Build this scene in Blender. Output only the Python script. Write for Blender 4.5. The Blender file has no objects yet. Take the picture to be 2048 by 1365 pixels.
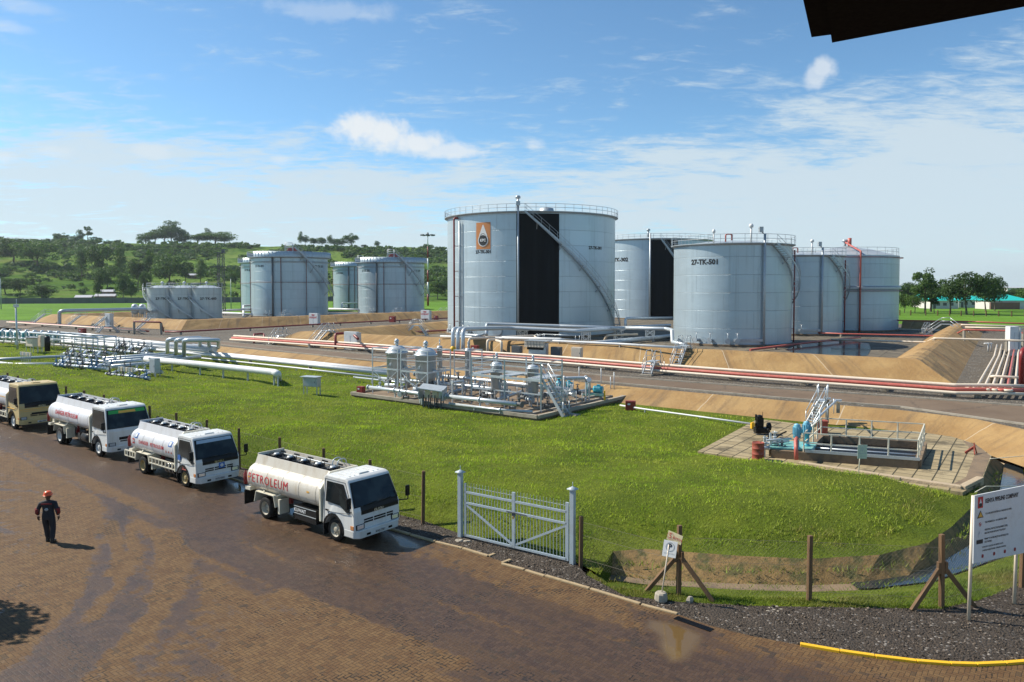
import bpy, bmesh, math, random
import numpy as np
from mathutils import Vector, Matrix, noise as mnoise
from mathutils.geometry import delaunay_2d_cdt
R = math.radians
random.seed(7); rng = np.random.default_rng(7)
SC = bpy.context.scene
COL = SC.collection
# ------------------------------------------------------------------ camera
FPX, YH, CAMH = 1500.0, 573.0, 8.9           # focal length and horizon in pixels of the 2048 px photograph
PP = 629.0                                    # principal point row
PIT = math.atan((PP-YH)/FPX)
cd = bpy.data.cameras.new('camera'); cam = bpy.data.objects.new('camera', cd); COL.objects.link(cam)
cam.location = (0, 0, CAMH); cam.rotation_euler = (math.pi/2-PIT, 0, 0)
cd.sensor_width = 36.0; cd.lens = FPX/2048*36.0; cd.shift_y = -(682.5-PP)/2048
cd.clip_start = 0.1; cd.clip_end = 20000
SC.camera = cam
def gp(px, py, z=0.0):
    """ground point seen at a pixel, on the level z"""
    u = (px-1024)/FPX; v = (PP-py)/FPX
    dx, dy, dz = u, math.cos(PIT)+math.sin(PIT)*v, -math.sin(PIT)+math.cos(PIT)*v
    t = (z-CAMH)/dz
    return Vector((dx*t, dy*t, z))
def at(px, Y, z=0.0):
    return Vector(((px-1024)/FPX*Y, Y, z))
# ------------------------------------------------------------------ light
SUN_EL, SUN_AZ = R(44), R(-73)                # azimuth measured from +Y towards +X
sd = Vector((math.sin(SUN_AZ)*math.cos(SUN_EL), math.cos(SUN_AZ)*math.cos(SUN_EL), math.sin(SUN_EL)))
sl = bpy.data.lights.new('sun', 'SUN'); so = bpy.data.objects.new('sun', sl); COL.objects.link(so)
so.rotation_euler = sd.to_track_quat('Z', 'Y').to_euler(); so.location = (0, 0, 60)
sl.energy = 5.0; sl.angle = R(0.5); sl.color = (1.0, 0.93, 0.80)
SC.view_settings.view_transform = 'Standard'; SC.view_settings.look = 'None'
SC.view_settings.exposure = 0.55; SC.view_settings.gamma = 1.0
# node helper
class NT:
    def __init__(s, tree): s.t = tree; s.n = tree.nodes; s.l = tree.links
    def node(s, typ, **kw):
        n = s.n.new(typ)
        for k, v in kw.items():
            if k.startswith('i_'):
                key = k[2:]; key = int(key) if key.isdigit() else key
                s.set(n.inputs[key], v)
            else: setattr(n, k, v)
        return n
    def set(s, inp, v):
        if isinstance(v, bpy.types.NodeSocket): s.l.new(v, inp)
        elif isinstance(v, bpy.types.Node): s.l.new(v.outputs[0], inp)
        else:
            if inp.type == 'RGBA' and len(v) == 3: v = (*v, 1)
            inp.default_value = v
    def m(s, op, a, b=None, c=None, clamp=False):
        n = s.n.new('ShaderNodeMath'); n.operation = op; n.use_clamp = clamp
        s.set(n.inputs[0], a)
        if b is not None: s.set(n.inputs[1], b)
        if c is not None: s.set(n.inputs[2], c)
        return n.outputs[0]
    def mix(s, f, a, b, blend='MIX'):
        n = s.n.new('ShaderNodeMix'); n.data_type = 'RGBA'; n.blend_type = blend
        s.set(n.inputs[0], f); s.set(n.inputs[6], a); s.set(n.inputs[7], b)
        return n.outputs[2]
    def ramp(s, f, a, b, lo=0.0, hi=1.0):
        n = s.n.new('ShaderNodeMapRange'); n.interpolation_type = 'SMOOTHSTEP'
        s.set(n.inputs[0], f); n.inputs[1].default_value = a; n.inputs[2].default_value = b
        n.inputs[3].default_value = lo; n.inputs[4].default_value = hi
        return n.outputs[0]
    def noise(s, vec, scale, detail=4, rough=0.55, dist=0.0):
        n = s.n.new('ShaderNodeTexNoise'); s.set(n.inputs['Vector'], vec)
        n.inputs['Scale'].default_value = scale; n.inputs['Detail'].default_value = detail
        n.inputs['Roughness'].default_value = rough; n.inputs['Distortion'].default_value = dist
        return n.outputs[0]
    def mapping(s, vec, scale=(1, 1, 1), rot=(0, 0, 0), loc=(0, 0, 0)):
        n = s.n.new('ShaderNodeMapping'); s.set(n.inputs[0], vec)
        n.inputs['Scale'].default_value = scale; n.inputs['Rotation'].default_value = rot; n.inputs['Location'].default_value = loc
        return n.outputs[0]
# ------------------------------------------------------------------ sky
W = bpy.data.worlds.new('World'); SC.world = W; W.use_nodes = True
t = NT(W.node_tree); W.node_tree.nodes.clear()
SKY_STR = 0.075
sky = t.node('ShaderNodeTexSky', sky_type='NISHITA'); sky.sun_disc = False
sky.sun_elevation = SUN_EL; sky.sun_rotation = SUN_AZ; sky.altitude = 1500; sky.air_density = 1.0; sky.dust_density = 0.6; sky.ozone_density = 2.2
tc = t.node('ShaderNodeTexCoord').outputs['Generated']
sp = t.node('ShaderNodeSeparateXYZ', i_0=tc)
az = t.m('ARCTAN2', sp.outputs[0], sp.outputs[1])              # radians from +Y, to the right
hz = t.m('SQRT', t.m('ADD', t.m('MULTIPLY', sp.outputs[0], sp.outputs[0]), t.m('MULTIPLY', sp.outputs[1], sp.outputs[1])))
el = t.m('ARCTAN2', sp.outputs[2], hz)
dv = t.node('ShaderNodeCombineXYZ', i_0=az, i_1=el, i_2=0.0).outputs[0]
# high thin cloud sheet, streaked, denser towards the horizon
cl_el = t.m('DIVIDE', 1.0, t.m('ADD', t.m('MAXIMUM', el, 0.0), 0.10))   # perspective of a flat layer
fx = t.m('MULTIPLY', t.m('SINE', az), cl_el); fy = t.m('MULTIPLY', t.m('COSINE', az), cl_el)
flat = t.node('ShaderNodeCombineXYZ', i_0=fx, i_1=fy, i_2=0.0).outputs[0]
n1 = t.noise(t.mapping(flat, scale=(1.1, 1.5, 1), rot=(0, 0, 0.35)), 1.5, 10, 0.63, 0.5)
n2 = t.noise(t.mapping(flat, scale=(0.6, 0.6, 1), loc=(3, 1, 0)), 0.8, 3, 0.5)
band = t.ramp(el, 0.25, 0.10)                                 # thick band near the horizon
right = t.m('MULTIPLY', t.ramp(az, 0.05, 0.5), t.ramp(el, 0.36, 0.2))
amt = t.m('ADD', t.m('MULTIPLY', band, 0.34), t.m('MULTIPLY', right, 0.10))
dens = t.m('ADD', t.m('ADD', n1, t.m('MULTIPLY', t.m('SUBTRACT', n2, 0.5), 0.45)), amt)
n3 = t.noise(t.mapping(flat, scale=(1.6, 3.4, 1), rot=(0, 0, 0.2)), 4.0, 8, 0.66, 0.8)
dens = t.m('ADD', dens, t.m('MULTIPLY', t.m('SUBTRACT', n3, 0.5), 0.55))
thin = t.m('MULTIPLY', t.ramp(dens, 0.52, 0.86), 0.88)
low = t.m('MULTIPLY', t.ramp(el, 0.16, 0.0), 0.27)              # whitening air low down
thin = t.m('MAXIMUM', thin, low)
# cumulus puffs: centre (az, el), size, drawn in direction space with a ragged edge
edge = t.noise(t.mapping(dv, scale=(1, 1.2, 1)), 22.0, 8, 0.62, 0.3)
edge2 = t.noise(dv, 60.0, 6, 0.6)
puffs = None
def sky_dir(px, py):
    x = (px-1024)/FPX
    return math.atan2(x, 1), math.atan2((YH-py)/FPX, math.hypot(x, 1))
for (px, py, rx, ry, s) in [(722, 262, 52, 34, 1.0), (775, 276, 66, 32, 1.0), (835, 290, 70, 26, .95), (895, 304, 70, 20, .8), (1640, 140, 22, 18, .7), (1622, 158, 20, 22, .6), (1068, 291, 20, 9, .4), (566, 322, 24, 14, .4), (308, 306, 34, 14, .3), (12, 318, 30, 12, .45), (105, 305, 34, 12, .3), (60, 20, 60, 12, .22), (660, 30, 130, 20, .28), (20, 60, 40, 10, .3)]:
    a, e = sky_dir(px, py)
    u = t.m('DIVIDE', t.m('SUBTRACT', az, a), rx/FPX); v = t.m('DIVIDE', t.m('SUBTRACT', el, e), ry/FPX)
    d = t.m('SQRT', t.m('ADD', t.m('MULTIPLY', u, u), t.m('MULTIPLY', v, v)))
    d = t.m('ADD', d, t.m('MULTIPLY', t.m('SUBTRACT', edge, 0.5), 2.0))
    d = t.m('ADD', d, t.m('MULTIPLY', t.m('SUBTRACT', edge2, 0.5), 0.8))
    p = t.m('MULTIPLY', t.ramp(d, 1.2, 0.3), s)
    puffs = p if puffs is None else t.m('MAXIMUM', puffs, p)
fwd = t.ramp(t.m('COSINE', az), -.15, .35, .12, 1.0)
thin = t.m('MULTIPLY', thin, fwd)
skyc = t.mix(1.0, sky.outputs[0], (1.06, 1.38, 1.44, 1), 'MULTIPLY')
cw = t.mix(thin, skyc, (6.0, 7.0, 7.6, 1))
cw = t.mix(puffs, cw, (7.4, 7.9, 8.3, 1))
bg = t.node('ShaderNodeBackground', i_0=cw, i_1=SKY_STR)
t.l.new(bg.outputs[0], t.node('ShaderNodeOutputWorld').inputs[0])
# ------------------------------------------------------------------ mesh builder
def basis(d):
    d = Vector(d).normalized()
    a = Vector((0, 0, 1)) if abs(d.z) < 0.9 else Vector((1, 0, 0))
    s = d.cross(a).normalized(); return s, s.cross(d).normalized()
class MB:
    def __init__(s): s.v = []; s.f = []; s.sm = []; s.uv = None
    def add(s, vs, fs, smooth=False):
        b = len(s.v); s.v += [tuple(v) for v in vs]; s.f += [tuple(b+i for i in f) for f in fs]
        s.sm += [smooth]*len(fs) if isinstance(smooth, bool) else list(smooth)
        return s
    def box(s, c, size, rz=0.0, M=None):
        x, y, z = [a/2 for a in size]; vs = [Vector((i*x, j*y, k*z)) for k in (-1, 1) for j in (-1, 1) for i in (-1, 1)]
        m = M if M is not None else Matrix.Rotation(rz, 3, 'Z')
        vs = [Vector(c)+m @ v for v in vs]
        return s.add(vs, [(0, 2, 3, 1), (4, 5, 7, 6), (0, 1, 5, 4), (2, 6, 7, 3), (0, 4, 6, 2), (1, 3, 7, 5)])
    def bar(s, p, q, w, h, up=(0, 0, 1)):
        p, q = Vector(p), Vector(q); d = (q-p); L = d.length; d.normalize()
        u = Vector(up); a = d.cross(u)
        if a.length < 1e-4: a = d.cross(Vector((1, 0, 0)))
        a.normalize(); b = a.cross(d)
        vs = [e+a*(i*w/2)+b*(j*h/2) for e in (p, q) for j in (-1, 1) for i in (-1, 1)]
        return s.add(vs, [(0, 2, 3, 1), (4, 5, 7, 6), (0, 1, 5, 4), (2, 6, 7, 3), (0, 4, 6, 2), (1, 3, 7, 5)])
    def tube(s, p, q, r, n=8, r2=None, caps=True):
        p, q = Vector(p), Vector(q); a, b = basis(q-p); r2 = r if r2 is None else r2
        vs = [e+(a*math.cos(2*math.pi*i/n)+b*math.sin(2*math.pi*i/n))*rr for e, rr in ((p, r), (q, r2)) for i in range(n)]
        fs = [(i, (i+1) % n, n+(i+1) % n, n+i) for i in range(n)]; sm = [True]*n
        if caps: fs += [tuple(range(n-1, -1, -1)), tuple(range(n, 2*n))]; sm += [False, False]
        return s.add(vs, fs, sm)
    def pipe(s, pts, r, n=8, bend=None, seg=4):
        pts = [Vector(p) for p in pts]
        if bend is None: bend = 2.2*r
        out = [pts[0]]
        for i in range(1, len(pts)-1):
            a, b, c = pts[i-1], pts[i], pts[i+1]
            u, w = (a-b), (c-b); lu, lw = u.length, w.length; u.normalize(); w.normalize()
            ang = u.angle(w, math.pi)
            if ang > math.pi-0.06: out.append(b); continue
            k = min(bend/math.tan(ang/2), lu*.48, lw*.48)
            p0, p1 = b+u*k, b+w*k
            for j in range(seg+1):
                tt = j/seg; out.append(p0*(1-tt)**2+b*2*tt*(1-tt)+p1*tt*tt)
        out.append(pts[-1])
        vs = []; A = None
        for i, p in enumerate(out):
            d = (out[min(i+1, len(out)-1)]-out[max(i-1, 0)]).normalized()
            if A is None: A, B = basis(d)
            else:
                A = (A-d*A.dot(d)); A = A.normalized() if A.length > 1e-5 else basis(d)[0]; B = d.cross(A)
                if False: pass
            B = A.cross(d)
            vs += [p+(A*math.cos(2*math.pi*k/n)+B*math.sin(2*math.pi*k/n))*r for k in range(n)]
        fs = []; m = len(out)
        for i in range(m-1):
            for k in range(n): fs.append((i*n+k, i*n+(k+1) % n, (i+1)*n+(k+1) % n, (i+1)*n+k))
        sm = [True]*len(fs)
        fs += [tuple(range(n-1, -1, -1)), tuple(range((m-1)*n, m*n))]; sm += [False, False]
        return s.add(vs, fs, sm)
    def lathe(s, c, prof, n=16, axis=(0, 0, 1), smooth=True, a0=0.0, a1=2*math.pi):
        """prof: list of (radius, height along axis)"""
        c = Vector(c); ax = Vector(axis).normalized(); a, b = basis(ax); full = abs(a1-a0-2*math.pi) < 1e-6
        if abs(ax.z) > .99: a, b = Vector((1, 0, 0)), Vector((0, 1, 0))
        k = n if full else n+1; vs = []
        for (r, h) in prof:
            for i in range(k):
                th = a0+(a1-a0)*i/n
                vs.append(c+ax*h+(a*math.cos(th)+b*math.sin(th))*max(r, 1e-4))
        fs = []
        for j in range(len(prof)-1):
            for i in range(n):
                i2 = (i+1) % k
                fs.append((j*k+i, j*k+i2, (j+1)*k+i2, (j+1)*k+i))
        return s.add(vs, fs, smooth)
    def prism(s, poly, h0, h1, M=None):
        """poly in xy extruded z h0..h1, M optional 4x4"""
        n = len(poly); vs = [Vector((p[0], p[1], h0)) for p in poly]+[Vector((p[0], p[1], h1)) for p in poly]
        if M is not None: vs = [M @ v for v in vs]
        return s.add(vs, [tuple(range(n-1, -1, -1)), tuple(range(n, 2*n))]+[(i, (i+1) % n, n+(i+1) % n, n+i) for i in range(n)])
    def build(s, name, mat, parent=None, world=True, bevel=0.0, recalc=True, smooth_all=False):
        me = bpy.data.meshes.new(name)
        vs = s.v
        if parent is not None and world:
            inv = (Matrix.Translation(parent['_l']) @ Matrix.Rotation(parent['_r'], 4, 'Z')).inverted()
            vs = [tuple(inv @ Vector(v)) for v in vs]
        org = None
        if parent is None and len(vs):
            xs = [v[0] for v in vs]; ys = [v[1] for v in vs]; zs = [v[2] for v in vs]
            org = ((min(xs)+max(xs))/2, (min(ys)+max(ys))/2, min(zs))
            vs = [(v[0]-org[0], v[1]-org[1], v[2]-org[2]) for v in vs]
        me.from_pydata(vs, [], s.f)
        me.polygons.foreach_set('use_smooth', [True]*len(s.f) if smooth_all else s.sm)
        if s.uv is not None:
            ul = me.uv_layers.new(name='UVMap'); ul.data.foreach_set('uv', s.uv)
        if recalc:
            bm = bmesh.new(); bm.from_mesh(me); bmesh.ops.recalc_face_normals(bm, faces=bm.faces); bm.to_mesh(me); bm.free()
        me.materials.append(mat) if mat else None
        o = bpy.data.objects.new(name, me); COL.objects.link(o)
        if parent is not None: o.parent = parent
        elif org: o.location = org
        if bevel > 0:
            m = o.modifiers.new('bevel', 'BEVEL'); m.width = bevel; m.segments = 2; m.limit_method = 'ANGLE'; m.angle_limit = R(40); m.harden_normals = False
        me.update()
        return o
def thing(name, label, cat, loc=(0, 0, 0), rz=0.0, group=None):
    o = bpy.data.objects.new(name, None); COL.objects.link(o); o.empty_display_size = .3
    o.location = loc; o.rotation_euler = (0, 0, rz); o['label'] = label; o['category'] = cat
    o['_l'] = [float(a) for a in loc]; o['_r'] = float(rz)
    if group: o['group'] = group
    return o
def tag(o, label, cat, group=None, kind=None):
    o['label'] = label; o['category'] = cat
    if group: o['group'] = group
    if kind: o['kind'] = kind
    return o
def struct(o, kind='structure'): o['kind'] = kind; return o
def dup(root, loc, rz=None, label=None, group=None, scale=None):
    def cp(o, par):
        c = o.copy(); COL.objects.link(c)
        if par is not None: c.parent = par
        for ch in [k for k in COL.objects if k.parent is o]: cp(ch, c)
        return c
    r = cp(root, None); r.location = loc
    if rz is not None: r.rotation_euler = (0, 0, rz)
    if '_l' in r.keys(): r['_l'] = [float(a) for a in loc]
    if label: r['label'] = label
    if group: r['group'] = group
    if scale: r.scale = scale if hasattr(scale, '__len__') else (scale,)*3
    return r
_tc = {}
def text2d(s, bold=0.0, spacing=1.0):
    """flat text outline: unit letter height, centred"""
    k = (s, bold, spacing)
    if k in _tc: return _tc[k]
    cu = bpy.data.curves.new('t', 'FONT'); cu.body = s; cu.size = 1.0; cu.align_x = 'CENTER'; cu.align_y = 'CENTER'
    cu.offset = bold; cu.space_character = spacing; cu.resolution_u = 2; cu.fill_mode = 'FRONT'
    o = bpy.data.objects.new('t', cu); COL.objects.link(o)
    dg = bpy.context.evaluated_depsgraph_get(); dg.update()
    me = o.evaluated_get(dg).to_mesh()
    bm = bmesh.new(); bm.from_mesh(me)
    xm = max([abs(v.co.x) for v in bm.verts]+[0])
    for ax, vals in ((1, np.arange(-.3, .31, .12)), (0, np.arange(-xm, xm, .5))):
        for q in vals:
            bmesh.ops.bisect_plane(bm, geom=bm.verts[:]+bm.edges[:]+bm.faces[:], plane_co=(q, 0, 0) if ax == 0 else (0, q, 0), plane_no=(1, 0, 0) if ax == 0 else (0, 1, 0))
    bm.verts.index_update(); vs = [(v.co.x/0.72, v.co.y/0.72) for v in bm.verts]; fs = [tuple(v.index for v in f.verts) for f in bm.faces]; bm.free()
    o.evaluated_get(dg).to_mesh_clear(); bpy.data.objects.remove(o); bpy.data.curves.remove(cu)
    _tc[k] = (vs, fs); return vs, fs
def put_text(mb, s, size, fn, bold=0.02, w=1.0, spacing=1.0):
    """size = letter height; fn maps (u, v) in metres to a point"""
    vs, fs = text2d(s, bold, spacing)
    mb.add([fn(x*size*w, y*size) for x, y in vs], fs)
    return mb
def planar(origin, ux, uy, off=0.004):
    o, ux, uy = Vector(origin), Vector(ux).normalized(), Vector(uy).normalized(); n = ux.cross(uy)
    return lambda u, v, k=off: o+ux*u+uy*v+n*k
# ------------------------------------------------------------------ materials
def base_mat(name):
    m = bpy.data.materials.new(name); m.use_nodes = True; m.node_tree.nodes.clear(); k = NT(m.node_tree)
    p = k.node('ShaderNodeBsdfPrincipled'); o = k.node('ShaderNodeOutputMaterial'); k.l.new(p.outputs[0], o.inputs[0])
    return m, k, p
def bump(k, p, h, dist, strength=1.0):
    b = k.node('ShaderNodeBump'); b.inputs['Strength'].default_value = strength; b.inputs['Distance'].default_value = dist
    k.set(b.inputs['Height'], h); k.l.new(b.outputs[0], p.inputs['Normal'])
def paint(name, col, rough=0.45, metal=0.0, dirt=None, amt=0.5, scale=3.0, streak=False, bmp=0.0, spec=0.5, fine=None):
    m, k, p = base_mat(name); tcn = k.node('ShaderNodeTexCoord').outputs['Object']
    c = (*col, 1)
    vec = k.mapping(tcn, scale=(1, 1, .12)) if streak else tcn
    n = k.noise(vec, scale, 6, .62)
    dcol = (*(dirt if dirt else [a*.62 for a in col]), 1)
    f = k.m('MULTIPLY', k.ramp(n, .45, .75), amt)
    out = k.mix(f, c, dcol)
    n2 = k.noise(tcn, scale*9, 4, .6)
    out = k.mix(k.m('MULTIPLY', k.ramp(n2, .3, .8), .22), out, [a*.72 for a in col]+[1])
    k.set(p.inputs['Base Color'], out); k.set(p.inputs['Roughness'], k.ramp(n2, .2, .8, max(rough-.08, .05), min(rough+.12, 1)))
    p.inputs['Metallic'].default_value = metal
    p.inputs['Specular IOR Level'].default_value = spec
    if bmp: bump(k, p, n2, bmp)
    return m
MW = paint('white_paint', (.66, .67, .67), .4, dirt=(.50, .46, .40), amt=.4)
MREDD = paint('dull_red_paint', (.16, .035, .03), .5)
MSILV = paint('silver_paint', (.50, .54, .57), .34, .35, dirt=(.34, .37, .38), amt=.5)
MGREY = paint('grey_steel', (.40, .44, .47), .42, .3, dirt=(.22, .22, .21), amt=.5)
MDGREY = paint('dark_steel', (.10, .105, .11), .55)
MBLACK = paint('black_rubber', (.012, .012, .012), .7, dirt=(.05, .038, .03), amt=.6, spec=.2)
MBLKP = paint('black_paint', (.006, .006, .007), .4, dirt=(.02, .018, .017), amt=.25, spec=.25)
MEAVE = paint('black_eave', (.004, .004, .005), .9, dirt=(.006, .006, .006), amt=.2, spec=.05)
MRED = paint('red_paint', (.22, .020, .018), .42, dirt=(.22, .05, .03), amt=.4)
MREDP = paint('faded_red_paint', (.44, .10, .075), .45, dirt=(.58, .20, .15), amt=.6)
MCREAM = paint('cream_paint', (.66, .56, .44), .45, dirt=(.58, .44, .32), amt=.5)
MCREAM2 = paint('cream_truck_paint', (.66, .62, .50), .4, dirt=(.42, .33, .2), amt=.5)
MCYAN = paint('cyan_paint', (.05, .36, .46), .38, dirt=(.03, .2, .25), amt=.4)
MCYANP = paint('pale_teal_paint', (.16, .40, .38), .5, dirt=(.25, .17, .08), amt=.6)
MTEAL = paint('teal_paint', (.05, .25, .27), .45)
MTRUCKW = paint('truck_white', (.62, .63, .62), .3, dirt=(.40, .34, .26), amt=.45, scale=2.2, streak=True)
MTANKC = paint('tanker_cream_white', (.58, .54, .47), .36, dirt=(.36, .27, .16), amt=.6, scale=2.6, streak=True)
MTANKW = paint('tanker_white', (.58, .58, .60), .33, dirt=(.40, .37, .33), amt=.5, scale=2.6, streak=True)
MCABC = paint('cab_beige', (.50, .38, .17), .38, dirt=(.42, .34, .2), amt=.3)
MYEL = paint('yellow_paint', (.78, .44, .012), .5, dirt=(.55, .31, .03), amt=.4, scale=6)
MORANGE = paint('orange_paint', (.52, .20, .06), .45, dirt=(.40, .15, .05), amt=.3)
MORA = paint('orange_plastic', (.75, .10, .02), .3)
MREDT = paint('red_lettering', (.52, .012, .02), .45)
MBLK_T = paint('black_lettering', (.014, .015, .018), .5)
MBLUE_T = paint('blue_decal', (.03, .13, .42), .4)
MYELT = paint('yellow_decal', (.72, .38, .05), .45)
MCONC = paint('concrete', (.34, .30, .24), .85, dirt=(.16, .14, .11), amt=.7, scale=1.5, bmp=.01)
MCONCD = paint('stained_concrete', (.20, .14, .085), .8, dirt=(.05, .042, .035), amt=.8, scale=1.2, bmp=.01)
MGATE = paint('gate_paint', (.36, .42, .46), .45, dirt=(.22, .2, .18), amt=.4)
MWOOD = paint('timber', (.15, .085, .04), .85, dirt=(.06, .038, .025), amt=.7, scale=4, streak=True, bmp=.01)
MRUST = paint('rusty_red', (.30, .06, .035), .6, dirt=(.14, .05, .03), amt=.7, scale=4)
MCHROME = paint('bright_metal', (.6, .6, .6), .2, .9)
MLAMP, k, p = base_mat('lamp_glass'); p.inputs['Base Color'].default_value = (.75, .78, .8, 1); p.inputs['Roughness'].default_value = .08; p.inputs['Metallic'].default_value = .5
MGLASS, k, p = base_mat('dark_glass'); tcn = k.node('ShaderNodeTexCoord').outputs['Object']
k.set(p.inputs['Base Color'], k.mix(k.ramp(k.noise(tcn, 1.4, 3, .5), .45, .62), (.006, .011, .014, 1), (.022, .032, .034, 1))); p.inputs['Roughness'].default_value = .07; p.inputs['Specular IOR Level'].default_value = .32
def chroma(m): return m
def tank_mat(name, col, shade=.8, rust=0.0, panel=(7.6, 2.35)):
    m, k, p = base_mat(name)
    uv = k.node('ShaderNodeUVMap').outputs[0]
    br = k.node('ShaderNodeTexBrick', i_Vector=uv); br.offset = .5; br.squash = 1
    br.inputs['Scale'].default_value = 1.0; br.inputs['Brick Width'].default_value = panel[0]; br.inputs['Row Height'].default_value = panel[1]
    br.inputs['Mortar Size'].default_value = .035; br.inputs['Mortar Smooth'].default_value = .3; br.inputs['Bias'].default_value = 0
    br.inputs['Color1'].default_value = (*col, 1); br.inputs['Color2'].default_value = (*[c*.93 for c in col], 1); br.inputs['Mortar'].default_value = (*[c*.80 for c in col], 1)
    st = k.noise(k.mapping(uv, scale=(1, .03, 1)), 1.6, 7, .65)
    st2 = k.noise(k.mapping(uv, scale=(1, .10, 1)), .35, 4, .6)
    c = k.mix(k.m('MULTIPLY', k.ramp(st, .5, .74), .50), br.outputs[0], [a*.55 for a in col]+[1])
    c = k.mix(k.m('MULTIPLY', k.ramp(st2, .55, .75), .35), c, [a*.7 for a in col]+[1])
    c = k.mix(k.m('MULTIPLY', k.ramp(k.noise(uv, .6, 5, .6), .5, .75), .25), c, [min(1, a*1.2) for a in col]+[1])
    if rust:
        rn = k.noise(k.mapping(uv, scale=(1, .02, 1), loc=(4, 0, 0)), .8, 4, .5)
        c = k.mix(k.m('MULTIPLY', k.ramp(rn, .62, .74), rust), c, (.14, .085, .04, 1))
    k.set(p.inputs['Base Color'], c); p.inputs['Roughness'].default_value = .40; p.inputs['Metallic'].default_value = .38
    hh = k.m('ADD', k.m('MULTIPLY', br.outputs[1], -.5), k.m('MULTIPLY', k.noise(k.mapping(uv, scale=(.25, .42, 1)), 1.0, 3, .5), 1.6))
    bump(k, p, hh, .035, .9)
    return m
MTANK = tank_mat('tank_paint', (.46, .54, .59))
MTANKR = tank_mat('tank_paint_rusty', (.40, .48, .53), rust=.7)
MTANKS = tank_mat('small_tank_paint', (.47, .51, .51), rust=.45, panel=(4.0, 1.5))
MTANKF = tank_mat('far_tank_paint', (.42, .51, .56), rust=.3)
def strip_black():
    m, k, p = base_mat('tank_black_stripe'); uv = k.node('ShaderNodeUVMap').outputs[0]
    st = k.noise(k.mapping(uv, scale=(1, .04, 1)), 1.4, 6, .6)
    k.set(p.inputs['Base Color'], k.mix(k.ramp(st, .4, .8), (.002, .003, .004, 1), (.007, .009, .011, 1))); p.inputs['Roughness'].default_value = .6; p.inputs['Specular IOR Level'].default_value = .15
    return m
MSTRIPE = strip_black()
# --- ground materials
def grass_ground(name, a, b, c, sc=.35):
    m, k, p = base_mat(name); g = k.node('ShaderNodeNewGeometry').outputs['Position']
    n1 = k.noise(g, sc, 6, .6); n2 = k.noise(g, sc*14, 6, .7); n3 = k.noise(g, sc*.22, 3, .5)
    o = k.mix(k.ramp(n1, .35, .65), (*a, 1), (*b, 1)); o = k.mix(k.m('MULTIPLY', k.ramp(n2, .45, .75), .7), o, (*c, 1))
    o = k.mix(k.m('MULTIPLY', k.ramp(n3, .45, .7), .55), o, (*[x*.6 for x in a], 1))
    k.set(p.inputs['Base Color'], o); p.inputs['Roughness'].default_value = .95; p.inputs['Specular IOR Level'].default_value = .1
    bump(k, p, k.noise(g, sc*26, 5, .7), .25, .9)
    return m
MGRASS = grass_ground('lawn_soil', (.095, .135, .014), (.16, .20, .022), (.05, .065, .012))
MFIELD = grass_ground('field_grass', (.09, .19, .018), (.13, .25, .028), (.06, .13, .016), .05)
def hill_mat():
    m, k, p = base_mat('hill_cover'); g = k.node('ShaderNodeNewGeometry').outputs['Position']
    n1 = k.noise(k.mapping(g, scale=(1, 1.6, 1)), .012, 5, .6, .4); n2 = k.noise(g, .07, 5, .65); n3 = k.noise(k.mapping(g, scale=(1, 2.5, 1)), .02, 2, .5)
    o = k.mix(k.ramp(n1, .42, .58), (.075, .135, .030, 1), (.125, .19, .045, 1))
    o = k.mix(k.m('MULTIPLY', k.ramp(n2, .48, .62), .75), o, (.045, .095, .025, 1))
    o = k.mix(k.m('MULTIPLY', k.ramp(n3, .56, .64), .5), o, (.165, .175, .07, 1))
    k.set(p.inputs['Base Color'], o); p.inputs['Roughness'].default_value = 1; p.inputs['Specular IOR Level'].default_value = 0
    bump(k, p, n2, 5, .9)
    return m
MHILL = hill_mat()
def speckle(name, a, b, c, sc, bd=.03, patch=None, rough=.9):
    m, k, p = base_mat(name); g = k.node('ShaderNodeNewGeometry').outputs['Position']
    vo = k.node('ShaderNodeTexVoronoi', i_Vector=g); vo.inputs['Scale'].default_value = sc
    w = k.node('ShaderNodeTexWhiteNoise', noise_dimensions='3D', i_0=vo.outputs['Position']).outputs[0]
    o = k.mix(k.ramp(w, .2, .8), (*a, 1), (*b, 1)); o = k.mix(k.ramp(w, .93, .96), o, (*c, 1))
    n = k.noise(g, .5, 6, .6); o = k.mix(k.m('MULTIPLY', k.ramp(n, .4, .7), .6), o, (*(patch or [x*.5 for x in a]), 1))
    n2 = k.noise(g, 9, 5, .7); o = k.mix(k.m('MULTIPLY', k.ramp(n2, .4, .7), .45), o, (*[x*.5 for x in a], 1))
    k.set(p.inputs['Base Color'], o); p.inputs['Roughness'].default_value = rough
    bump(k, p, k.m('ADD', k.m('MULTIPLY', vo.outputs['Distance'], -1.0), n2), bd, 1.0)
    return m
MGRAVEL = speckle('dark_gravel', (.040, .028, .018), (.066, .047, .032), (.26, .23, .20), 16, .05, (.034, .026, .019))
MGRAVB = speckle('plant_gravel', (.085, .072, .055), (.135, .115, .09), (.28, .25, .21), 7, .08, (.10, .072, .042))
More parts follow.
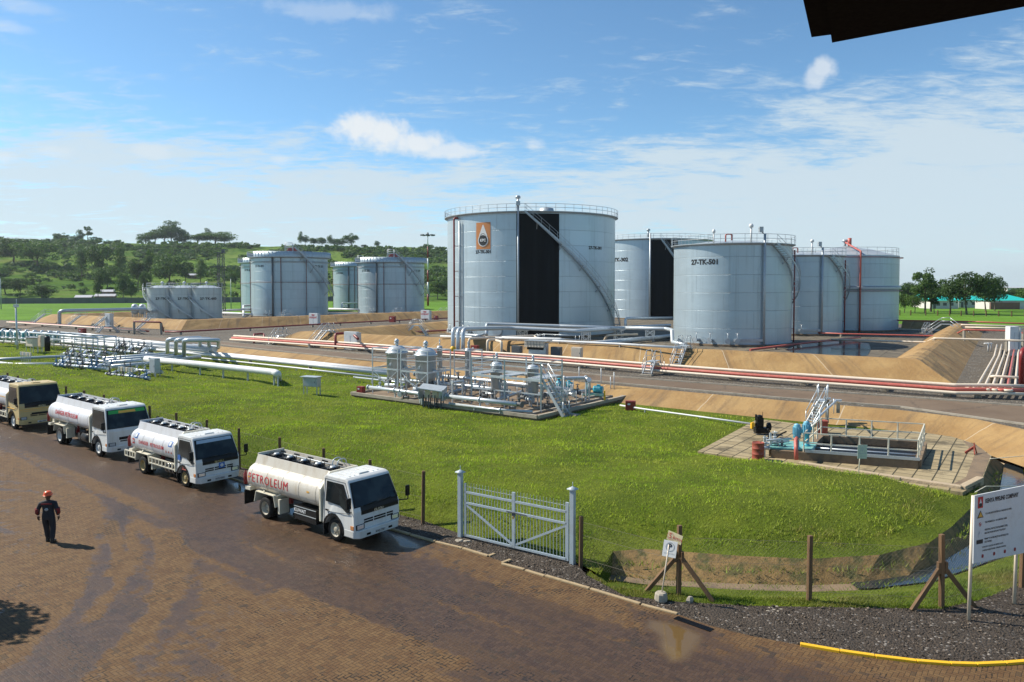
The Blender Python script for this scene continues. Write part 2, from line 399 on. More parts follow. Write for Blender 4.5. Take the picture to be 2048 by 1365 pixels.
def asphalt(name, a, b):
    m, k, p = base_mat(name); g = k.node('ShaderNodeNewGeometry').outputs['Position']
    n = k.noise(g, .25, 7, .65); n2 = k.noise(g, 12, 4, .7)
    o = k.mix(k.ramp(n, .35, .7), (*a, 1), (*b, 1)); o = k.mix(k.m('MULTIPLY', k.ramp(n2, .4, .8), .35), o, (*[x*.5 for x in a], 1))
    vc = k.node('ShaderNodeTexVoronoi', feature='DISTANCE_TO_EDGE', i_Vector=k.node('ShaderNodeVectorMath', operation='ADD', i_0=g, i_1=k.node('ShaderNodeTexNoise', i_Vector=g).outputs[1]).outputs[0]); vc.inputs['Scale'].default_value = .16
    o = k.mix(k.m('MULTIPLY', k.ramp(vc.outputs[0], .012, .004), .6), o, (.03, .024, .018, 1))
    k.set(p.inputs['Base Color'], o); p.inputs['Roughness'].default_value = .8; bump(k, p, n2, .01)
    return m
MROAD = asphalt('worn_road', (.125, .082, .048), (.165, .115, .072))
MROADG = asphalt('grey_road', (.105, .095, .082), (.15, .135, .115))
def bund_mat():
    m, k, p = base_mat('bund_screed'); uv = k.node('ShaderNodeUVMap').outputs[0]; g = k.node('ShaderNodeNewGeometry').outputs['Position']
    n = k.noise(g, .35, 6, .6); st = k.noise(k.mapping(uv, scale=(1, .10, 1)), .9, 7, .68); n3 = k.noise(g, 3.5, 6, .7)
    o = k.mix(k.ramp(n, .35, .65), (.265, .155, .056, 1), (.34, .215, .085, 1))
    o = k.mix(k.m('MULTIPLY', k.ramp(st, .47, .70), .8), o, (.13, .085, .045, 1))
    o = k.mix(k.m('MULTIPLY', k.ramp(n3, .45, .8), .35), o, (.24, .14, .062, 1))
    sx = k.node('ShaderNodeSeparateXYZ', i_0=uv); fr = k.m('FRACT', k.m('DIVIDE', sx.outputs[0], 9.0))
    o = k.mix(k.m('MULTIPLY', k.m('LESS_THAN', fr, .008), .55), o, (.50, .43, .33, 1))
    k.set(p.inputs['Base Color'], o); p.inputs['Roughness'].default_value = .9; bump(k, p, k.m('ADD', n3, k.m('MULTIPLY', st, .6)), .06)
    return m
MKERB = paint('pale_kerb', (.36, .27, .155), .9, dirt=(.2, .14, .08), amt=.6, scale=5)
MBUND = bund_mat()
def drain_mat():
    m, k, p = base_mat('mossy_drain_wall'); g = k.node('ShaderNodeNewGeometry').outputs['Position']
    n = k.noise(g, .5, 6, .65); n2 = k.noise(g, 5, 6, .7); n3 = k.noise(g, 1.6, 5, .6)
    o = k.mix(k.ramp(n, .35, .65), (.20, .125, .045, 1), (.27, .17, .065, 1)); o = k.mix(k.m('MULTIPLY', k.ramp(n3, .46, .62), .8), o, (.055, .070, .018, 1))
    o = k.mix(k.m('MULTIPLY', k.ramp(n2, .45, .7), .6), o, (.10, .065, .03, 1)); k.set(p.inputs['Base Color'], o); p.inputs['Roughness'].default_value = .95; bump(k, p, n2, .06); return m
MDRAIN = drain_mat()
def slab_mat(name, a, b, cell=1.0, rot=0.5, dark=(.03, .022, .015), gap=.045, stain=.6):
    m, k, p = base_mat(name); g = k.node('ShaderNodeNewGeometry').outputs['Position']
    v = k.mapping(g, rot=(0, 0, rot)); s = k.node('ShaderNodeSeparateXYZ', i_0=v)
    fx = k.m('FRACT', k.m('DIVIDE', s.outputs[0], cell)); fy = k.m('FRACT', k.m('DIVIDE', s.outputs[1], cell))
    d = k.m('MINIMUM', k.m('MINIMUM', fx, k.m('SUBTRACT', 1.0, fx)), k.m('MINIMUM', fy, k.m('SUBTRACT', 1.0, fy)))
    id_ = k.node('ShaderNodeCombineXYZ', i_0=k.m('FLOOR', k.m('DIVIDE', s.outputs[0], cell)), i_1=k.m('FLOOR', k.m('DIVIDE', s.outputs[1], cell)), i_2=0.0)
    w = k.node('ShaderNodeTexWhiteNoise', noise_dimensions='3D', i_0=id_).outputs[0]
    o = k.mix(w, (*a, 1), (*b, 1)); n = k.noise(g, .7, 6, .65); o = k.mix(k.m('MULTIPLY', k.ramp(n, .48, .66), stain), o, (*[x*.3 for x in a], 1))
    n2 = k.noise(g, 8, 5, .6); o = k.mix(k.m('MULTIPLY', k.ramp(n2, .4, .8), .3), o, (*[x*.55 for x in a], 1))
    o = k.mix(k.ramp(d, gap, gap*.5), o, (*dark, 1))
    k.set(p.inputs['Base Color'], o); p.inputs['Roughness'].default_value = .85; bump(k, p, k.ramp(d, 0, gap), .02)
    return m
MPAD = slab_mat('pad_slabs', (.27, .21, .115), (.36, .285, .165), .8, .62, (.06, .05, .025), .05, .85)
MBASIN_F = slab_mat('bunded_floor', (.10, .085, .06), (.16, .13, .09), 2.4, .56, (.04, .035, .025), .02, .9)
MHOUSEW = paint('house_wall', (.62, .58, .54), .8, amt=.3)
MBRICK = paint('brick_wall', (.22, .11, .085), .85, dirt=(.3, .2, .15), amt=.5, scale=1)
MROOFT = paint('turquoise_roof', (.02, .50, .44), .4, amt=.2)
MTIN = paint('tin_roof', (.62, .60, .60), .35, .3, dirt=(.35, .2, .14), amt=.4, scale=.5)
MMUD = paint('mud_wall', (.26, .15, .10), .9)
MWALLF = paint('boundary_wall_paint', (.14, .14, .13), .9, dirt=(.08, .09, .075), amt=.6, scale=.3)
def water_mat():
    m, k, p = base_mat('drain_water'); g = k.node('ShaderNodeNewGeometry').outputs['Position']
    k.set(p.inputs['Base Color'], (.020, .026, .030, 1)); p.inputs['Roughness'].default_value = .06; p.inputs['Specular IOR Level'].default_value = .9
    bump(k, p, k.noise(g, 5, 3, .5), .01, .5); return m
MWATER = water_mat()
def leaf_mat(name, a, b, c=None, cf=.5):
    m, k, p = base_mat(name)
    w = k.node('ShaderNodeAttribute', attribute_name='lv').outputs['Fac']
    n = k.noise(k.node('ShaderNodeNewGeometry').outputs['Position'], .25, 3, .5)
    oi = k.node('ShaderNodeObjectInfo').outputs['Random']
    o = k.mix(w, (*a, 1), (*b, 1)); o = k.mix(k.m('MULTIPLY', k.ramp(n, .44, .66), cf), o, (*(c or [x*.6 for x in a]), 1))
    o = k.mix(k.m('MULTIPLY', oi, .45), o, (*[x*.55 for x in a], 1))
    k.set(p.inputs['Base Color'], o); p.inputs['Roughness'].default_value = .7; p.inputs['Specular IOR Level'].default_value = .25
    # leaves let some light through
    tr = k.node('ShaderNodeBsdfTranslucent'); k.set(tr.inputs[0], k.mix(1.0, o, (1.3, 1.4, .5, 1), 'MULTIPLY'))
    ms = k.node('ShaderNodeMixShader'); ms.inputs[0].default_value = .28
    k.l.new(p.outputs[0], ms.inputs[1]); k.l.new(tr.outputs[0], ms.inputs[2])
    out = [n_ for n_ in k.n if n_.type == 'OUTPUT_MATERIAL'][0]; k.l.new(ms.outputs[0], out.inputs[0])
    return m
MLEAF = leaf_mat('tree_leaves', (.028, .065, .015), (.075, .13, .024))
MLEAFL = leaf_mat('light_leaves', (.045, .095, .018), (.10, .165, .030))
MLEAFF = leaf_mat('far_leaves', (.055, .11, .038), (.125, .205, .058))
MBLADE = leaf_mat('grass_blades', (.27, .40, .025), (.52, .64, .055), (.44, .40, .09), .8)
MBLADEF = leaf_mat('rough_grass_blades', (.12, .19, .022), (.28, .34, .05), (.30, .23, .09), .9)
MBARK = paint('bark', (.11, .085, .06), .9, bmp=.02)
# herringbone paving
def paving_mat():
    m, k, p = base_mat('herringbone_paving'); g = k.node('ShaderNodeNewGeometry').outputs['Position']
    U = .106
    wob = k.node('ShaderNodeTexNoise', i_Vector=g); wob.inputs['Scale'].default_value = .8
    wv = k.node('ShaderNodeVectorMath', operation='MULTIPLY_ADD', i_0=wob.outputs[1], i_1=(.10, .10, 0), i_2=g).outputs[0]
    v = k.mapping(wv, scale=(1/U, 1/U, 1), rot=(0, 0, R(38)))
    # Mapping scales before it rotates, uniform scale so order does not matter
    s = k.node('ShaderNodeSeparateXYZ', i_0=v); x, y = s.outputs[0], s.outputs[1]
    ix, iy = k.m('FLOOR', x), k.m('FLOOR', y); fx, fy = k.m('SUBTRACT', x, ix), k.m('SUBTRACT', y, iy)
    kk = k.m('FLOORED_MODULO', k.m('ADD', k.m('SUBTRACT', ix, iy), .5), 4.0); kk = k.m('FLOOR', kk)
    def eq(n): return k.m('COMPARE', kk, float(n), .25)
    e0, e1, e2, e3 = eq(0), eq(1), eq(2), eq(3)
    gx, gy = k.m('SUBTRACT', 1.0, fx), k.m('SUBTRACT', 1.0, fy)
    dl = k.m('ADD', fx, e1); dr = k.m('ADD', gx, e0); db = k.m('ADD', fy, e2); dt = k.m('ADD', gy, e3)
    d = k.m('MINIMUM', k.m('MINIMUM', dl, dr), k.m('MINIMUM', db, dt))
    idv = k.node('ShaderNodeCombineXYZ', i_0=k.m('SUBTRACT', ix, e1), i_1=k.m('SUBTRACT', iy, e2), i_2=k.m('ADD', e2, e3))
    wn = k.node('ShaderNodeTexWhiteNoise', noise_dimensions='3D', i_0=idv).outputs[0]
    wet0 = k.node('ShaderNodeAttribute', attribute_name='wet').outputs['Fac']
    pud = k.node('ShaderNodeAttribute', attribute_name='puddle').outputs['Fac']
    rr = k.mapping(g, rot=(0, 0, R(38)), scale=(1, 1, 1)); rs = k.mapping(rr, scale=(.16, 1.5, 1))
    nst = k.noise(rs, 1.2, 6, .62); nb = k.noise(g, 1.7, 6, .65); nf = k.noise(g, 14, 5, .7)
    w = k.m('ADD', wet0, k.m('ADD', k.m('MULTIPLY', k.m('SUBTRACT', nb, .5), .65), k.m('MULTIPLY', k.m('SUBTRACT', wn, .5), .22)))
    w = k.m('ADD', w, k.m('MULTIPLY', k.m('SUBTRACT', nst, .5), .85))
    wet = k.ramp(w, .30, .62)
    dry = k.mix(k.ramp(wn, .1, .9), (.094, .046, .017, 1), (.136, .074, .028, 1))
    dry = k.mix(k.m('MULTIPLY', k.ramp(nb, .4, .7), .55), dry, (.165, .098, .040, 1))
    dry = k.mix(k.m('MULTIPLY', k.ramp(nf, .35, .75), .45), dry, (.10, .066, .034, 1))
    wc = k.mix(k.ramp(wn, .1, .9), (.052, .029, .018, 1), (.078, .044, .025, 1))
    wc = k.mix(k.m('MULTIPLY', k.ramp(nst, .42, .7), .55), wc, (.092, .050, .019, 1))
    wc = k.mix(k.m('MULTIPLY', k.ramp(nf, .4, .7), .3), wc, (.05, .036, .026, 1))
    c = k.mix(wet, dry, wc)
    gr = k.ramp(d, .10, .035)
    c = k.mix(k.m('MULTIPLY', gr, k.ramp(wet, 0, 1, .66, .42)), c, (.014, .010, .007, 1))
    dw = k.node('ShaderNodeVectorMath', operation='MULTIPLY_ADD', i_0=k.node('ShaderNodeTexNoise', i_Vector=g).outputs[1], i_1=(1.6, 1.6, 0), i_2=g).outputs[0]
    vc = k.node('ShaderNodeTexVoronoi', feature='DISTANCE_TO_EDGE', i_Vector=dw); vc.inputs['Scale'].default_value = .22
    c = k.mix(k.m('MULTIPLY', k.m('MULTIPLY', k.ramp(vc.outputs[0], .016, .006), k.ramp(d, .22, .12)), .85), c, (.012, .009, .006, 1))
    c = k.mix(k.m('MULTIPLY', k.m('GREATER_THAN', wn, .955), .55), c, (.035, .025, .016, 1))
    c = k.mix(k.m('MULTIPLY', k.ramp(k.noise(g, 2.6, 3, .4), .66, .72), .6), c, (.03, .022, .016, 1))
    c = k.mix(k.ramp(pud, .3, .8), c, (.12, .075, .03, 1))
    k.set(p.inputs['Base Color'], c)
    ro = k.ramp(wet, 0, 1, .85, .50); ro = k.m('SUBTRACT', ro, k.m('MULTIPLY', k.m('MULTIPLY', wet, k.ramp(nf, .5, .72)), .26))
    ro = k.m('MULTIPLY', ro, k.ramp(pud, .4, .8, 1, .12))
    k.set(p.inputs['Roughness'], ro); p.inputs['Specular IOR Level'].default_value = .32
    h = k.m('ADD', k.m('MULTIPLY', k.ramp(d, .0, .16), k.ramp(wet, 0, 1, .9, .45)), k.m('ADD', k.m('MULTIPLY', wn, .5), k.m('MULTIPLY', nf, 2.4)))
    bn = k.node('ShaderNodeBump'); bn.inputs['Distance'].default_value = .005; k.set(bn.inputs['Strength'], k.ramp(pud, .3, .7, .9, .0)); k.set(bn.inputs['Height'], h)
    k.l.new(bn.outputs[0], p.inputs['Normal'])
    return m
MPAVE = paving_mat()
# ------------------------------------------------------------------ terrain
PZ, LZ = 1.0, 0.15                              # plant level, lawn level (yard = 0)
def G(L, z): return [gp(x, y, z) for x, y in L]
def in_poly(P, pts):
    x, y = pts[:, 0], pts[:, 1]; ins = np.zeros(len(pts), bool); n = len(P); j = n-1
    for i in range(n):
        xi, yi, xj, yj = P[i][0], P[i][1], P[j][0], P[j][1]
        c = ((yi > y) != (yj > y)) & (x < (xj-xi)*(y-yi)/(yj-yi+1e-12)+xi); ins ^= c; j = i
    return ins
def dist_line(P, pts, closed=True):
    d = np.full(len(pts), 1e9); n = len(P)
    for i in range(n if closed else n-1):
        a = np.array(P[i][:2]); b = np.array(P[(i+1) % n][:2]); ab = b-a; L = max(ab@ab, 1e-9)
        tt = np.clip(((pts-a)@ab)/L, 0, 1); q = a+tt[:, None]*ab
        d = np.minimum(d, np.hypot(*(pts-q).T))
    return d
def sdf(P, pts):
    d = dist_line(P, pts); return np.where(in_poly(P, pts), -d, d)
def resample(P, step):
    out = []
    for a, b in zip(P[:-1], P[1:]):
        n = max(1, int((Vector(b)-Vector(a)).length/step))
        out += [Vector(a).lerp(Vector(b), i/n) for i in range(n)]
    return out+[Vector(P[-1])]
def sheet(name, P, mat, step=None, zf=None, attrs=None, area=None):
    """flat or gently shaped ground sheet: constrained triangulation of polygon P (3-D points, own z kept on the rim)"""
    P = resample(list(P)+[P[0]], step*1.0)[:-1] if step else [Vector(p) for p in P]
    pts = [(p.x, p.y) for p in P]; zs = [p.z for p in P]
    if step:
        A = np.array(pts); x0, y0 = A.min(0); x1, y1 = A.max(0)
        if area: x0, x1, y0, y1 = max(x0, area[0]), min(x1, area[1]), max(y0, area[2]), min(y1, area[3])
        gx, gy = np.meshgrid(np.arange(x0, x1, step), np.arange(y0, y1, step*.9)); gx = gx+(np.arange(gx.shape[0]) % 2)[:, None]*step*.5
        q = np.stack([gx.ravel(), gy.ravel()], 1); q = q+rng.uniform(-.12, .12, q.shape)*step
        k = in_poly(pts, q); q = q[k]; k = dist_line(pts, q) > step*.45; q = q[k]
        if zf is not None: qz = zf(q, pts)
        else: qz = np.full(len(q), np.mean(zs))
        allp = pts+[tuple(a) for a in q]; allz = zs+list(qz)
    else: allp, allz = pts, zs
    n = len(pts)
    r = delaunay_2d_cdt([Vector(p) for p in allp], [(i, (i+1) % n) for i in range(n)], [], 1, 1e-5)
    vo, fo, orig = r[0], r[2], r[3]
    V = []
    for i, v in enumerate(vo):
        V.append((v.x, v.y, allz[orig[i][0]] if orig[i] else np.mean(zs)))
    mb = MB(); mb.v = V; mb.f = [tuple(f) for f in fo]; mb.sm = [True]*len(fo)
    me = bpy.data.meshes.new(name); me.from_pydata(V, [], mb.f)
    bm = bmesh.new(); bm.from_mesh(me)
    for f in bm.faces:
        f.smooth = True
        if f.normal.z < 0: f.normal_flip()
    bm.to_mesh(me); bm.free()
    if attrs:
        A = np.array(V)[:, :2]
        for k, fn in attrs.items():
            at_ = me.attributes.new(k, 'FLOAT', 'POINT'); at_.data.foreach_set('value', fn(A).astype(np.float32))
    me.materials.append(mat); o = bpy.data.objects.new(name, me); COL.objects.link(o); o['kind'] = 'structure'
    return o
def off2d(P, d):
    """offset an open polyline to its left by d (2-D)"""
    out = []
    for i, p in enumerate(P):
        a = P[max(i-1, 0)]; b = P[min(i+1, len(P)-1)]
        u = (Vector((p[0]-a[0], p[1]-a[1])) if i else Vector((b[0]-p[0], b[1]-p[1]))).normalized()
        w = (Vector((b[0]-p[0], b[1]-p[1])) if i < len(P)-1 else u).normalized()
        n1, n2 = Vector((-u.y, u.x)), Vector((-w.y, w.x)); n = (n1+n2).normalized(); k = d/max(n.dot(n1), .35)
        out.append(Vector((p[0]+n.x*k, p[1]+n.y*k, p[2])))
    return out
def loft(name, rows, mat, smooth=False, kind='structure', build=True):
    """skin between rows of equal length, UV = (length along, distance across)"""
    n = len(rows[0]); V = [v for r in rows for v in r]; F = []; uv = []
    L = [0.0]
    for i in range(1, n): L.append(L[-1]+(rows[0][i]-rows[0][i-1]).length)
    C = [0.0]
    for j in range(1, len(rows)): C.append(C[-1]+(rows[j][n//2]-rows[j-1][n//2]).length)
    for j in range(len(rows)-1):
        for i in range(n-1):
            F.append((j*n+i, j*n+i+1, (j+1)*n+i+1, (j+1)*n+i)); uv += [L[i], C[j], L[i+1], C[j], L[i+1], C[j+1], L[i], C[j+1]]
    mb = MB(); mb.add(V, F, smooth); mb.uv = uv
    if not build: return mb
    o = mb.build(name, mat, recalc=False); me = o.data
    if sum(p.normal.z for p in me.polygons) < 0: me.flip_normals()
    if kind: o['kind'] = kind
    return o
# --- key lines -------------------------------------------------------
TOP = G([(-500, 644), (-200, 655), (0, 670), (200, 681), (440, 693), (745, 722), (1240, 772), (1575, 802), (1792, 819.5), (1950, 838), (2048, 859), (2130, 880), (2300, 930)], PZ)
TOPR = resample(TOP, 1.5)
BOT = off2d(TOPR, -2.9)
for p in BOT: p.z = LZ
for i, p in enumerate(BOT):
    if p.x > 24.0:
        f = min(1, (p.x-24)/2.6); d_ = (p-TOPR[i]); d_.z = 0; d_.normalize(); p -= d_*.45*f; p.z = LZ-.60*f
# fence line (posts at z=0) behind the lorries, then the gate, then the right-hand fence
FT = [(14.6, 746), (36, 751.5), (65, 757), (98, 765), (132, 773), (168, 781), (207.5, 789.5), (254, 800), (300, 812), (353.5, 826), (412, 840), (478, 857), (559, 875), (648, 897), (739, 920)]
FPOSTS = [gp(x, y, 2.0) for x, y in FT]
for p in FPOSTS: p.z = 0
FPOSTS.append(gp(846, 1048, 0))
u0 = (FPOSTS[0]-FPOSTS[4])/4
FPOSTS = [FPOSTS[0]+u0*k for k in (5, 4, 3, 2, 1)]+FPOSTS
GATE_A, GATE_B = gp(921, 1075, 0), gp(1145, 1129, 0)
FRIGHT = G([(1357, 1190), (1618, 1201), (1883, 1215), (2043, 1176)], 0)
FRIGHT.append(FRIGHT[-1]+Vector((2.6, 1.9, 0)))
LEFTEDGE = [Vector((-95, 100, 0)), Vector((-60, 72, 0))]+off2d(FPOSTS, .25)
DIN_T = G([(1226, 1103), (1290, 1098), (1480, 1112), (1620, 1118), (1760, 1110), (1860, 1085), (1905, 1052), (1943, 1015), (1955, 985), (1962, 965), (1983, 912)], LZ)
DIN_B = G([(1222, 1150), (1300, 1160), (1480, 1168), (1620, 1171), (1725, 1167), (1816, 1154), (1884, 1125), (1935, 1095), (1975, 1045), (1998, 985), (2008, 930)], -.45)
DOUT_B = G([(1218, 1160), (1300, 1170), (1480, 1180), (1620, 1184), (1748, 1180), (1867, 1166), (1942, 1140), (2012, 1114), (2052, 1050), (2055, 985), (2043, 925)], -.45)
DOUT_T = G([(1214, 1172), (1300, 1184), (1480, 1194), (1620, 1197), (1748, 1193), (1867, 1178), (1946, 1152), (2042, 1128), (2110, 1050), (2130, 985), (2120, 915)], 0)
# where the ditch meets the slope under the road
slope_end = len(TOPR)-1
lawn_far = [p for p in BOT if p.x < 24.5]
DEND_I = DIN_T[-1]; 
PAD_PIX = [(1395, 903), (1516, 838), (1674, 857), (1832, 863), (1905, 874), (1950, 888), (1983, 912), (1962, 965), (1925, 985), (1600, 935)]
PAD_P = G(PAD_PIX, LZ+.13)
SKID_PIX = [(703, 790), (960, 758), (1250, 797), (1075, 838)]
SKID_P = [gp(x, y, .30) for x, y in SKID_PIX]
FLATS = [[(p.x, p.y) for p in PAD_P], [(p.x, p.y) for p in SKID_P]]
BANKL = [(p.x, p.y) for p in FPOSTS+[GATE_A, GATE_B]+DIN_T[:8]]
def lawn_z(q, P):
    d = dist_line(P, q); s = np.clip(d/4.5, 0, 1); s = s*s*(3-2*s)
    lump = np.array([mnoise.noise(Vector((a*.30, b*.30, 0)))*.20+mnoise.noise(Vector((a*1.1, b*1.1, 3)))*.07 for a, b in q])
    dl = dist_line(BANKL, q, False); sm = lambda v: (lambda c: c*c*(3-2*c))(np.clip(v, 0, 1)); lump = lump+.62*sm(dl/3.2)*(1-sm((dl-3.5)/13))
    for H_ in FLATS:
        k = np.clip((sdf(H_, q)-.1)/1.6, 0, 1); lump = lump*k; s = s*k
    return LZ*np.clip(d/1.2, 0, 1)+.14*s+lump*np.clip(d/1.0, 0, 1)
gate_back = [GATE_A+Vector((.1, .25, 0)), GATE_B+Vector((.1, .25, 0))]
LAWN_P = LEFTEDGE+gate_back+[gp(1200, 1150, 0)]+DIN_T+list(reversed(lawn_far))
LAWN_P2 = [(p.x, p.y) for p in LAWN_P]
sheet('lawn', LAWN_P, MGRASS, 1.1, lawn_z)
kk_ = min(range(len(TOPR)), key=lambda i: abs(TOPR[i].x-gp(415, 690, PZ).x))
def er(f, dz, nz=1.0): return [a.lerp(b, f)+Vector((0, 0, dz+nz*(mnoise.noise(Vector((a.x*.5, a.y*.5, f*4)))*.08+mnoise.noise(Vector((a.x*1.9, a.y*1.9, f*9)))*.035))) for a, b in zip(TOPR, BOT)][kk_:]
loft('road_embankment', [TOPR[kk_:], er(.08, .02), er(.2, .0), er(.45, -.02), er(.72, -.02), BOT[kk_:]], MBUND, True)
loft('gravel_bank', [TOPR[:kk_+1], BOT[:kk_+1]], MGRAVB)
# ditch: sloped inner wall, floor, outer wall
def mid(a, b, f): return [p.lerp(q, f) for p, q in zip(a, b)]
def dens(P, n=4):
    out = []
    for a, b in zip(P[:-1], P[1:]): out += [a.lerp(b, i/n) for i in range(n)]
    return out+[P[-1]]
dI, dB, dO, dT = dens(DIN_T), dens(DIN_B), dens(DOUT_B), dens(DOUT_T)
dI2 = [Vector((p.x, p.y, p.z)) for p in dI]
loft('drain_wall', [dI2, mid(dI, dB, .5), dB], MDRAIN)
loft('drain_floor', [dB, dO], MCONCD)
wi = [p.lerp(q, .02)+Vector((0, 0, .05)) for p, q in zip(dB, dO)]; wo = [p.lerp(q, .98)+Vector((0, 0, .05)) for p, q in zip(dB, dO)]
k0 = 15
struct(loft('drain_water', [wi[k0:], wo[k0:]], MWATER))
loft('drain_bank', [dO, mid(dO, dT, .6), dT], MGRASS)
mb = MB(); f_ = [gp(1196, 1147, .0), DIN_T[0], DIN_B[0], DOUT_B[0], DOUT_T[0], gp(1186, 1150, .0)]; f_[0].z = .04; mb.add([gp(1190, 1150, .02)]+f_, [(0, i, i+1) for i in range(1, 6)]); struct(mb.build('drain_end', MGRASS, recalc=False))
for q_ in bpy.data.objects['drain_end'].data.polygons:
    if q_.normal.z < 0: q_.flip()
# north end of the drain: concrete apron below the road slope, up to the pad
AP = [DIN_T[-1], DIN_B[-1], DOUT_B[-1], DOUT_T[-1], Vector((45, 40, 0)), Vector((45, 30, 0))]
botR = [p for p in BOT if p.x >= 24.5]
sheet('drain_apron', [Vector((22, 33.5, -.456)), Vector((52, 31, -.456)), Vector((52, 50, -.456)), Vector((22, 50, -.456))], MBUND)
loft('drain_bank', [[DOUT_B[-1].copy(), Vector((50, 33.5, -.45))], [DOUT_T[-1].copy(), Vector((50, 32.5, 0))]], MBUND)
sheet('ground_right', [DOUT_T[7], DOUT_T[8], DOUT_T[9], DOUT_T[10]]+[Vector((50, 34, 0)), Vector((60, 22, 0)), FRIGHT[-1]+Vector((14, 6, 0)), FRIGHT[-1]], MGRASS)
# strip of grass between the drain and the gravel
GR_IN = [gp(1180, 1142, 0)]+[DOUT_T[i] for i in range(0, 8)]
GR_OUT = [gp(1172, 1150, 0)]+G([(1250, 1192), (1357, 1204), (1500, 1212), (1618, 1214), (1750, 1216), (1883, 1218), (1960, 1200), (2060, 1165)], 0)
strip_poly = GR_IN+[FRIGHT[-1]+Vector((0, .1, 0))]+list(reversed(GR_OUT))
sheet('verge', strip_poly, MGRASS)
# --- yard edge / kerb line
KERB = G([(871, 1085), (977, 1114), (1090, 1153), (1180, 1179), (1282, 1210), (1356, 1229), (1419, 1251), (1497, 1271), (1597, 1290), (1680, 1304), (1833, 1324), (1952, 1331), (2048, 1326)], 0)
KL = off2d(FPOSTS[:-1], -1.25)
KERBF = [Vector((-60, 69, 0))]+[p for p in KL]+KERB+[Vector((15.5, 18.2, 0)), Vector((20, 19.5, 0))]
def fz(q, P): return np.zeros(len(q))
def wetfn(A):
    def s(poly, soft=1.0, bias=0.0): return np.clip(.5-sdf([tuple(gp(x, y, 0))[:2] for x, y in poly], A)/soft*.5+bias, 0, 1)
    M = [(-250, 800), (-50, 838), (120, 872), (300, 925), (500, 1000), (700, 1085), (850, 1095), (1000, 1165), (1250, 1252), (1450, 1300), (1900, 1420), (1100, 1440), (960, 1372), (850, 1325), (700, 1265), (560, 1215), (430, 1150), (340, 1085), (255, 1000), (150, 950), (0, 905), (-250, 850)]
    T = [(205, 980), (262, 1030), (300, 1090), (300, 1160), (265, 1230), (200, 1300), (130, 1380), (-60, 1400), (60, 1310), (140, 1235), (200, 1150), (222, 1090), (222, 1035)]
    S2 = [(330, 1100), (430, 1150), (520, 1260), (480, 1400), (180, 1400), (290, 1250)]
    U = [(200, 850), (470, 925), (700, 1010), (870, 1085), (840, 1125), (640, 1100), (200, 960)]
    PB = [(1270, 1228), (1350, 1232), (1440, 1262), (1420, 1300), (1360, 1340), (1280, 1330), (1240, 1290)]
    Q = [(-250, 900), (-20, 930), (60, 1000), (30, 1100), (-250, 1200)]
    w = np.maximum.reduce([s(M, 1.3), s(T, .5)*1.25, s(S2, 1.5)*.66, s(U, 1.0), s(PB, 1.2)*1.0, s(Q, 2)*.6])
    # dry ribs left between tyre tracks
    for (p, wd, v) in [([(232, 1040), (236, 1090), (222, 1150)], .12, 1.1), ([(262, 1050), (266, 1100), (240, 1165), (180, 1240)], .26, 1.1), ([(560, 1190), (720, 1255), (900, 1325)], .35, .75), ([(640, 1120), (820, 1185), (1050, 1270)], .16, .35), ([(480, 1075), (620, 1150), (760, 1215)], .18, .4), ([(330, 1065), (345, 1120), (330, 1190)], .5, .8)]:
        d = dist_line([tuple(gp(x, y, 0))[:2] for x, y in p], A, False); w = w-v*np.exp(-(d/wd)**2)
    kd = dist_line([(p.x, p.y) for p in KERBF], A, False); r2 = np.hypot(A[:, 0]+25, A[:, 1]-17)
    s1 = np.array([mnoise.noise(Vector((d*1.9, x*.05, 2)))+.6*mnoise.noise(Vector((d*5.5, x*.08, 6))) for d, x in zip(kd, A[:, 0])])
    s2 = np.array([mnoise.noise(Vector((d*2.3, a*.9, 3)))+.7*mnoise.noise(Vector((d*7, a*1.4, 5))) for d, a in zip(r2, np.arctan2(A[:, 1]-17, A[:, 0]+25))])
    m2 = np.clip((r2-8)/3, 0, 1)*np.clip((19-r2)/3, 0, 1)*np.clip((kd-4.5)/3, 0, 1)
    w = w+.5*s1*(1-m2)*np.clip(kd/1.5, .3, 1)+.8*s2*m2
    return np.clip(w, 0, 1)*.84
def pudfn(A):
    def s(poly, soft): return np.clip(.5-sdf([tuple(gp(x, y, 0))[:2] for x, y in poly], A)/soft*.5, 0, 1)
    P1 = [(1298, 1240), (1345, 1246), (1405, 1268), (1400, 1288), (1375, 1318), (1345, 1330), (1320, 1300), (1318, 1270), (1290, 1255)]
    P2 = [(556, 1014), (600, 1008), (650, 1030), (668, 1048), (600, 1046)]
    P3 = [(775, 1060), (830, 1085), (860, 1100), (800, 1095)]
    P4 = [(455, 955), (480, 965), (500, 985), (470, 985)]
    return np.maximum.reduce([s(P1, .35), s(P2, .3), s(P3, .3), s(P4, .3)])
yard_poly = KERBF+[Vector((32, 8, 0)), Vector((-30, 8, 0)), Vector((-75, 40, 0)), Vector((-75, 66, 0))]
sheet('yard_paving', yard_poly, MPAVE, .30, fz, {'wet': wetfn, 'puddle': pudfn}, area=(-36, 16, 15, 56))
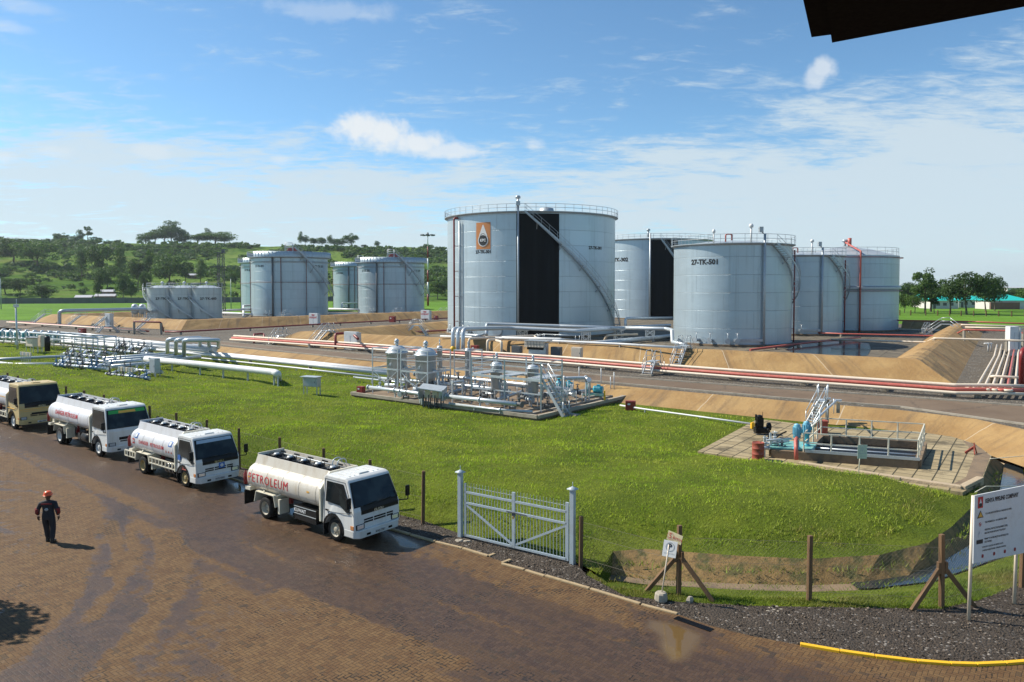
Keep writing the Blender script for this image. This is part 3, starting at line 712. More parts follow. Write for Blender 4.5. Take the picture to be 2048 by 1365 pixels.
# gravel between the kerb and the fence / grass
gr_poly = [Vector((p.x, p.y, 0)) for p in KERBF]+[Vector((26, 24, 0))]+[FRIGHT[-1]+Vector((14, 6, 0)), FRIGHT[-1]]+list(reversed(GR_OUT))[1:]+list(reversed([gp(1200, 1150, 0)]))[:0]+list(reversed(gate_back))+list(reversed(LEFTEDGE))
def gz(q, P):
    d = dist_line(P, q); return np.array([abs(mnoise.noise(Vector((a*.8, b*.8, 7))))*.10+mnoise.noise(Vector((a*2.5, b*2.5, 7)))*.03 for a, b in q])*np.clip(d/.6, 0, 1)
GRAVEL_P2 = [(p.x, p.y) for p in gr_poly]
sheet('gravel_strip', gr_poly, MGRAVEL, .4, gz, area=(-8, 18, 17, 32))
# deep base so nothing is open below
sheet('base_ground', [Vector((-400, -60, -1.4)), Vector((400, -60, -1.4)), Vector((400, 200, -1.4)), Vector((-400, 200, -1.4))], MMUD)
# --- plant level: gravel sheet, field to the horizon, roads
bl = [Vector((-130, 180, PZ)), Vector((-112, 172, PZ)), Vector((-70, 235, PZ)), Vector((45, 235, PZ)), Vector((62, 190, PZ)), Vector((92, 139, PZ)), Vector((140, 108, PZ)), Vector((140, 20, PZ))]
sheet('plant_gravel', TOPR+list(reversed(bl)), MGRAVB)
fld = [Vector((-130, 180, PZ)), Vector((-112, 172, PZ)), Vector((-70, 235, PZ)), Vector((45, 235, PZ)), Vector((62, 190, PZ)), Vector((92, 139, PZ)), Vector((140, 108, PZ)), Vector((140, 20, PZ)), Vector((4000, 20, PZ)), Vector((4000, 5000, PZ)), Vector((-4000, 5000, PZ)), Vector((-4000, 100, PZ)), TOPR[0]]
sheet('field', fld, MFIELD)
RT = [Vector((-100, 157.5, 0))]+G([(0, 655), (200, 668), (440, 684), (700, 707), (900, 724), (1240, 755.7), (1560, 779), (1800, 795), (2048, 813.6), (2200, 832)], PZ)
RB = [Vector((-92, 150, 0))]+G([(0, 664), (200, 676), (440, 690.5), (700, 718), (900, 736), (1240, 768), (1560, 797), (1800, 815), (2048, 850), (2200, 880)], PZ)
for L in (RT, RB):
    for p in L: p.z = PZ+.006
loft('service_road', [resample(RT, 1e9), resample(RB, 1e9)], MROAD)
mb = MB()
for i in range(len(RT)-1):
    for L, o_ in ((RT, .12), (RB, -.12)):
        if (L[i+1]-L[i]).length > .5: mb.bar(L[i]+Vector((0, o_, .04)), L[i+1]+Vector((0, o_, .04)), .16, .12)
struct(mb.build('road_edging', MCONC))
# --- bund walls (earth banks with a cement screed)
def bund(name, P, h=1.7, run=3.0, top=.7, z0=PZ, smooth_end=True):
    P = [Vector((p[0], p[1], 0)) for p in P]; NS = [max(1, int((b-a).length/1.8)) for a, b in zip(P[:-1], P[1:])]
    R_ = []
    for o_, z in ((0, 0), (run*.3, h*.31), (run*.62, h*.65), (run*.9, h*.93), (run+.08, h), (run+top-.08, h), (run*1.1+top, h*.93), (run*1.4+top, h*.65), (2*run+top, 0)):
        rc = off2d(P, o_); r = []
        for a, b, n_ in zip(rc[:-1], rc[1:], NS): r += [a.lerp(b, i/n_) for i in range(n_)]
        r.append(rc[-1].copy())
        for p in r:
            n_ = mnoise.noise(Vector((p.x*.45, p.y*.45, o_*.3)))*.10+mnoise.noise(Vector((p.x*1.7, p.y*1.7, 2)))*.03; p.z = z0+max(0, z+(n_ if z > 0 else 0))
        R_.append(r)
    a0, a1 = R_[0][0].copy(), R_[0][-1].copy()
    for r in R_:       # sloping ends
        pass
    o = loft(name, R_, MBUND, False); return o, R_
BB = [(-2, 157), tuple(gp(536, 689, PZ))[:2], tuple(gp(1910, 771, PZ))[:2], (84.5, 134), (74, 141)]
b1, BBR = bund('tank_bund', BB)
c0 = gp(362, 661, PZ); c1 = gp(900, 636.2, PZ)
BA = [(-88, 196), (-106.5, 166), tuple(c0)[:2], tuple(c1)[:2], (-5, 200)]
b2, BAR = bund('tank_bund', BA)
for r in (BBR, BAR):
    pass
def inner(Rr): return [Vector((p.x, p.y, PZ+.012)) for p in Rr[8]]
fl = inner(BBR); sheet('bund_floor', [fl[0]]+fl[1:]+[Vector((40, 205, PZ+.012)), Vector((5, 200, PZ+.012))], MBASIN_F)
fl = inner(BAR); sheet('bund_floor', fl[:]+[Vector((-40, 235, PZ+.012)), Vector((-70, 225, PZ+.012))], MBASIN_F)
# standing water inside the bund
wp = G([(1570, 700), (1600, 690), (1650, 684), (1700, 683), (1738, 688), (1742, 700), (1735, 712), (1690, 716), (1640, 712), (1590, 708)], PZ)
for p in wp: p.z = PZ+.03
sheet('standing_water', wp, MWATER)
# --- hills
def ridge(px):
    xs = [-600, 0, 150, 300, 500, 700, 800, 900, 1000, 1150, 1400]; ys = [78, 90, 88, 86, 83, 80, 76, 68, 56, 28, -2]
    return np.interp(px, xs, ys)
HN_X, HN_Y = 150, 90
mbv = []; hv = np.zeros((HN_Y, HN_X, 3))
for j in range(HN_Y):
    tj = j/(HN_Y-1); Y = 350+750*tj**1.15
    for i in range(HN_X):
        px = -700+2200*i/(HN_X-1); X = (px-1024)/1500*Y
        s = min(1, max(0, (Y-372)/(800-372))); s = s**1.25
        hz_ = ridge(px)/1500*800+8 if ridge(px) > 0 else 0
        z = PZ-.5+max(0, hz_)*s
        if Y > 800: z = PZ-.5+max(0, hz_)+(Y-800)*.018
        z += (mnoise.noise(Vector((X*.012, Y*.012, 1)))*5+mnoise.noise(Vector((X*.04, Y*.04, 2)))*1.6)*min(1, s*2.2)*(1 if hz_ > 4 else .15)
        hv[j, i] = (X, Y, z)
V = [tuple(hv[j, i]) for j in range(HN_Y) for i in range(HN_X)]
F = [(j*HN_X+i, j*HN_X+i+1, (j+1)*HN_X+i+1, (j+1)*HN_X+i) for j in range(HN_Y-1) for i in range(HN_X-1)]
mb = MB(); mb.add(V, F, True); struct(mb.build('hillside', MHILL, recalc=False))
def hill_at(px, Y):
    tj = ((Y-350)/750)**(1/1.15)*(HN_Y-1); ti = (px+700)/2200*(HN_X-1)
    j, i = int(min(max(tj, 0), HN_Y-2)), int(min(max(ti, 0), HN_X-2)); a, b = tj-j, ti-i
    p = hv[j, i]*(1-a)*(1-b)+hv[j+1, i]*a*(1-b)+hv[j, i+1]*(1-a)*b+hv[j+1, i+1]*a*b
    return Vector(p)
# ------------------------------------------------------------------ vegetation
def tri_mesh(name, V, F, mat, lv=None, smooth=False):
    me = bpy.data.meshes.new(name); V = np.asarray(V, np.float32); F = np.asarray(F, np.int32)
    me.vertices.add(len(V)); me.vertices.foreach_set('co', V.ravel())
    k = F.shape[1]; me.loops.add(F.size); me.loops.foreach_set('vertex_index', F.ravel())
    me.polygons.add(len(F)); me.polygons.foreach_set('loop_start', np.arange(0, F.size, k, dtype=np.int32)); me.polygons.foreach_set('loop_total', np.full(len(F), k, np.int32))
    me.update(calc_edges=True)
    if lv is not None:
        a = me.attributes.new('lv', 'FLOAT', 'POINT'); a.data.foreach_set('value', np.asarray(lv, np.float32))
    me.materials.append(mat); return me
def leaf_cloud(centres, radii, n, size, seed=0, flat=.8):
    """leaf-sized quads spread over clumps; returns V, F, lv"""
    r = np.random.default_rng(seed); C = np.array(centres); Rr = np.array(radii)
    w = Rr**2; idx = r.choice(len(C), n, p=w/w.sum())
    d = r.normal(size=(n, 3)); d /= np.linalg.norm(d, axis=1)[:, None]; d[:, 2] = np.where(d[:, 2] < -.3, -d[:, 2], d[:, 2])
    rad = Rr[idx]*(.55+.5*r.random(n)**.6)
    P = C[idx]+d*rad[:, None]*np.array([1, 1, flat])
    nn = d+r.normal(size=(n, 3))*.55; nn /= np.linalg.norm(nn, axis=1)[:, None]
    a = np.cross(nn, r.normal(size=(n, 3))); a /= np.linalg.norm(a, axis=1)[:, None]; b = np.cross(nn, a)
    s = size*(.6+.8*r.random(n))[:, None]
    V = np.stack([P-a*s-b*s*.5, P+a*s*.2-b*s*.7, P+a*s+b*s*.2, P-a*s*.3+b*s*.8], 1).reshape(-1, 3)
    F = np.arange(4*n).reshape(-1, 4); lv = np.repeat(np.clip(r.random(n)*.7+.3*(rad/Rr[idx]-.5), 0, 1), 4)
    return V, F, lv
def tree_proto(kind, seed):
    """unit tree: height 1, built in its own coordinates"""
    r = random.Random(seed); cs, rs = [], []; trunk = MB()
    if kind == 'round': c0, cw, ch, K, base = .60, .36, .34, 26, .22
    elif kind == 'tall': c0, cw, ch, K, base = .60, .20, .38, 24, .25
    elif kind == 'spread': c0, cw, ch, K, base = .62, .50, .26, 34, .25
    elif kind == 'patchy': c0, cw, ch, K, base = .66, .26, .32, 13, .35
    else: c0, cw, ch, K, base = .5, .42, .42, 22, .1
    for i in range(K):
        while True:
            x, y, z = [r.uniform(-1, 1) for _ in range(3)]
            if x*x+y*y+z*z < 1: break
        q = (x*cw, y*cw, c0+z*ch)
        cs.append(q); rs.append((.06+.07*r.random())*(1.7 if kind != 'patchy' else 1.05)*(1.2-.4*max(0, z)))
    lean = (r.uniform(-.03, .03), r.uniform(-.03, .03))
    p0 = Vector((0, 0, -.02)); p1 = Vector((lean[0], lean[1], base)); p2 = Vector((lean[0]*2, lean[1]*2, c0))
    trunk.tube(p0, p1, .026, 7, .018); trunk.tube(p1, p2, .018, 6, .009)
    for c in cs[::3]: trunk.tube(p1.lerp(p2, r.random()*.8), Vector(c), .009, 4, .003)
    n = {'round': 3400, 'tall': 2300, 'spread': 3000, 'patchy': 1600}.get(kind, 1500)
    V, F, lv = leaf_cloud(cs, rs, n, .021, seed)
    return trunk, (V, F, lv)
PROT = {}
def get_tree(kind, seed, leafmat):
    k = (kind, seed, leafmat.name)
    if k not in PROT:
        tr, (V, F, lv) = tree_proto(kind, seed)
        mt = bpy.data.meshes.new('trunk'); mt.from_pydata([tuple(v) for v in tr.v], [], tr.f); mt.materials.append(MBARK)
        PROT[k] = (mt, tri_mesh('crown', V, F, leafmat, lv))
    return PROT[k]
def tree(loc, h, w, kind, seed, label, name='tree', cat='tree', group=None, leafmat=None, rz=0):
    mt, mc = get_tree(kind, seed, leafmat or MLEAFF)
    e = thing(name, label, cat, loc, rz, group); e.scale = (w, w, h)
    for n_, m_ in (('trunk', mt), ('crown', mc)):
        o = bpy.data.objects.new(n_, m_); COL.objects.link(o); o.parent = e
    return e
# trees of the right-hand field: (px of trunk, base y, top y, crown width px)
def field_tree(px, by, ty, wpx, kind, seed, label, mat=MLEAF, nominal=.72):
    Y = (CAMH-PZ)*FPX/(by-YH); h = (by-ty)/FPX*Y; w = wpx/FPX*Y/nominal
    tree(at(px, Y, PZ), h, w, kind, seed, label, group='trees in the field beyond the tanks', leafmat=mat, rz=seed)
field_tree(1809, 626, 585, 26, 'round', 1, 'small slender tree nearest the right edge of the far rust-streaked tank', MLEAFL)
field_tree(1830, 627, 583, 26, 'round', 2, 'small light green tree with leaning round crown in the right field', MLEAFL)
field_tree(1851, 627, 536, 46, 'patchy', 3, 'tall pale tree with twin pointed tops in the right field', MLEAFL, .6)
field_tree(1862, 624, 540, 40, 'tall', 13, 'tall dark tree standing close behind the twin-topped tree', MLEAF, .46)
field_tree(1869, 627, 586, 22, 'patchy', 4, 'thin young tree in front of the turquoise roof', MLEAFL, .6)
field_tree(1901, 628, 556, 50, 'round', 5, 'bushy mid-green tree just left of the big dark round tree', MLEAF)
field_tree(1934, 630, 541, 68, 'round', 6, 'biggest dark round tree with thick trunk in the right field', MLEAF, .8)
field_tree(1972, 624, 546, 44, 'round', 7, 'dark tree overlapping the right side of the biggest round tree', MLEAF)
field_tree(1990, 622, 551, 36, 'round', 8, 'dark tree over the turquoise-roofed brick house', MLEAF)
field_tree(2055, 617, 568, 44, 'round', 9, 'yellow-green tree cut by the right edge of the picture', MLEAFL)
for i, (px, by, ty, w, lab) in enumerate([(1806, 606, 563, 40, 'far dark tree touching the tank, behind the right field'), (1824, 606, 565, 34, 'far dark tree second from the tank, behind the right field'), (1845, 606, 570, 34, 'far dark tree behind the turquoise roofs'), (2022, 606, 577, 28, 'far dark tree beside the pale roof at the right skyline'), (2034, 607, 574, 30, 'far dark tree just right of the pale skyline roof'), (2008, 607, 579, 26, 'far dark low tree left of the pale skyline roof')]):
    field_tree(px, by, ty, w, 'round', 20+i % 3, lab, MLEAF)
# trees on the skyline of the hill
def hill_tree(px, Y, ty, wpx, kind, seed, label, mat=MLEAFF, nominal=.72, grp='trees on the hill skyline'):
    p = hill_at(px, Y); z1 = CAMH-(ty-YH)/FPX*Y; h = max(3, z1-p.z); w = wpx/FPX*Y/nominal
    p.z -= .3
    tree(p, h, w, kind, seed, label, group=grp, leafmat=mat, rz=seed*1.3)
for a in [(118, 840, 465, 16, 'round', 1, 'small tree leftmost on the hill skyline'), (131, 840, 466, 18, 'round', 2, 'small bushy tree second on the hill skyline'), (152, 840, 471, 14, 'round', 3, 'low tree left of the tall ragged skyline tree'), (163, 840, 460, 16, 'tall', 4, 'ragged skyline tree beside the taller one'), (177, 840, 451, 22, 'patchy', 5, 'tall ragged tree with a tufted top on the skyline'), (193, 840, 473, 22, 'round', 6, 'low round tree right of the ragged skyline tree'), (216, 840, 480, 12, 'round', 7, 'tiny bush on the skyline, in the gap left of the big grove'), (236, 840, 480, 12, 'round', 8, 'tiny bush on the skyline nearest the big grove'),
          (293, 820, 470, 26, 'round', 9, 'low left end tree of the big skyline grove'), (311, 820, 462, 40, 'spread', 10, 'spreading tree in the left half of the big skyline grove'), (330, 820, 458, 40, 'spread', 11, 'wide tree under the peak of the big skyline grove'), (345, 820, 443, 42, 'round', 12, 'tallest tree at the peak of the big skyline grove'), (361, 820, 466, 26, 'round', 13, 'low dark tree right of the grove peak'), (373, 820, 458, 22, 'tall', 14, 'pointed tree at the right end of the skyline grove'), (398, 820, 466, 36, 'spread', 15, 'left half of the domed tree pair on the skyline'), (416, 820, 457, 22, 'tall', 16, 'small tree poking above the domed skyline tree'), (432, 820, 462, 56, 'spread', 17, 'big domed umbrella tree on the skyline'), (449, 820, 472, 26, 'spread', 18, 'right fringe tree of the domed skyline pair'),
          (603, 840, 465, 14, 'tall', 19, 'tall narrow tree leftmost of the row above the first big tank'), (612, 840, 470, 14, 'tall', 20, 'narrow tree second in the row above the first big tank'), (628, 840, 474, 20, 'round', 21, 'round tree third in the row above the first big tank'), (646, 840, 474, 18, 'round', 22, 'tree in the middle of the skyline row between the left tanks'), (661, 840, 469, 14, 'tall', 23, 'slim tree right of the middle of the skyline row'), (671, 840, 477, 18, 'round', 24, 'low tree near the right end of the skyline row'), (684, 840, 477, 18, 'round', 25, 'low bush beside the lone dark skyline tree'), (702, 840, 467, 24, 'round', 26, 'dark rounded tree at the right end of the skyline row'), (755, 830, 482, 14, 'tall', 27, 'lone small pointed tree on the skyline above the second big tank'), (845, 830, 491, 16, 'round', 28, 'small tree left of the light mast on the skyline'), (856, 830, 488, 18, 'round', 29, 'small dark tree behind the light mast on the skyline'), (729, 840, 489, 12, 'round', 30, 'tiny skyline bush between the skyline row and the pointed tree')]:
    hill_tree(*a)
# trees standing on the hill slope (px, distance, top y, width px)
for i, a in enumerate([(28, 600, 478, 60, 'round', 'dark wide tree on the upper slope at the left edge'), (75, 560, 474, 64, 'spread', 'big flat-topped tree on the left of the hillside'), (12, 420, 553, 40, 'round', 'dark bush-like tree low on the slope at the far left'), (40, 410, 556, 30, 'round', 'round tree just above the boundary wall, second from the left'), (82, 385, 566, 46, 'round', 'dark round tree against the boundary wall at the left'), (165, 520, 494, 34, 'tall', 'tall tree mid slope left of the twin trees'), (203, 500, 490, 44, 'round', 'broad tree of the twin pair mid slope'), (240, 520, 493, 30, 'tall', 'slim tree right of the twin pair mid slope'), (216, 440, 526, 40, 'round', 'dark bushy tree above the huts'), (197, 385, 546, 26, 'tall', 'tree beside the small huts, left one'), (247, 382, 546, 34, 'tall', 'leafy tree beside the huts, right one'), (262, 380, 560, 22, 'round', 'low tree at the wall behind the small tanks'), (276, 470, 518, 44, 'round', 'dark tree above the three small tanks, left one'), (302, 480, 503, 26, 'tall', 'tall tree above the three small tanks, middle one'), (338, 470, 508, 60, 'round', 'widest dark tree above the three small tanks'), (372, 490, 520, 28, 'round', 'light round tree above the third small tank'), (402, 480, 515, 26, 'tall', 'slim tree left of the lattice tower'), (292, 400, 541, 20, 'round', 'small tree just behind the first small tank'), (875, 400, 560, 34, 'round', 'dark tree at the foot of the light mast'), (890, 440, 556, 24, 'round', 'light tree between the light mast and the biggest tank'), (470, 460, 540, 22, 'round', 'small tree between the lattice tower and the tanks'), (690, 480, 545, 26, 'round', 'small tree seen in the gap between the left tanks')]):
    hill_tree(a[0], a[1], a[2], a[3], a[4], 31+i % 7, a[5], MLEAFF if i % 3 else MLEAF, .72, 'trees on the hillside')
# hillside scrub: one mass of bushes
bush_pts = []; rr = random.Random(3)
for _ in range(5200):
    px = rr.uniform(-250, 1180); Y = rr.uniform(384, 790); p = hill_at(px, Y)
    if ridge(px) < 12: continue
    n = mnoise.noise(Vector((p.x*.014, p.y*.010, 5)))+.5*mnoise.noise(Vector((p.x*.05, p.y*.05, 9)))
    up = (Y-384)/400
    if n+up*.7 > .44 or rr.random() < .05: bush_pts.append((p, rr.uniform(1.6, 4.2)*(1+.3*up)))
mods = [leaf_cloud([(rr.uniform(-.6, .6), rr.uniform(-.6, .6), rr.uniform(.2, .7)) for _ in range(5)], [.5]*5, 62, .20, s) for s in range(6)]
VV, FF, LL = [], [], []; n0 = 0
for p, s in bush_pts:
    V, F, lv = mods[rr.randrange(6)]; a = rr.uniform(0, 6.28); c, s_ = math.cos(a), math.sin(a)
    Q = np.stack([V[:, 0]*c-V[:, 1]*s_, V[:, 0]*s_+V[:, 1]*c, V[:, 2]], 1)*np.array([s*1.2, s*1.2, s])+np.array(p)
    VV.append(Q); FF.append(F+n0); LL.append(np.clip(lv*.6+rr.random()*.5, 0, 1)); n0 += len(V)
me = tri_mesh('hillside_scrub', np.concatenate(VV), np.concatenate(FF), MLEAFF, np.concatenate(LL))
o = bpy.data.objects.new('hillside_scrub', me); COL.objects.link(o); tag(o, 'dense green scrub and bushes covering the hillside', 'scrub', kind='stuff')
# --- lawn grass: blades
def blades(P2, n, hmin, hmax, wid, seed, hole=None, zf=None, ymin=0, ymax=1e9, xr=None):
    r = np.random.default_rng(seed); A = np.array(P2); x0, y0 = A.min(0); x1, y1 = A.max(0); y0 = max(y0, ymin); y1 = min(y1, ymax)
    if xr: x0, x1 = max(x0, xr[0]), min(x1, xr[1])
    q = np.stack([r.uniform(x0, x1, n), r.uniform(y0, y1, n)], 1)
    q = q[np.abs(q[:, 0]/q[:, 1]) < .72]
    q = q[in_poly(P2, q)]
    for h in (hole or []): q = q[~in_poly(h, q)]
    cn = np.array([mnoise.noise(Vector((x*1.6, y*1.6, 8)))+.7*mnoise.noise(Vector((x*4.5, y*4.5, 9))) for x, y in q]); q = q[cn > r.uniform(-.75, .15, len(q))]; 
    z = zf(q) if zf else np.zeros(len(q)); m = len(q)
    a = r.uniform(0, 2*np.pi, m); h = r.uniform(hmin, hmax, m); w = wid*(.6+.8*r.random(m)); le = h*r.uniform(.2, 1.1, m)
    b = r.uniform(0, 2*np.pi, m)
    dx, dy = np.cos(a)*w, np.sin(a)*w
    base = np.stack([q[:, 0], q[:, 1], z-.02], 1)
    off = np.stack([dx, dy, np.zeros(m)], 1); tip = base+np.stack([np.cos(b)*le, np.sin(b)*le, h], 1)
    V = np.stack([base-off, base+off, tip], 1).reshape(-1, 3); F = np.arange(3*m).reshape(-1, 3)
    cl = np.array([mnoise.noise(Vector((x*.5, y*.5, 0)))+.6*mnoise.noise(Vector((x*1.8, y*1.8, 4))) for x, y in q[::1]]) if m < 400000 else np.zeros(m)
    lv = np.repeat(np.clip(.45+cl*1.3+r.uniform(-.25, .25, m), 0, 1), 3)
    return V, F, lv
def join_stuff(name, parts, mat, label, cat):
    VV, FF, LL, n = [], [], [], 0
    for V, F, lv in parts: VV.append(V); FF.append(F+n); LL.append(lv); n += len(V)
    me = tri_mesh(name, np.concatenate(VV), np.concatenate(FF), mat, np.concatenate(LL))
    o = bpy.data.objects.new(name, me); COL.objects.link(o); tag(o, label, cat, kind='stuff'); return o
holes = [[(p.x, p.y) for p in PAD_P], [(p.x, p.y) for p in SKID_P]]
lz = lambda q: lawn_z(q, LAWN_P2)
join_stuff('lawn_grass', [blades(LAWN_P2, 300000, .04, .13, .012, 1, holes, lz, 22, 34), blades(LAWN_P2, 270000, .05, .16, .016, 2, holes, lz, 34, 48), blades(LAWN_P2, 170000, .06, .16, .024, 3, holes, lz, 48, 66), blades(LAWN_P2, 110000, .07, .2, .045, 4, holes, lz, 66, 115)], MBLADE, 'short green grass covering the sloping lawn', 'grass')
# rough grass at the lower edge by the drain and along the fence
edge_line = LEFTEDGE+gate_back+[gp(1200, 1150, 0)]+DIN_T[:9]
e2 = off2d(edge_line, 1.7); rough1 = [(p.x, p.y) for p in edge_line]+[(p.x, p.y) for p in reversed(e2)]
verge2 = [(p.x, p.y) for p in strip_poly]
join_stuff('rough_grass', [blades(rough1, 230000, .08, .26, .013, 5, holes, lz, 20, 60, (-30, 22)), blades(verge2, 90000, .04, .13, .011, 6, None, lambda q: np.full(len(q), .0), 19, 27),
    blades([(p.x, p.y) for p in dO+list(reversed(dT))], 60000, .04, .12, .011, 8, None, lambda q: np.full(len(q), -.2), 19, 40), blades([(p.x, p.y) for p in dI+list(reversed(dB))], 16000, .05, .22, .016, 9, None, lambda q: np.full(len(q), -.12), 19, 36)], MBLADEF, 'long rough grass along the fence and drain edge', 'grass')
# stones lying in the gravel
def stones(P2, n, s0, s1, seed, z=.02, ymax=99):
    r = np.random.default_rng(seed); A = np.array(P2); x0, y0 = A.min(0); x1, y1 = A.max(0); y1 = min(y1, ymax)
    q = np.stack([r.uniform(max(x0, -9), x1, n), r.uniform(y0, y1, n)], 1); q = q[in_poly(P2, q)]; m = len(q)
    O = np.array([[1, 0, 0], [0, 1, 0], [-1, 0, 0], [0, -1, 0], [0, 0, 1], [0, 0, -1]], float); FO = np.array([[0, 1, 4], [1, 2, 4], [2, 3, 4], [3, 0, 4], [1, 0, 5], [2, 1, 5], [3, 2, 5], [0, 3, 5]])
    s = r.uniform(s0, s1, m)**1.0; V = O[None]*(1+r.uniform(-.35, .35, (m, 6, 1)))*s[:, None, None]*np.array([1, .8, .55]); a = r.uniform(0, 6.28, m)
    c, sn = np.cos(a)[:, None], np.sin(a)[:, None]; X = V[:, :, 0]*c-V[:, :, 1]*sn; Y = V[:, :, 0]*sn+V[:, :, 1]*c
    V = np.stack([X+q[:, 0][:, None], Y+q[:, 1][:, None], V[:, :, 2]+z], 2).reshape(-1, 3); F = (FO[None]+(np.arange(m)*6)[:, None, None]).reshape(-1, 3)
    return V, F, np.repeat(r.random(m)**2.2, 6)
MSTONE, k, p = base_mat('stones'); k.set(p.inputs['Base Color'], k.mix(k.node('ShaderNodeAttribute', attribute_name='lv').outputs['Fac'], (.034, .024, .016, 1), (.17, .13, .095, 1))); p.inputs['Roughness'].default_value = .9
join_stuff('gravel_stones', [stones(GRAVEL_P2, 46000, .012, .035, 1, .03, 32), stones(GRAVEL_P2, 900, .03, .06, 2, .04, 30)], MSTONE, 'loose dark gravel stones between the kerb and the fence', 'gravel')
# tree outside the picture whose shadow falls on the paving
c_ = gp(42, 1262, 0); base = c_+Vector((sd.x/sd.z*6.2, sd.y/sd.z*6.2, 0))
tree(Vector((base.x-1.7, base.y-.2, 0)), 7.8, 4.4, 'round', 77, 'leafy tree just outside the left edge, shading the paving', leafmat=MLEAF)
tree(Vector((base.x-1.5, base.y+.3, 0)), 7.6, 4.0, 'round', 78, 'second leafy tree crowding the one that shades the paving', leafmat=MLEAF)
# ------------------------------------------------------------------ storage tanks
def tank_shell(mb, r, h, a0=0, a1=2*math.pi, n=96, rr=0.0, z0=0.0):
    """cylinder wall with UV = (arc length, height)"""
    k = max(2, int(n*(a1-a0)/(2*math.pi))); V = []; F = []; uv = []
    lv = 8; nb = len(mb.v)
    for j in range(lv+1):
        for i in range(k+1):
            a = a0+(a1-a0)*i/k; V.append(((r+rr)*math.cos(a), (r+rr)*math.sin(a), z0+(h-z0)*j/lv))
    for j in range(lv):
        for i in range(k):
            F.append((j*(k+1)+i, j*(k+1)+i+1, (j+1)*(k+1)+i+1, (j+1)*(k+1)+i))
            u0_, u1_ = (a0+(a1-a0)*i/k)*r, (a0+(a1-a0)*(i+1)/k)*r; v0, v1 = (h-z0)*j/lv, (h-z0)*(j+1)/lv
            uv += [u0_, v0, u1_, v0, u1_, v1, u0_, v1]
    mb.add(V, F, True); mb.uv = (mb.uv or [])+uv; return mb
def face_ang(c):
    """local angle on a tank at c that faces the camera"""
    return math.atan2(-c.y, -c.x)
def pol(r, a, z): return Vector((r*math.cos(a), r*math.sin(a), z))
def ring_rail(r, z, a0, a1, h=1.1, nrails=2, step=1.5, th=.03, plate=False):
    mb = MB(); n = max(2, int((a1-a0)*r/step)); pp = []
    for i in range(n+1):
        a = a0+(a1-a0)*i/n; mb.tube(pol(r, a, z), pol(r, a, z+h), th, 5, caps=False)
    m = n*2
    for k in range(nrails):
        zz = z+h*(k+1)/nrails
        pts = [pol(r, a0+(a1-a0)*i/m, zz) for i in range(m+1)]
        for p, q in zip(pts[:-1], pts[1:]): mb.tube(p, q, th, 5, caps=False)
    return mb
def spiral_stair(t, r, h, a_top, a_bot, w=.8, landings=(), z_bot=0.0, mat=None):
    """helical stair round the shell, from the top platform down; treads, two stringers, outer handrail, brackets"""
    mat = mat or MGREY
    st = thing_child('stair', t); n = int((h-z_bot)/.26); tr = MB(); hr = MB(); br = tr
    pi = po = ph = pm = None
    segs = [(0.0, 1.0)]
    for i in range(n+1):
        f = i/n; a = a_top+(a_bot-a_top)*f; z = h-(h-z_bot)*f
        for l in landings:
            pass
        da = (a_bot-a_top)/n*.62
        ai, ao = r+.12, r+.12+w
        p = [pol(ai, a-da/2, z), pol(ao, a-da/2, z), pol(ao, a+da/2, z), pol(ai, a+da/2, z)]
        tr.add(p+[v-Vector((0, 0, .05)) for v in p], [(0, 1, 2, 3), (7, 6, 5, 4), (0, 4, 5, 1), (1, 5, 6, 2), (2, 6, 7, 3), (3, 7, 4, 0)])
        qi, qo, qh, qm = pol(ai, a, z), pol(ao, a, z), pol(ao, a, z+1.05), pol(ao, a, z+.55)
        if pi:
            for x, y in ((pi, qi), (po, qo)): tr.bar(x-Vector((0, 0, .05)), y-Vector((0, 0, .05)), .05, .26)
            hr.tube(ph, qh, .03, 5, caps=False); hr.tube(pm, qm, .024, 4, caps=False)
        if i % 4 == 0: hr.tube(qo, qh, .026, 5, caps=False)
        if i % 12 == 6: br.bar(pol(r, a, z-1.1), qo-Vector((0, 0, .15)), .09, .09); br.bar(pol(r, a, z-.2), qo-Vector((0, 0, .2)), .08, .08)
        pi, po, ph, pm = qi, qo, qh, qm
    tr.build('stair_flight', mat, t, world=False); hr.build('handrail', mat, t, world=False)
    bpy.data.objects.remove(st)
def thing_child(name, par):
    o = bpy.data.objects.new(name, None); COL.objects.link(o); o.parent = par; return o
def cyl_text(mb, s, size, r, a, z, w=1.0, bold=.03):
    put_text(mb, s, size, lambda u, v: pol(r+.02, a+u/r, z+v), bold, w); return mb
def tank(px, hw, ytop, ybase, label, mat=MTANK, group='white storage tanks', zc=None):
    Y = (CAMH-PZ)*FPX/(ybase-YH)*1.012; X = (px-1024)/FPX*Y; cth = math.cos(math.atan2(X, Y))
    r = Y*hw*cth/FPX; h = CAMH+(YH-ytop)/FPX*Y-PZ
    t = thing('storage_tank', label, 'tank', (X, Y, PZ), 0, group)
    t['_rad'] = r; t['_h'] = h
    fa = math.atan2(-Y, -X); D = math.hypot(X, Y); mx = math.acos(r/D)
    def ang(dx):     # dx in -1..1 : position across the visible face as the picture shows it
        tg = abs(dx)*r*math.sin(mx)/(D-r*math.cos(mx)); lo, hi = 0.0, mx
        if abs(dx) >= .999: return fa+math.copysign(mx, dx)
        for _ in range(40):
            m_ = (lo+hi)/2
            if r*math.sin(m_)/(D-r*math.cos(m_)) < tg: lo = m_
            else: hi = m_
        return fa+math.copysign((lo+hi)/2, dx)
    def hz_of(a, py): return CAMH+(YH-py)/FPX*(Y+r*math.sin(a))-PZ     # height on the shell seen at a picture row
    ang.h = hz_of
    return t, r, h, ang, Vector((X, Y, PZ))
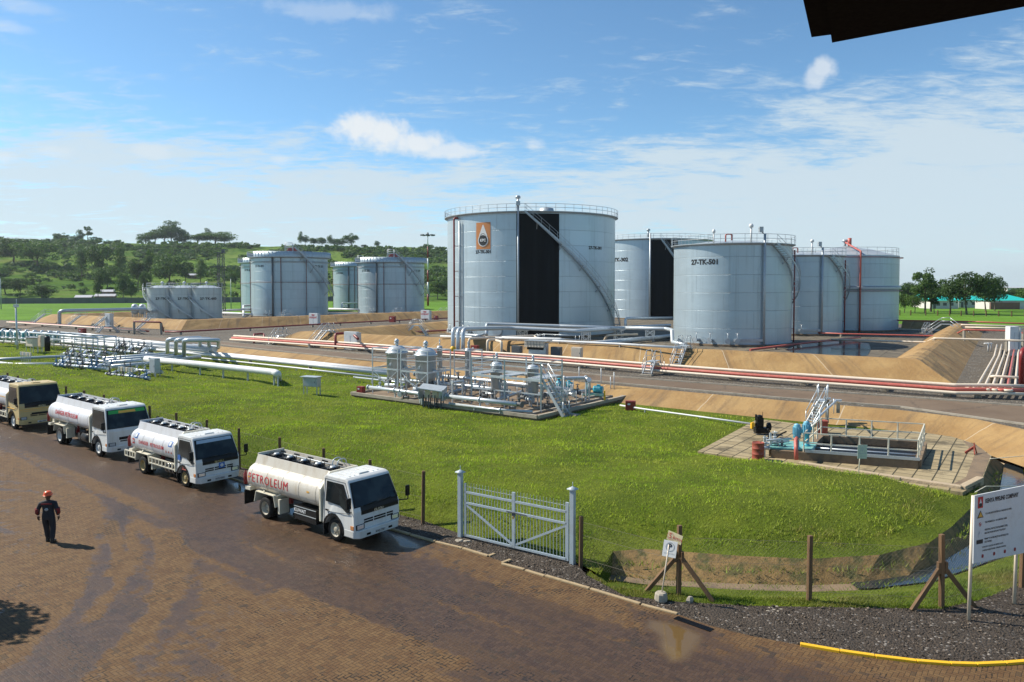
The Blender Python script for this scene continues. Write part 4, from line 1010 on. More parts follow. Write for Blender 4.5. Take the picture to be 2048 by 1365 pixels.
# base ring + shell + cone roof, common
def common(t, r, h, mat, roof_h=.6, n=96, rim=True, foundation=True):
    mb = tank_shell(MB(), r, h, n=n); o = mb.build('shell', mat, t, world=False, recalc=False)
    mb = MB().lathe((0, 0, 0), [(r+.05, h-.02), (r*.5, h+roof_h*.62), (.01, h+roof_h)], 64, smooth=True); mb.build('roof', MGREY, t, world=False)
    if foundation: MB().lathe((0, 0, 0), [(r+.45, -.02), (r+.45, .25), (r-.1, .3)], 64, smooth=False).build('foundation', MCONCD, t, world=False)
    MB().lathe((0, 0, 0), [(r+.005, .3), (r+.12, .3), (r+.12, .36), (r+.005, .36)], 96, smooth=False).build('base_ring', MGREY, t, world=False)
def walkway(t, r, h, w=.75, a0=0, a1=2*math.pi, railh=1.1, step=1.5, th=.03, mat=None):
    mb = MB(); n = 96; mb.lathe((0, 0, 0), [(r-.02, h-.30), (r+w*.75, h-.06), (r+w, h-.06), (r+w, h+.03), (r-.02, h+.03)], n, smooth=False, a0=a0, a1=a1)
    mb.build('walkway', mat or MGREY, t, world=False); ring_rail(r+w-.05, h+.02, a0, a1, railh, 2, step, th).build('railing', mat or MGREY, t, world=False)
def vent(t, p, hh=1.2, r=.22, mat=None):
    mb = MB(); mb.tube(p, p+Vector((0, 0, hh)), r*.6, 8); mb.lathe(p+Vector((0, 0, hh)), [(r*.6, 0), (r*1.3, .05), (r*1.4, .3), (r*.8, .5), (.01, .52)], 10); mb.build('vent', mat or MW, t, world=False)
def vpipe(t, r, a, z0, z1, rad, mat, name='riser_pipe', off=.3, n=6, ties=True, hook=True):
    mb = MB(); p = [pol(r+off, a, z0), pol(r+off, a, z1)]
    if hook: p += [pol(r-.4, a, z1+.02)]
    mb.pipe(p, rad, n)
    if ties:
        k = int((z1-z0)/4)
        for i in range(k): mb.tube(pol(r, a, z0+2+4*i), pol(r+off+rad, a, z0+2+4*i), .05, 4)
    return mb.build(name, mat, t, world=False)
def nozzle_set(t, r, a, mat=MSILV):
    mb = MB(); mb.tube(pol(r-.2, a, .8), pol(r+1.0, a, .8), .22, 10); mb.tube(pol(r+.95, a, .8), pol(r+1.05, a, .8), .36, 10)
    mb.tube(pol(r+.6, a, .8), pol(r+.6, a, 1.8), .06, 6); mb.lathe(pol(r+.6, a, 1.8), [(.28, 0), (.28, .05)], 10); mb.build('shell_nozzle', mat, t, world=False)
MTANKP = paint('plain_tank_paint', (.44, .52, .57), .42, .3)
# ---- biggest tank with the black stripe and emblem
t, r, h, ang, c = tank(1062, 166, 440, 667, 'biggest white tank with black vertical stripe and orange square emblem')
common(t, r, h, MTANK, 1.0, 144); walkway(t, r, h, .5, th=.035)
def stripe(t, r, h, a0, a1): tank_shell(MB(), r, h-.34, a0, a1, 144, .03, .38).build('black_stripe', MSTRIPE, t, world=False, recalc=False)
stripe(t, r, h, ang(-.175), ang(.335))
# emblem: orange square, white droplet, black disc, letters
def on(rr): return lambda u, v, k=0: None
ea = ang((967-1062)/166); pxm = h/(667-440)   # metres per photo pixel on the front
pxm *= .90; ez = ang.h(ea, 472.5); eh = 54*pxm; ew = 30*pxm/math.cos(ea-ang(0))
emb = thing_child('emblem', t)
def flat_on(mb, pts, off, r=r, a=ea, z=ez):
    n0 = len(pts); mb.add([pol(r+off, a+u/r, z+v) for u, v in pts], [tuple(range(n0))])
def grid_on(mb, u0, u1, v0, v1, off, r=r, a=ea, z=ez, n=8):
    V = [pol(r+off, a+(u0+(u1-u0)*i/n)/r, z+v) for v in (v0, v1) for i in range(n+1)]; mb.add(V, [(i, i+1, n+2+i, n+1+i) for i in range(n)])
mb = MB(); grid_on(mb, -ew/2, ew/2, -eh/2, eh/2, .03); o = mb.build('emblem_field', MORANGE, t, world=False)
bpy.data.objects.remove(emb)
circ = lambda cy, rad, n=28: [(rad*math.cos(2*math.pi*i/n), cy+rad*math.sin(2*math.pi*i/n)) for i in range(n)]
mb = MB(); flat_on(mb, [(-ew*.30, -eh*.02), (ew*.30, -eh*.02), (ew*.03, eh*.41), (-ew*.03, eh*.41)], .05); flat_on(mb, circ(-eh*.17, eh*.232), .08); mb.build('emblem_droplet', MW, t, world=False)
mb = MB(); flat_on(mb, circ(-eh*.17, eh*.195), .10); 
flat_on(mb, [(ew*.27*math.cos(x), -eh*.17+eh*.262*math.sin(x)) for x in [math.pi*i/10 for i in range(11)]]+[(ew*.255*math.cos(x), -eh*.17+eh*.245*math.sin(x)) for x in [math.pi*i/10 for i in range(10, -1, -1)]], .09)
mb.build('emblem_disc', MBLK_T, t, world=False)
mb = MB(); cyl_text(mb, 'KPC', eh*.10, r+.09, ea, ez-eh*.17, 1.0, .04); mb.build('emblem_letters', MW, t, world=False)
mb = MB(); cyl_text(mb, '27-TK-301', 1.05*pxm*6, r, ea, ez-eh/2-5.5*pxm, 1.0, .05); mb.build('lettering', MBLK_T, t, world=False); mb = MB(); cyl_text(mb, '27-TK-301', 6.0*pxm, r, ang((1190-1062)/166), ang.h(ang((1190-1062)/166), 497), 1.15, .05); mb.build('lettering', MBLK_T, t, world=False)
vpipe(t, r, ang(-.875), .3, h-.5, .16, MRED, off=.7); vpipe(t, r, ang(-.835), .3, h-1, .12, MGREY, 'drain_pipe', off=.35, hook=False)
vpipe(t, r, ang(-.15), .2, h+.8, .17, MGREY, 'gauge_pipe', off=.35, hook=False); vent(t, pol(r-.2, ang(-.16), h+.3), 1.6, .3, MGREY)
mb = MB(); mb.box(pol(r+.35, ang(-.15), h+1.15), (.6, .6, .6)); mb.tube(pol(r+.35, ang(-.15), h+.9), pol(r+.35, ang(-.15), h+1.8), .15, 8); mb.build('gauge_head', MGREY, t, world=False)
spiral_stair(t, r, h, ang(-.07), ang(.995)+.08, .85)
mb = MB(); mb.lathe(pol(r*.55, ang(.35), h+.3), [(1.3, 0), (1.1, .8), (.01, 1.0)], 14); mb.build('roof_hatch', MGREY, t, world=False)
for d in (-.93, -.78, -.72): nozzle_set(t, r, ang(d))
mb = MB(); mb.tube(pol(r-.1, ang(-.4), 1.1), pol(r+.25, ang(-.4), 1.1), .75, 18); mb.build('manhole', MSILV, t, world=False)
# ---- second striped tank behind
t, r, h, ang, c = tank(1309, 113, 484.5, 636, 'white tank with black stripe half hidden between the biggest tank and the middle tank')
common(t, r, h, MTANK, 1.0); walkway(t, r, h, .5, th=.04); stripe(t, r, h, ang(-.10), ang(.40))
mb = MB(); cyl_text(mb, '27-TK-302', .9, r, ang(-.66), ang.h(ang(-.66), 520.5), 1.1, .05); mb.build('lettering', MBLK_T, t, world=False)
spiral_stair(t, r, h, ang(.10), ang(.9), .9); vpipe(t, r, ang(-.08), .2, h+1.2, .2, MGREY, 'gauge_pipe', off=.4, hook=False)
vent(t, pol(r-.3, ang(-.12), h+.3), 1.5, .35, MGREY)
# ---- middle tanks with the stair at the right
for (px, hw, yt, yb, lab, txt, m) in [(1463, 118, 493, 687, 'pale grey tank in front on the right with a stair curling down its right edge', '27-TK-501', MTANKR), (1594, 90, 514, 668, 'smaller pale grey tank just behind the front right tank', None, MTANKR)]:
    t, r, h, ang, c = tank(px, hw, yt, yb, lab, m)
    common(t, r, h, m, .8); walkway(t, r, h, .42, railh=1.15, th=.032)
    if txt: mb = MB(); cyl_text(mb, txt, .66, r, ang((1407-1463)/118), ang.h(ang((1407-1463)/118), 525), 1.0, .05); mb.build('lettering', MBLK_T, t, world=False)
    vpipe(t, r, ang(.525), .2, h+1.2, .17, MGREY, 'gauge_pipe', off=.3, hook=False)
    spiral_stair(t, r, h, ang(.66), ang(.66)+1.55, .9, z_bot=h*.30)
    vpipe(t, r, ang(.999), .1, h-.7, .10, MRED, off=.28, hook=False)
    mb = MB(); p = pol(r-.6, ang(-.12), h+.2); mb.pipe([p, p+Vector((0, 0, 1.0)), p+Vector((.8, 0, 1.0)), p+Vector((.8, 0, .2))], .10, 6); mb.build('foam_loop', MREDP, t, world=False)
    vent(t, pol(r-.8, ang(-.35), h+.1), 1.3, .16); vent(t, pol(r-.5, ang(.34), h+.1), 1.9, .22)
    mb = MB(); mb.box(pol(r+.3, ang(.46), h+1.7), (.5, .5, .7)); mb.tube(pol(r+.3, ang(.5), h+1.2), pol(r+.3, ang(.42), h+1.9), .09, 6); mb.build('gauge_head', MGREY, t, world=False)
    for d in (-.55, -.33, -.05, .1): nozzle_set(t, r, ang(d), MGREY)
    mb = MB(); mb.bar(pol(r+.25, ang(.05), .9), pol(r+.25, ang(.52), .9), .22, .35); mb.build('ledge', MGREY, t, world=False)
# ---- far right tank with the rust band
t, r, h, ang, c = tank(1688, 107, 514.5, 660, 'far right grey tank with cone roof, dark mid band and salmon pipe', MTANKR)
common(t, r, h, MTANKR, 2.0); ring_rail(r-.15, h+.05, 0, 2*math.pi, 1.3, 2, 1.7, .035).build('railing', MGREY, t, world=False)
mb = MB(); mb.lathe((0, 0, 0), [(r, h*.55), (r+.35, h*.56), (r+.35, h*.585), (r, h*.6)], 96, smooth=False); mb.build('wind_girder', MGREY, t, world=False)
for z, a_, b_ in ((h*.535, 0, 2*math.pi), (h-.35, 0, 2*math.pi)):
    mb = MB(); pts = [pol(r+.55, 2*math.pi*i/96, z) for i in range(97)]
    for p, q in zip(pts[:-1], pts[1:]): mb.tube(p, q, .07, 6, caps=False)
    mb.build('spray_ring', MREDD, t, world=False)
mb = MB(); a = ang(.28); mb.pipe([pol(r+.5, a, 0), pol(r+.5, a, h+.6), pol(.4, a, h+2.6)], .16, 8); mb.build('riser_pipe', MREDP, t, world=False)
vent(t, Vector((0, 0, h+1.9)), .8, .4, MGREY); mb = MB(); mb.tube((.5, -.8, h+1.9), (.5, -.8, h+3.4), .35, 8); mb.build('roof_valve', MREDP, t, world=False)
# ---- tanks on the left with wind skirt and roof ladder platform
for (px, hw, yt, yb, lab, front) in [(580, 77, 516.5, 633, 'left big tank with red-banded shell and stair head platform, nearest the hill trees', True), (545, 62, 527, 623, 'tank mostly hidden behind the left big tank, its lit edge showing on the left', False),
      (783, 66, 526.5, 628, 'second big tank of the left group, standing left of the light mast', True), (722, 55, 534, 619, 'tank half hidden behind the second big tank of the left group', False)]:
    t, r, h, ang, c = tank(px, hw, yt, yb, lab, MTANKF)
    common(t, r, h, MTANKF, .5)
    mb = MB(); mb.lathe((0, 0, 0), [(r, h-1.6), (r+.05, h-1.55), (r+.05, h-1.45), (r, h-1.4)], 64, smooth=False); mb.lathe((0, 0, 0), [(r, h-.35), (r+.9, h-.1), (r+.9, h+.05), (r, h+.05)], 96, smooth=False); mb.build('walkway', MGREY, t, world=False)
    mb = MB(); mb.lathe((0, 0, 0), [(r+.8, h+.05), (r+.8, h+1.35), (r+.76, h+1.35)], 96, smooth=True, a0=ang(-.86), a1=ang(-.86)+2*math.pi*.93)
    n = 60
    for i in range(n): a = ang(-.86)+2*math.pi*.93*i/n; mb.tube(pol(r+.84, a, h+.05), pol(r+.84, a, h+1.37), .035, 4)
    mb.build('wind_skirt', MTANKP, t, world=False)
    ring_rail(r+.8, h+.05, ang(-.86)-.45, ang(-.86), 1.3, 3, 1.5, .04).build('railing', MGREY, t, world=False)
    for z in (h*.58, h-1.2):
        mb = MB(); pts = [pol(r+.35, 2*math.pi*i/72, z) for i in range(73)]
        for p, q in zip(pts[:-1], pts[1:]): mb.tube(p, q, .06, 5, caps=False)
        mb.build('spray_ring', MREDD if z < h-2 else MGREY, t, world=False)
    vpipe(t, r, ang(-.22), .1, h-.4, .09, MREDD, off=.4); vpipe(t, r, ang(-.43), .1, h-.2, .2, MDGREY, 'drain_pipe', off=.35, hook=False); vpipe(t, r, ang(.42), .1, h-.3, .08, MREDD, off=.4); vpipe(t, r, ang(-.995), .1, h-.5, .08, MREDD, off=.12)
    mb = MB(); cyl_text(mb, {580: '27-TK-201', 783: '27-TK-202', 545: '27-TK-203', 722: '27-TK-204'}[px][:9], .55, r, ang(-.78), h-2.4, 1.0, .03)
    if front: cyl_text(mb, {580: '27-TK-201', 783: '27-TK-202'}[px], .55, r, ang(.78), h-2.4, 1.0, .03)
    mb.build('lettering', MBLK_T, t, world=False)
    # platform above the rim and straight stair down from it
    a = ang(-.12); q = pol(r-1.2, a, h+2.4); q2 = pol(r-1.2, ang(.10), h+2.4); mb = MB()
    mb.bar(q, q2, 2.2, .15)
    for s_ in (q, q2):
        for o_ in (-1, 1): d_ = Vector((-math.sin(a), math.cos(a), 0)).cross(Vector((0, 0, 1)))*o_; mb.tube(s_+d_-Vector((0, 0, 2.6)), s_+d_+Vector((0, 0, 1.1)), .07, 5)
    for z in (.55, 1.1):
        for o_ in (-1, 1): d_ = Vector((-math.sin(a), math.cos(a), 0)).cross(Vector((0, 0, 1)))*o_; mb.tube(q+d_+Vector((0, 0, z)), q2+d_+Vector((0, 0, z)), .05, 5)
    mb.build('top_platform', MGREY, t, world=False)
    if front:
        n = 60; a0_, a1_ = ang(.12), ang(.97); mb = MB(); hr = MB(); pr = None
        for i in range(n+1):
            f = i/n; a = a0_+(a1_-a0_)*f; z = h+2.3-(h*.66+2.3)*f; ri = r+1.0
            p, q_ = pol(ri, a, z), pol(ri+.9, a, z)
            mb.bar(p, q_, .25, .05)
            if pr: mb.bar(pr[0], p, .05, .28); mb.bar(pr[1], q_, .05, .28); hr.tube(pr[1]+Vector((0, 0, 1)), q_+Vector((0, 0, 1)), .04, 4, caps=False); hr.tube(pr[1]+Vector((0, 0, .5)), q_+Vector((0, 0, .5)), .03, 4, caps=False)
            if i % 4 == 0: hr.tube(q_, q_+Vector((0, 0, 1)), .035, 4, caps=False)
            if i % 14 == 8: mb.bar(pol(r, a, z-1.8), q_, .1, .1)
            pr = (p, q_)
        mb.build('stair_flight', MGREY, t, world=False); hr.build('handrail', MGREY, t, world=False)
    # red roof fin (a foam dam board seen over the rim)
    if front:
        mb = MB(); a = ang(.33); cc = pol(r*.2, ang(.4), h+.4); uvx = Vector((-math.sin(a), math.cos(a), 0))
        pts = [(-2.0, 0), (2.0, 0), (1.2, 1.25), (.6, 1.6), (-.6, 1.6), (-1.2, 1.25)]; nn = Vector((math.cos(a), math.sin(a), 0))
        V = [cc+uvx*u+Vector((0, 0, v+.7)) for u, v in pts]; mb.add(V+[v+nn*.2 for v in V], [tuple(range(6)), tuple(range(11, 5, -1))]+[(i, (i+1) % 6, 6+(i+1) % 6, 6+i) for i in range(6)]); mb.build('roof_fin', MRED, t, world=False)
    for d in (-.6, -.5, .62): nozzle_set(t, r, ang(d))
# ---- three small tanks
for i, (px, txt, lab) in enumerate([(325, '27-TK-601', 'first of the three small rusty tanks, the leftmost'), (369, '27-TK-602', 'middle one of the three small rusty tanks'), (413.5, '27-TK-603', 'rightmost of the three small rusty tanks, its number fully readable')]):
    t, r, h, ang, c = tank(px, 31, 576, 640, lab, MTANKS, 'three small tanks')
    common(t, r, h, MTANKS, .7, 48); ring_rail(r+.1, h, 0, 2*math.pi, 1.1, 2, 1.2, .035).build('railing', MGREY, t, world=False)
    mb = MB(); cyl_text(mb, txt, .52, r, ang(.12), h*.66, 1.2, .05); mb.build('lettering', MBLK_T, t, world=False)
    spiral_stair(t, r, h, ang(-.97)-.55, ang(.55), .8, mat=MSILV); vent(t, Vector((0, 0, h+.5)), .5, .25)
    mb = MB(); q = pol(r+.1, ang(-.8), h+.05); mb.box(q, (1.6, 1.4, .1), ang(-.8)); mb.build('top_platform', MGREY, t, world=False)
# two small dome-topped vessels left of them
for px, lab in ((269.5, 'left one of the two small dome-topped vessels'), (284.5, 'right one of the two small dome-topped vessels')):
    Y = 178; X = (px-1024)/FPX*Y; t = thing('dome_vessel', lab+' beside the small tanks', 'vessel', (X, Y, PZ), 0, 'two small dome-topped vessels')
    MB().lathe((0, 0, 0), [(.01, 1.2), (.6, 1.35), (.85, 1.7), (.85, 2.9), (.7, 3.4), (.35, 3.7), (.01, 3.75)], 20).build('shell', MSILV, t, world=False)
    mb = MB(); [mb.tube((.6*math.cos(a), .6*math.sin(a), 0), (.6*math.cos(a), .6*math.sin(a), 1.5), .08, 6) for a in (.8, 2.4, 3.9, 5.5)]; mb.build('legs', MGREY, t, world=False)
# ------------------------------------------------------------------ tall structures
Y = (CAMH-PZ)*FPX/(612-YH); t = thing('light_mast', 'tall red and white banded floodlight mast beside the left tanks', 'light mast', at(856, Y, PZ)); H_ = (612-470)/FPX*Y
for i in range(6):
    MB().tube((0, 0, H_*i/6), (0, 0, H_*(i+1)/6), .42-.04*i, 10, .42-.04*(i+1)).build('mast_section', MRED if i % 2 == 0 and i < 5 else MW, t, world=False)
mb = MB(); mb.lathe((0, 0, H_), [(.9, -.5), (1.0, -.4), (1.0, -.1), (.5, .1), (.3, .8), (.01, .9)], 12); mb.build('mast_head', MDGREY, t, world=False)
for i in range(8):
    a = 2*math.pi*i/8; mb = MB(); mb.bar((.9*math.cos(a), .9*math.sin(a), H_-.3), (2.2*math.cos(a), 2.2*math.sin(a), H_-.2), .12, .12); mb.box((2.5*math.cos(a), 2.5*math.sin(a), H_-.25), (.9, 1.0, .5), a); mb.build('floodlight', MDGREY, t, world=False)
Y = 205; t = thing('lattice_tower', 'narrow steel lattice tower standing right of the three small tanks', 'tower', at(443, Y, PZ)); hh = CAMH+(YH-507)/FPX*Y-PZ; mb = MB(); w = .8
for sx, sy in ((-1, -1), (1, -1), (1, 1), (-1, 1)): mb.bar((sx*w, sy*w, 0), (sx*w*.8, sy*w*.8, hh), .12, .12)
n = 10
for i in range(n):
    z0, z1 = hh*i/n, hh*(i+1)/n
    for (ax, ay, bx, by) in ((-1, -1, 1, -1), (1, -1, 1, 1), (1, 1, -1, 1), (-1, 1, -1, -1)):
        mb.bar((ax*w, ay*w, z0), (bx*w*.9, by*w*.9, z1), .07, .07); mb.bar((bx*w, by*w, z0), (ax*w*.9, ay*w*.9, z1), .07, .07); mb.bar((ax*w, ay*w, z1), (bx*w, by*w, z1), .07, .07)
mb.build('lattice', MDGREY, t, world=False); mb = MB(); mb.box((0, 0, hh*.78), (4, 3.2, .2)); mb.box((0, 0, hh+.1), (2.2, 2.2, .2)); mb.box((.6, 0, hh+.6), (.7, .7, .9)); mb.build('tower_platform', MDGREY, t, world=False)
for (px, by, ty, lab) in [(462, 604, 556, 'thin lamp pole right of the lattice tower'), (2, 610, 555, 'thin pole at the far left edge of the picture')]:
    Y = (CAMH-PZ)*FPX/(by-YH)*.8; Y = min(Y, 260); t = thing('lamp_pole', lab, 'lamp pole', at(px, Y, PZ)); hh = CAMH+(YH-ty)/FPX*Y-PZ
    MB().tube((0, 0, 0), (0, 0, hh), .16, 6, .09).build('pole', MGREY, t, world=False); MB().box((0, 0, hh), (.8, .4, .25)).build('lamp_head', MDGREY, t, world=False)
# ------------------------------------------------------------------ far wall, houses, huts
pts = [at(-260, 330, PZ), at(0, 338, PZ), at(240, 350, PZ), at(480, 368, PZ), at(700, 395, PZ), at(930, 425, PZ), at(1220, 455, PZ)]
mb = MB()
for a, b in zip(pts[:-1], pts[1:]):
    mb.bar(a+Vector((0, 0, 1.3)), b+Vector((0, 0, 1.3)), .3, 2.6); n = int((b-a).length/5)
    for i in range(n): q = a.lerp(b, (i+.5)/n); mb.box(q+Vector((0, -.2, 1.35)), (.35, .35, 2.8))
tag(mb.build('boundary_wall', MWALLF), 'long dark grey boundary wall at the foot of the hillside', 'wall')
def house(px, Y, z, w, d, hw_, hr, lab, wall=MMUD, roof=MTIN, rz=.2, hip=.0, name='hut', cat='hut', wins=2, grp=None):
    p = at(px, Y, z); t = thing(name, lab, cat, p, rz, grp)
    MB().box((0, 0, hw_/2), (w, d, hw_)).build('wall', wall, t, world=False)
    e = .5; mb = MB(); x, y = w/2+e, d/2+e; rx = w/2-hip if hip else x
    V = [(-x, -y, hw_), (x, -y, hw_), (x, y, hw_), (-x, y, hw_), (-rx, 0, hw_+hr), (rx, 0, hw_+hr)]
    mb.add(V, [(0, 1, 5, 4), (1, 2, 5), (2, 3, 4, 5), (3, 0, 4), (0, 3, 2, 1)]); mb.build('roof', roof, t, world=False)
    for i in range(wins):
        f = MB(); f.box((-w/2+w*(i+1)/(wins+1), -d/2-.03, hw_*.55), (min(1.3, w*.15), .06, hw_*.36)); f.build('window', MDGREY, t, world=False)
    MB().box((-w/2+w*.12, -d/2-.04, hw_*.38), (.9, .08, hw_*.74)).build('door', MDGREY, t, world=False)
    return t
gh = 'turquoise-roofed houses behind the right-hand field'
house(1844, 285, PZ, 4.5, 6, 3.4, 1.6, 'small turquoise-roofed house, leftmost behind the trees', MHOUSEW, MROOFT, 0, 1.6, 'house', 'house', 1, gh)
house(1877, 268, PZ, 9.5, 8, 2.9, 1.5, 'turquoise-roofed white house behind the thin young tree', MHOUSEW, MROOFT, 0, 2.6, 'house', 'house', 3, gh)
house(1934, 280, PZ, 11, 8, 2.9, 1.5, 'turquoise-roofed white house hidden behind the biggest round tree', MHOUSEW, MROOFT, 0, 2.6, 'house', 'house', 3, gh)
house(2004, 262, PZ, 13.8, 8, 3.0, 2.0, 'turquoise-roofed house with white and brown brick front at the right', MHOUSEW, MROOFT, 0, 5, 'house', 'house', 2, gh)
o = MB(); o.box(at(2010, 256.6, PZ+1.2), (10.0, .4, 2.4)); tag(o.build('brick_wall', MBRICK), 'brown brick wall in front of the rightmost turquoise-roofed house', 'wall')
t_ = house(2024, 420, PZ, 12, 10, 7.0, .6, 'pale flat building far off between the trees on the right skyline', MHOUSEW, MTIN, 0, 0, 'house', 'building', 2)
for (px, Y, w, lab) in [(169, 385, 7, 'mud-walled hut with a dark tin roof, leftmost on the hillside'), (212, 392, 9, 'hut with a bright tin roof among the trees'), (216, 418, 6, 'small upper hut with a pale roof above the bright one'), (303, 430, 6, 'little pale-roofed hut behind the first small tank'), (340, 440, 5, 'tiny hut with a white roof above the middle small tank'), (393, 425, 7, 'white-roofed hut above the third small tank'), (385, 520, 6, 'tin-roofed hut high on the slope, left of the lattice tower'), (420, 780, 9, 'small pale house just below the skyline grove'), (309, 412, 5, 'low hut close behind the small tanks')]:
    p = hill_at(px, Y); house(px, Y, p.z-.3, w, 5, 2.3, 1.2, lab, MMUD, MTIN, .25, 0, 'hut', 'hut', 2, 'huts on the hillside')
# field fence at the right
t = thing('field_fence', 'low post and wire fence crossing the green field on the right', 'fence', at(1900, 200, PZ))
wr = MB(); prev = None
for i, px in enumerate([1800, 1822, 1852, 1876, 1900, 1923, 1948, 1973, 1998, 2024, 2050, 2076]):
    p = at(px, 204-i*.9, PZ); mb = MB(); mb.box(p+Vector((0, 0, .7)), (.22, .22, 1.5)); mb.build('post', MWOOD, t)
    if prev: [wr.tube(prev+Vector((0, 0, z)), p+Vector((0, 0, z)), .015, 3, caps=False) for z in (.4, .8, 1.2)]
    prev = p
wr.build('wire', MDGREY, t)
# roof corner of the building the picture is taken from
A_ = gp(1664, 87, 10.6) if False else None
def up(px, py, z):
    u = (px-1024)/FPX; v = (PP-py)/FPX; d = Vector((u, math.cos(PIT)+math.sin(PIT)*v, -math.sin(PIT)+math.cos(PIT)*v)); k = (z-CAMH)/d.z
    return Vector((d.x*k, d.y*k, z))
z_ = 10.5; c_ = up(1664, 86, z_); e1 = (up(2048, 14, z_)-c_).normalized(); e2 = (up(1640, -80, z_)-c_).normalized()
t = thing('roof_eave', 'black underside of a roof corner overhead at the top right', 'roof eave', (c_.x, c_.y, z_))
mb = MB(); q = [c_, c_+e1*9, c_+e1*9+e2*9, c_+e2*9]; mb.add(q+[p+Vector((0, 0, .22)) for p in q], [(3, 2, 1, 0), (4, 5, 6, 7), (0, 1, 5, 4), (1, 2, 6, 5), (2, 3, 7, 6), (3, 0, 4, 7)]); mb.build('roof_panel', MEAVE, t)
c2 = up(1646, 62, z_+.05); mb = MB(); k2 = (c2-c_); mb.bar(c_+e2*.12-e1*.05+Vector((0, 0, .12)), c_+e2*8-e1*.05+Vector((0, 0, .12)), .14, .2); mb.build('gutter', MEAVE, t)
# ------------------------------------------------------------------ pipelines and plant
def PT(L): return [gp(x, y, z) for x, y, z in L]
def pipeline(label, pts, r, mat, n=10, sup=None, name='pipeline', supw=.35, supmat=None, group=None, bend=None, flanges=0.0, zs=PZ):
    """a long pipe; sup = spacing of its supports"""
    pts = [Vector(p) for p in pts]; t = thing(name, label, 'pipe', (pts[0].x, pts[0].y, pts[0].z), 0, group)
    if not flanges: MB().pipe(pts, r, n, bend).build('pipe', mat, t)
    if flanges:
        m = MB().pipe(pts, r, n, bend); P = resample(pts, flanges)
        for a, b in zip(P[:-1], P[1:]):
            d = (b-a).normalized(); m.tube(a-d*.05, a+d*.05, r*1.45, n)
        m.build('pipe', mat, t)
    if sup:
        P = resample(pts, sup)
        for a in P[1:-1]:
            if a.z-zs < .15: continue
            m = MB(); m.box((a.x, a.y, (zs+a.z-r)/2), (supw, supw*.8, max(.05, a.z-r-zs)), .6); m.build('support', supmat or MCONC, t)
    return t
def shift(P, d, dz=0):
    Q = off2d([Vector(p) for p in P], d)
    for p in Q: p.z += dz
    return Q
# trio of fire and foam mains in front of the central bund
TRI = PT([(464, 676, 1.6), (680, 690, 1.6), (880, 704.5, 1.6), (1100, 719, 1.6), (1280, 733.5, 1.6), (1480, 749, 1.6), (1700, 764, 1.6), (1911, 779, 1.6), (1990, 779.5, 1.65), (2070, 782, 1.65)])
pipeline('cream pipe at the back of the red and cream pipe trio before the central bund', shift(TRI, .30, .26), .13, MCREAM, 10)
pipeline('salmon red pipe in the middle of the trio running before the central bund', shift(TRI, 0), .14, MREDP, 10, None)
pipeline('cream pipe at the front of the trio, nearest the service road', shift(TRI, -.32, -.22), .12, MCREAM, 10)
for i, (px, py) in enumerate([(1333, 749), (1463, 760), (1607, 771), (1768, 783), (1893, 793), (1955, 796), (620, 696), (715, 702), (1215, 740), (1160, 736), (830, 712)]):
    p = gp(px, py, PZ); n_ = Vector((.50, .86, 0)); t = thing('pipe_sleeper', 'concrete pipe sleeper under the red and cream trio', 'pipe support', p, -.55, 'concrete sleepers under the pipe trio')
    m = MB(); m.box((0, .1, .2), (.42, .5, .44)); m.box((0, 1.0, .18), (.42, .4, .40)); m.box((0, .5, .43), (.30, 1.5, .07)); m.build('block', MCONC, t, world=False, bevel=.015)
    m = MB(); m.box((0, .5, .485), (.12, 1.5, .05)); m.build('shoe', MGREY, t, world=False)
# left bund: pink main on its near side, dark red one on its right side
LM = PT([(19, 644.5, 1.5), (120, 651, 1.5), (297, 663, 1.5)]); pipeline('salmon and cream main running below the left bund', LM, .16, MREDP, 8, 6)
pipeline('thin cream pipe beside the salmon main below the left bund', shift(LM, -.5), .12, MCREAM, 8)
RM = PT([(330, 664, 1.5), (362, 664, 1.5), (500, 656.5, 1.5), (680, 646.5, 1.5), (900, 636.5, 1.5)]); pipeline('dark red fire main following the right side of the left bund', RM, .13, MRED, 8, 7)
pipeline('dark red pipe loop rising over the salmon main by the left bund corner', PT([(268, 660, 1.2), (268, 643.5, 3.1), (322, 645, 3.0), (327, 663, 1.4)]), .14, MRED, 8, 5)
pipeline('dark red branch pipe loop left of the first crossover stair', PT([(508, 687, 1.1), (508, 669, 2.2), (528, 667.5, 2.2), (528, 678, 1.6)]), .13, MRED, 8)
pipeline('dark red pipe rising beside the white hydrant wall on the central bund', PT([(671, 698, 1.1), (671, 668, 2.9), (703, 666.5, 2.9), (716, 678, 2.7)]), .16, MRED, 8)
pipeline('long dark red pipe lying behind the central bund crest', PT([(720, 663, 1.5), (790, 658.5, 1.6), (797, 666, 1.5), (895, 661, 1.5)]), .15, MRED, 8)
pipeline('white overground pipe with a tall bend at the left end of the left bund', PT([(119, 650, 1), (119, 622, 4.1), (290, 618.5, 3.9), (300, 628, 2)]), .35, MSILV, 12, 12, supw=.25, supmat=MGREY)
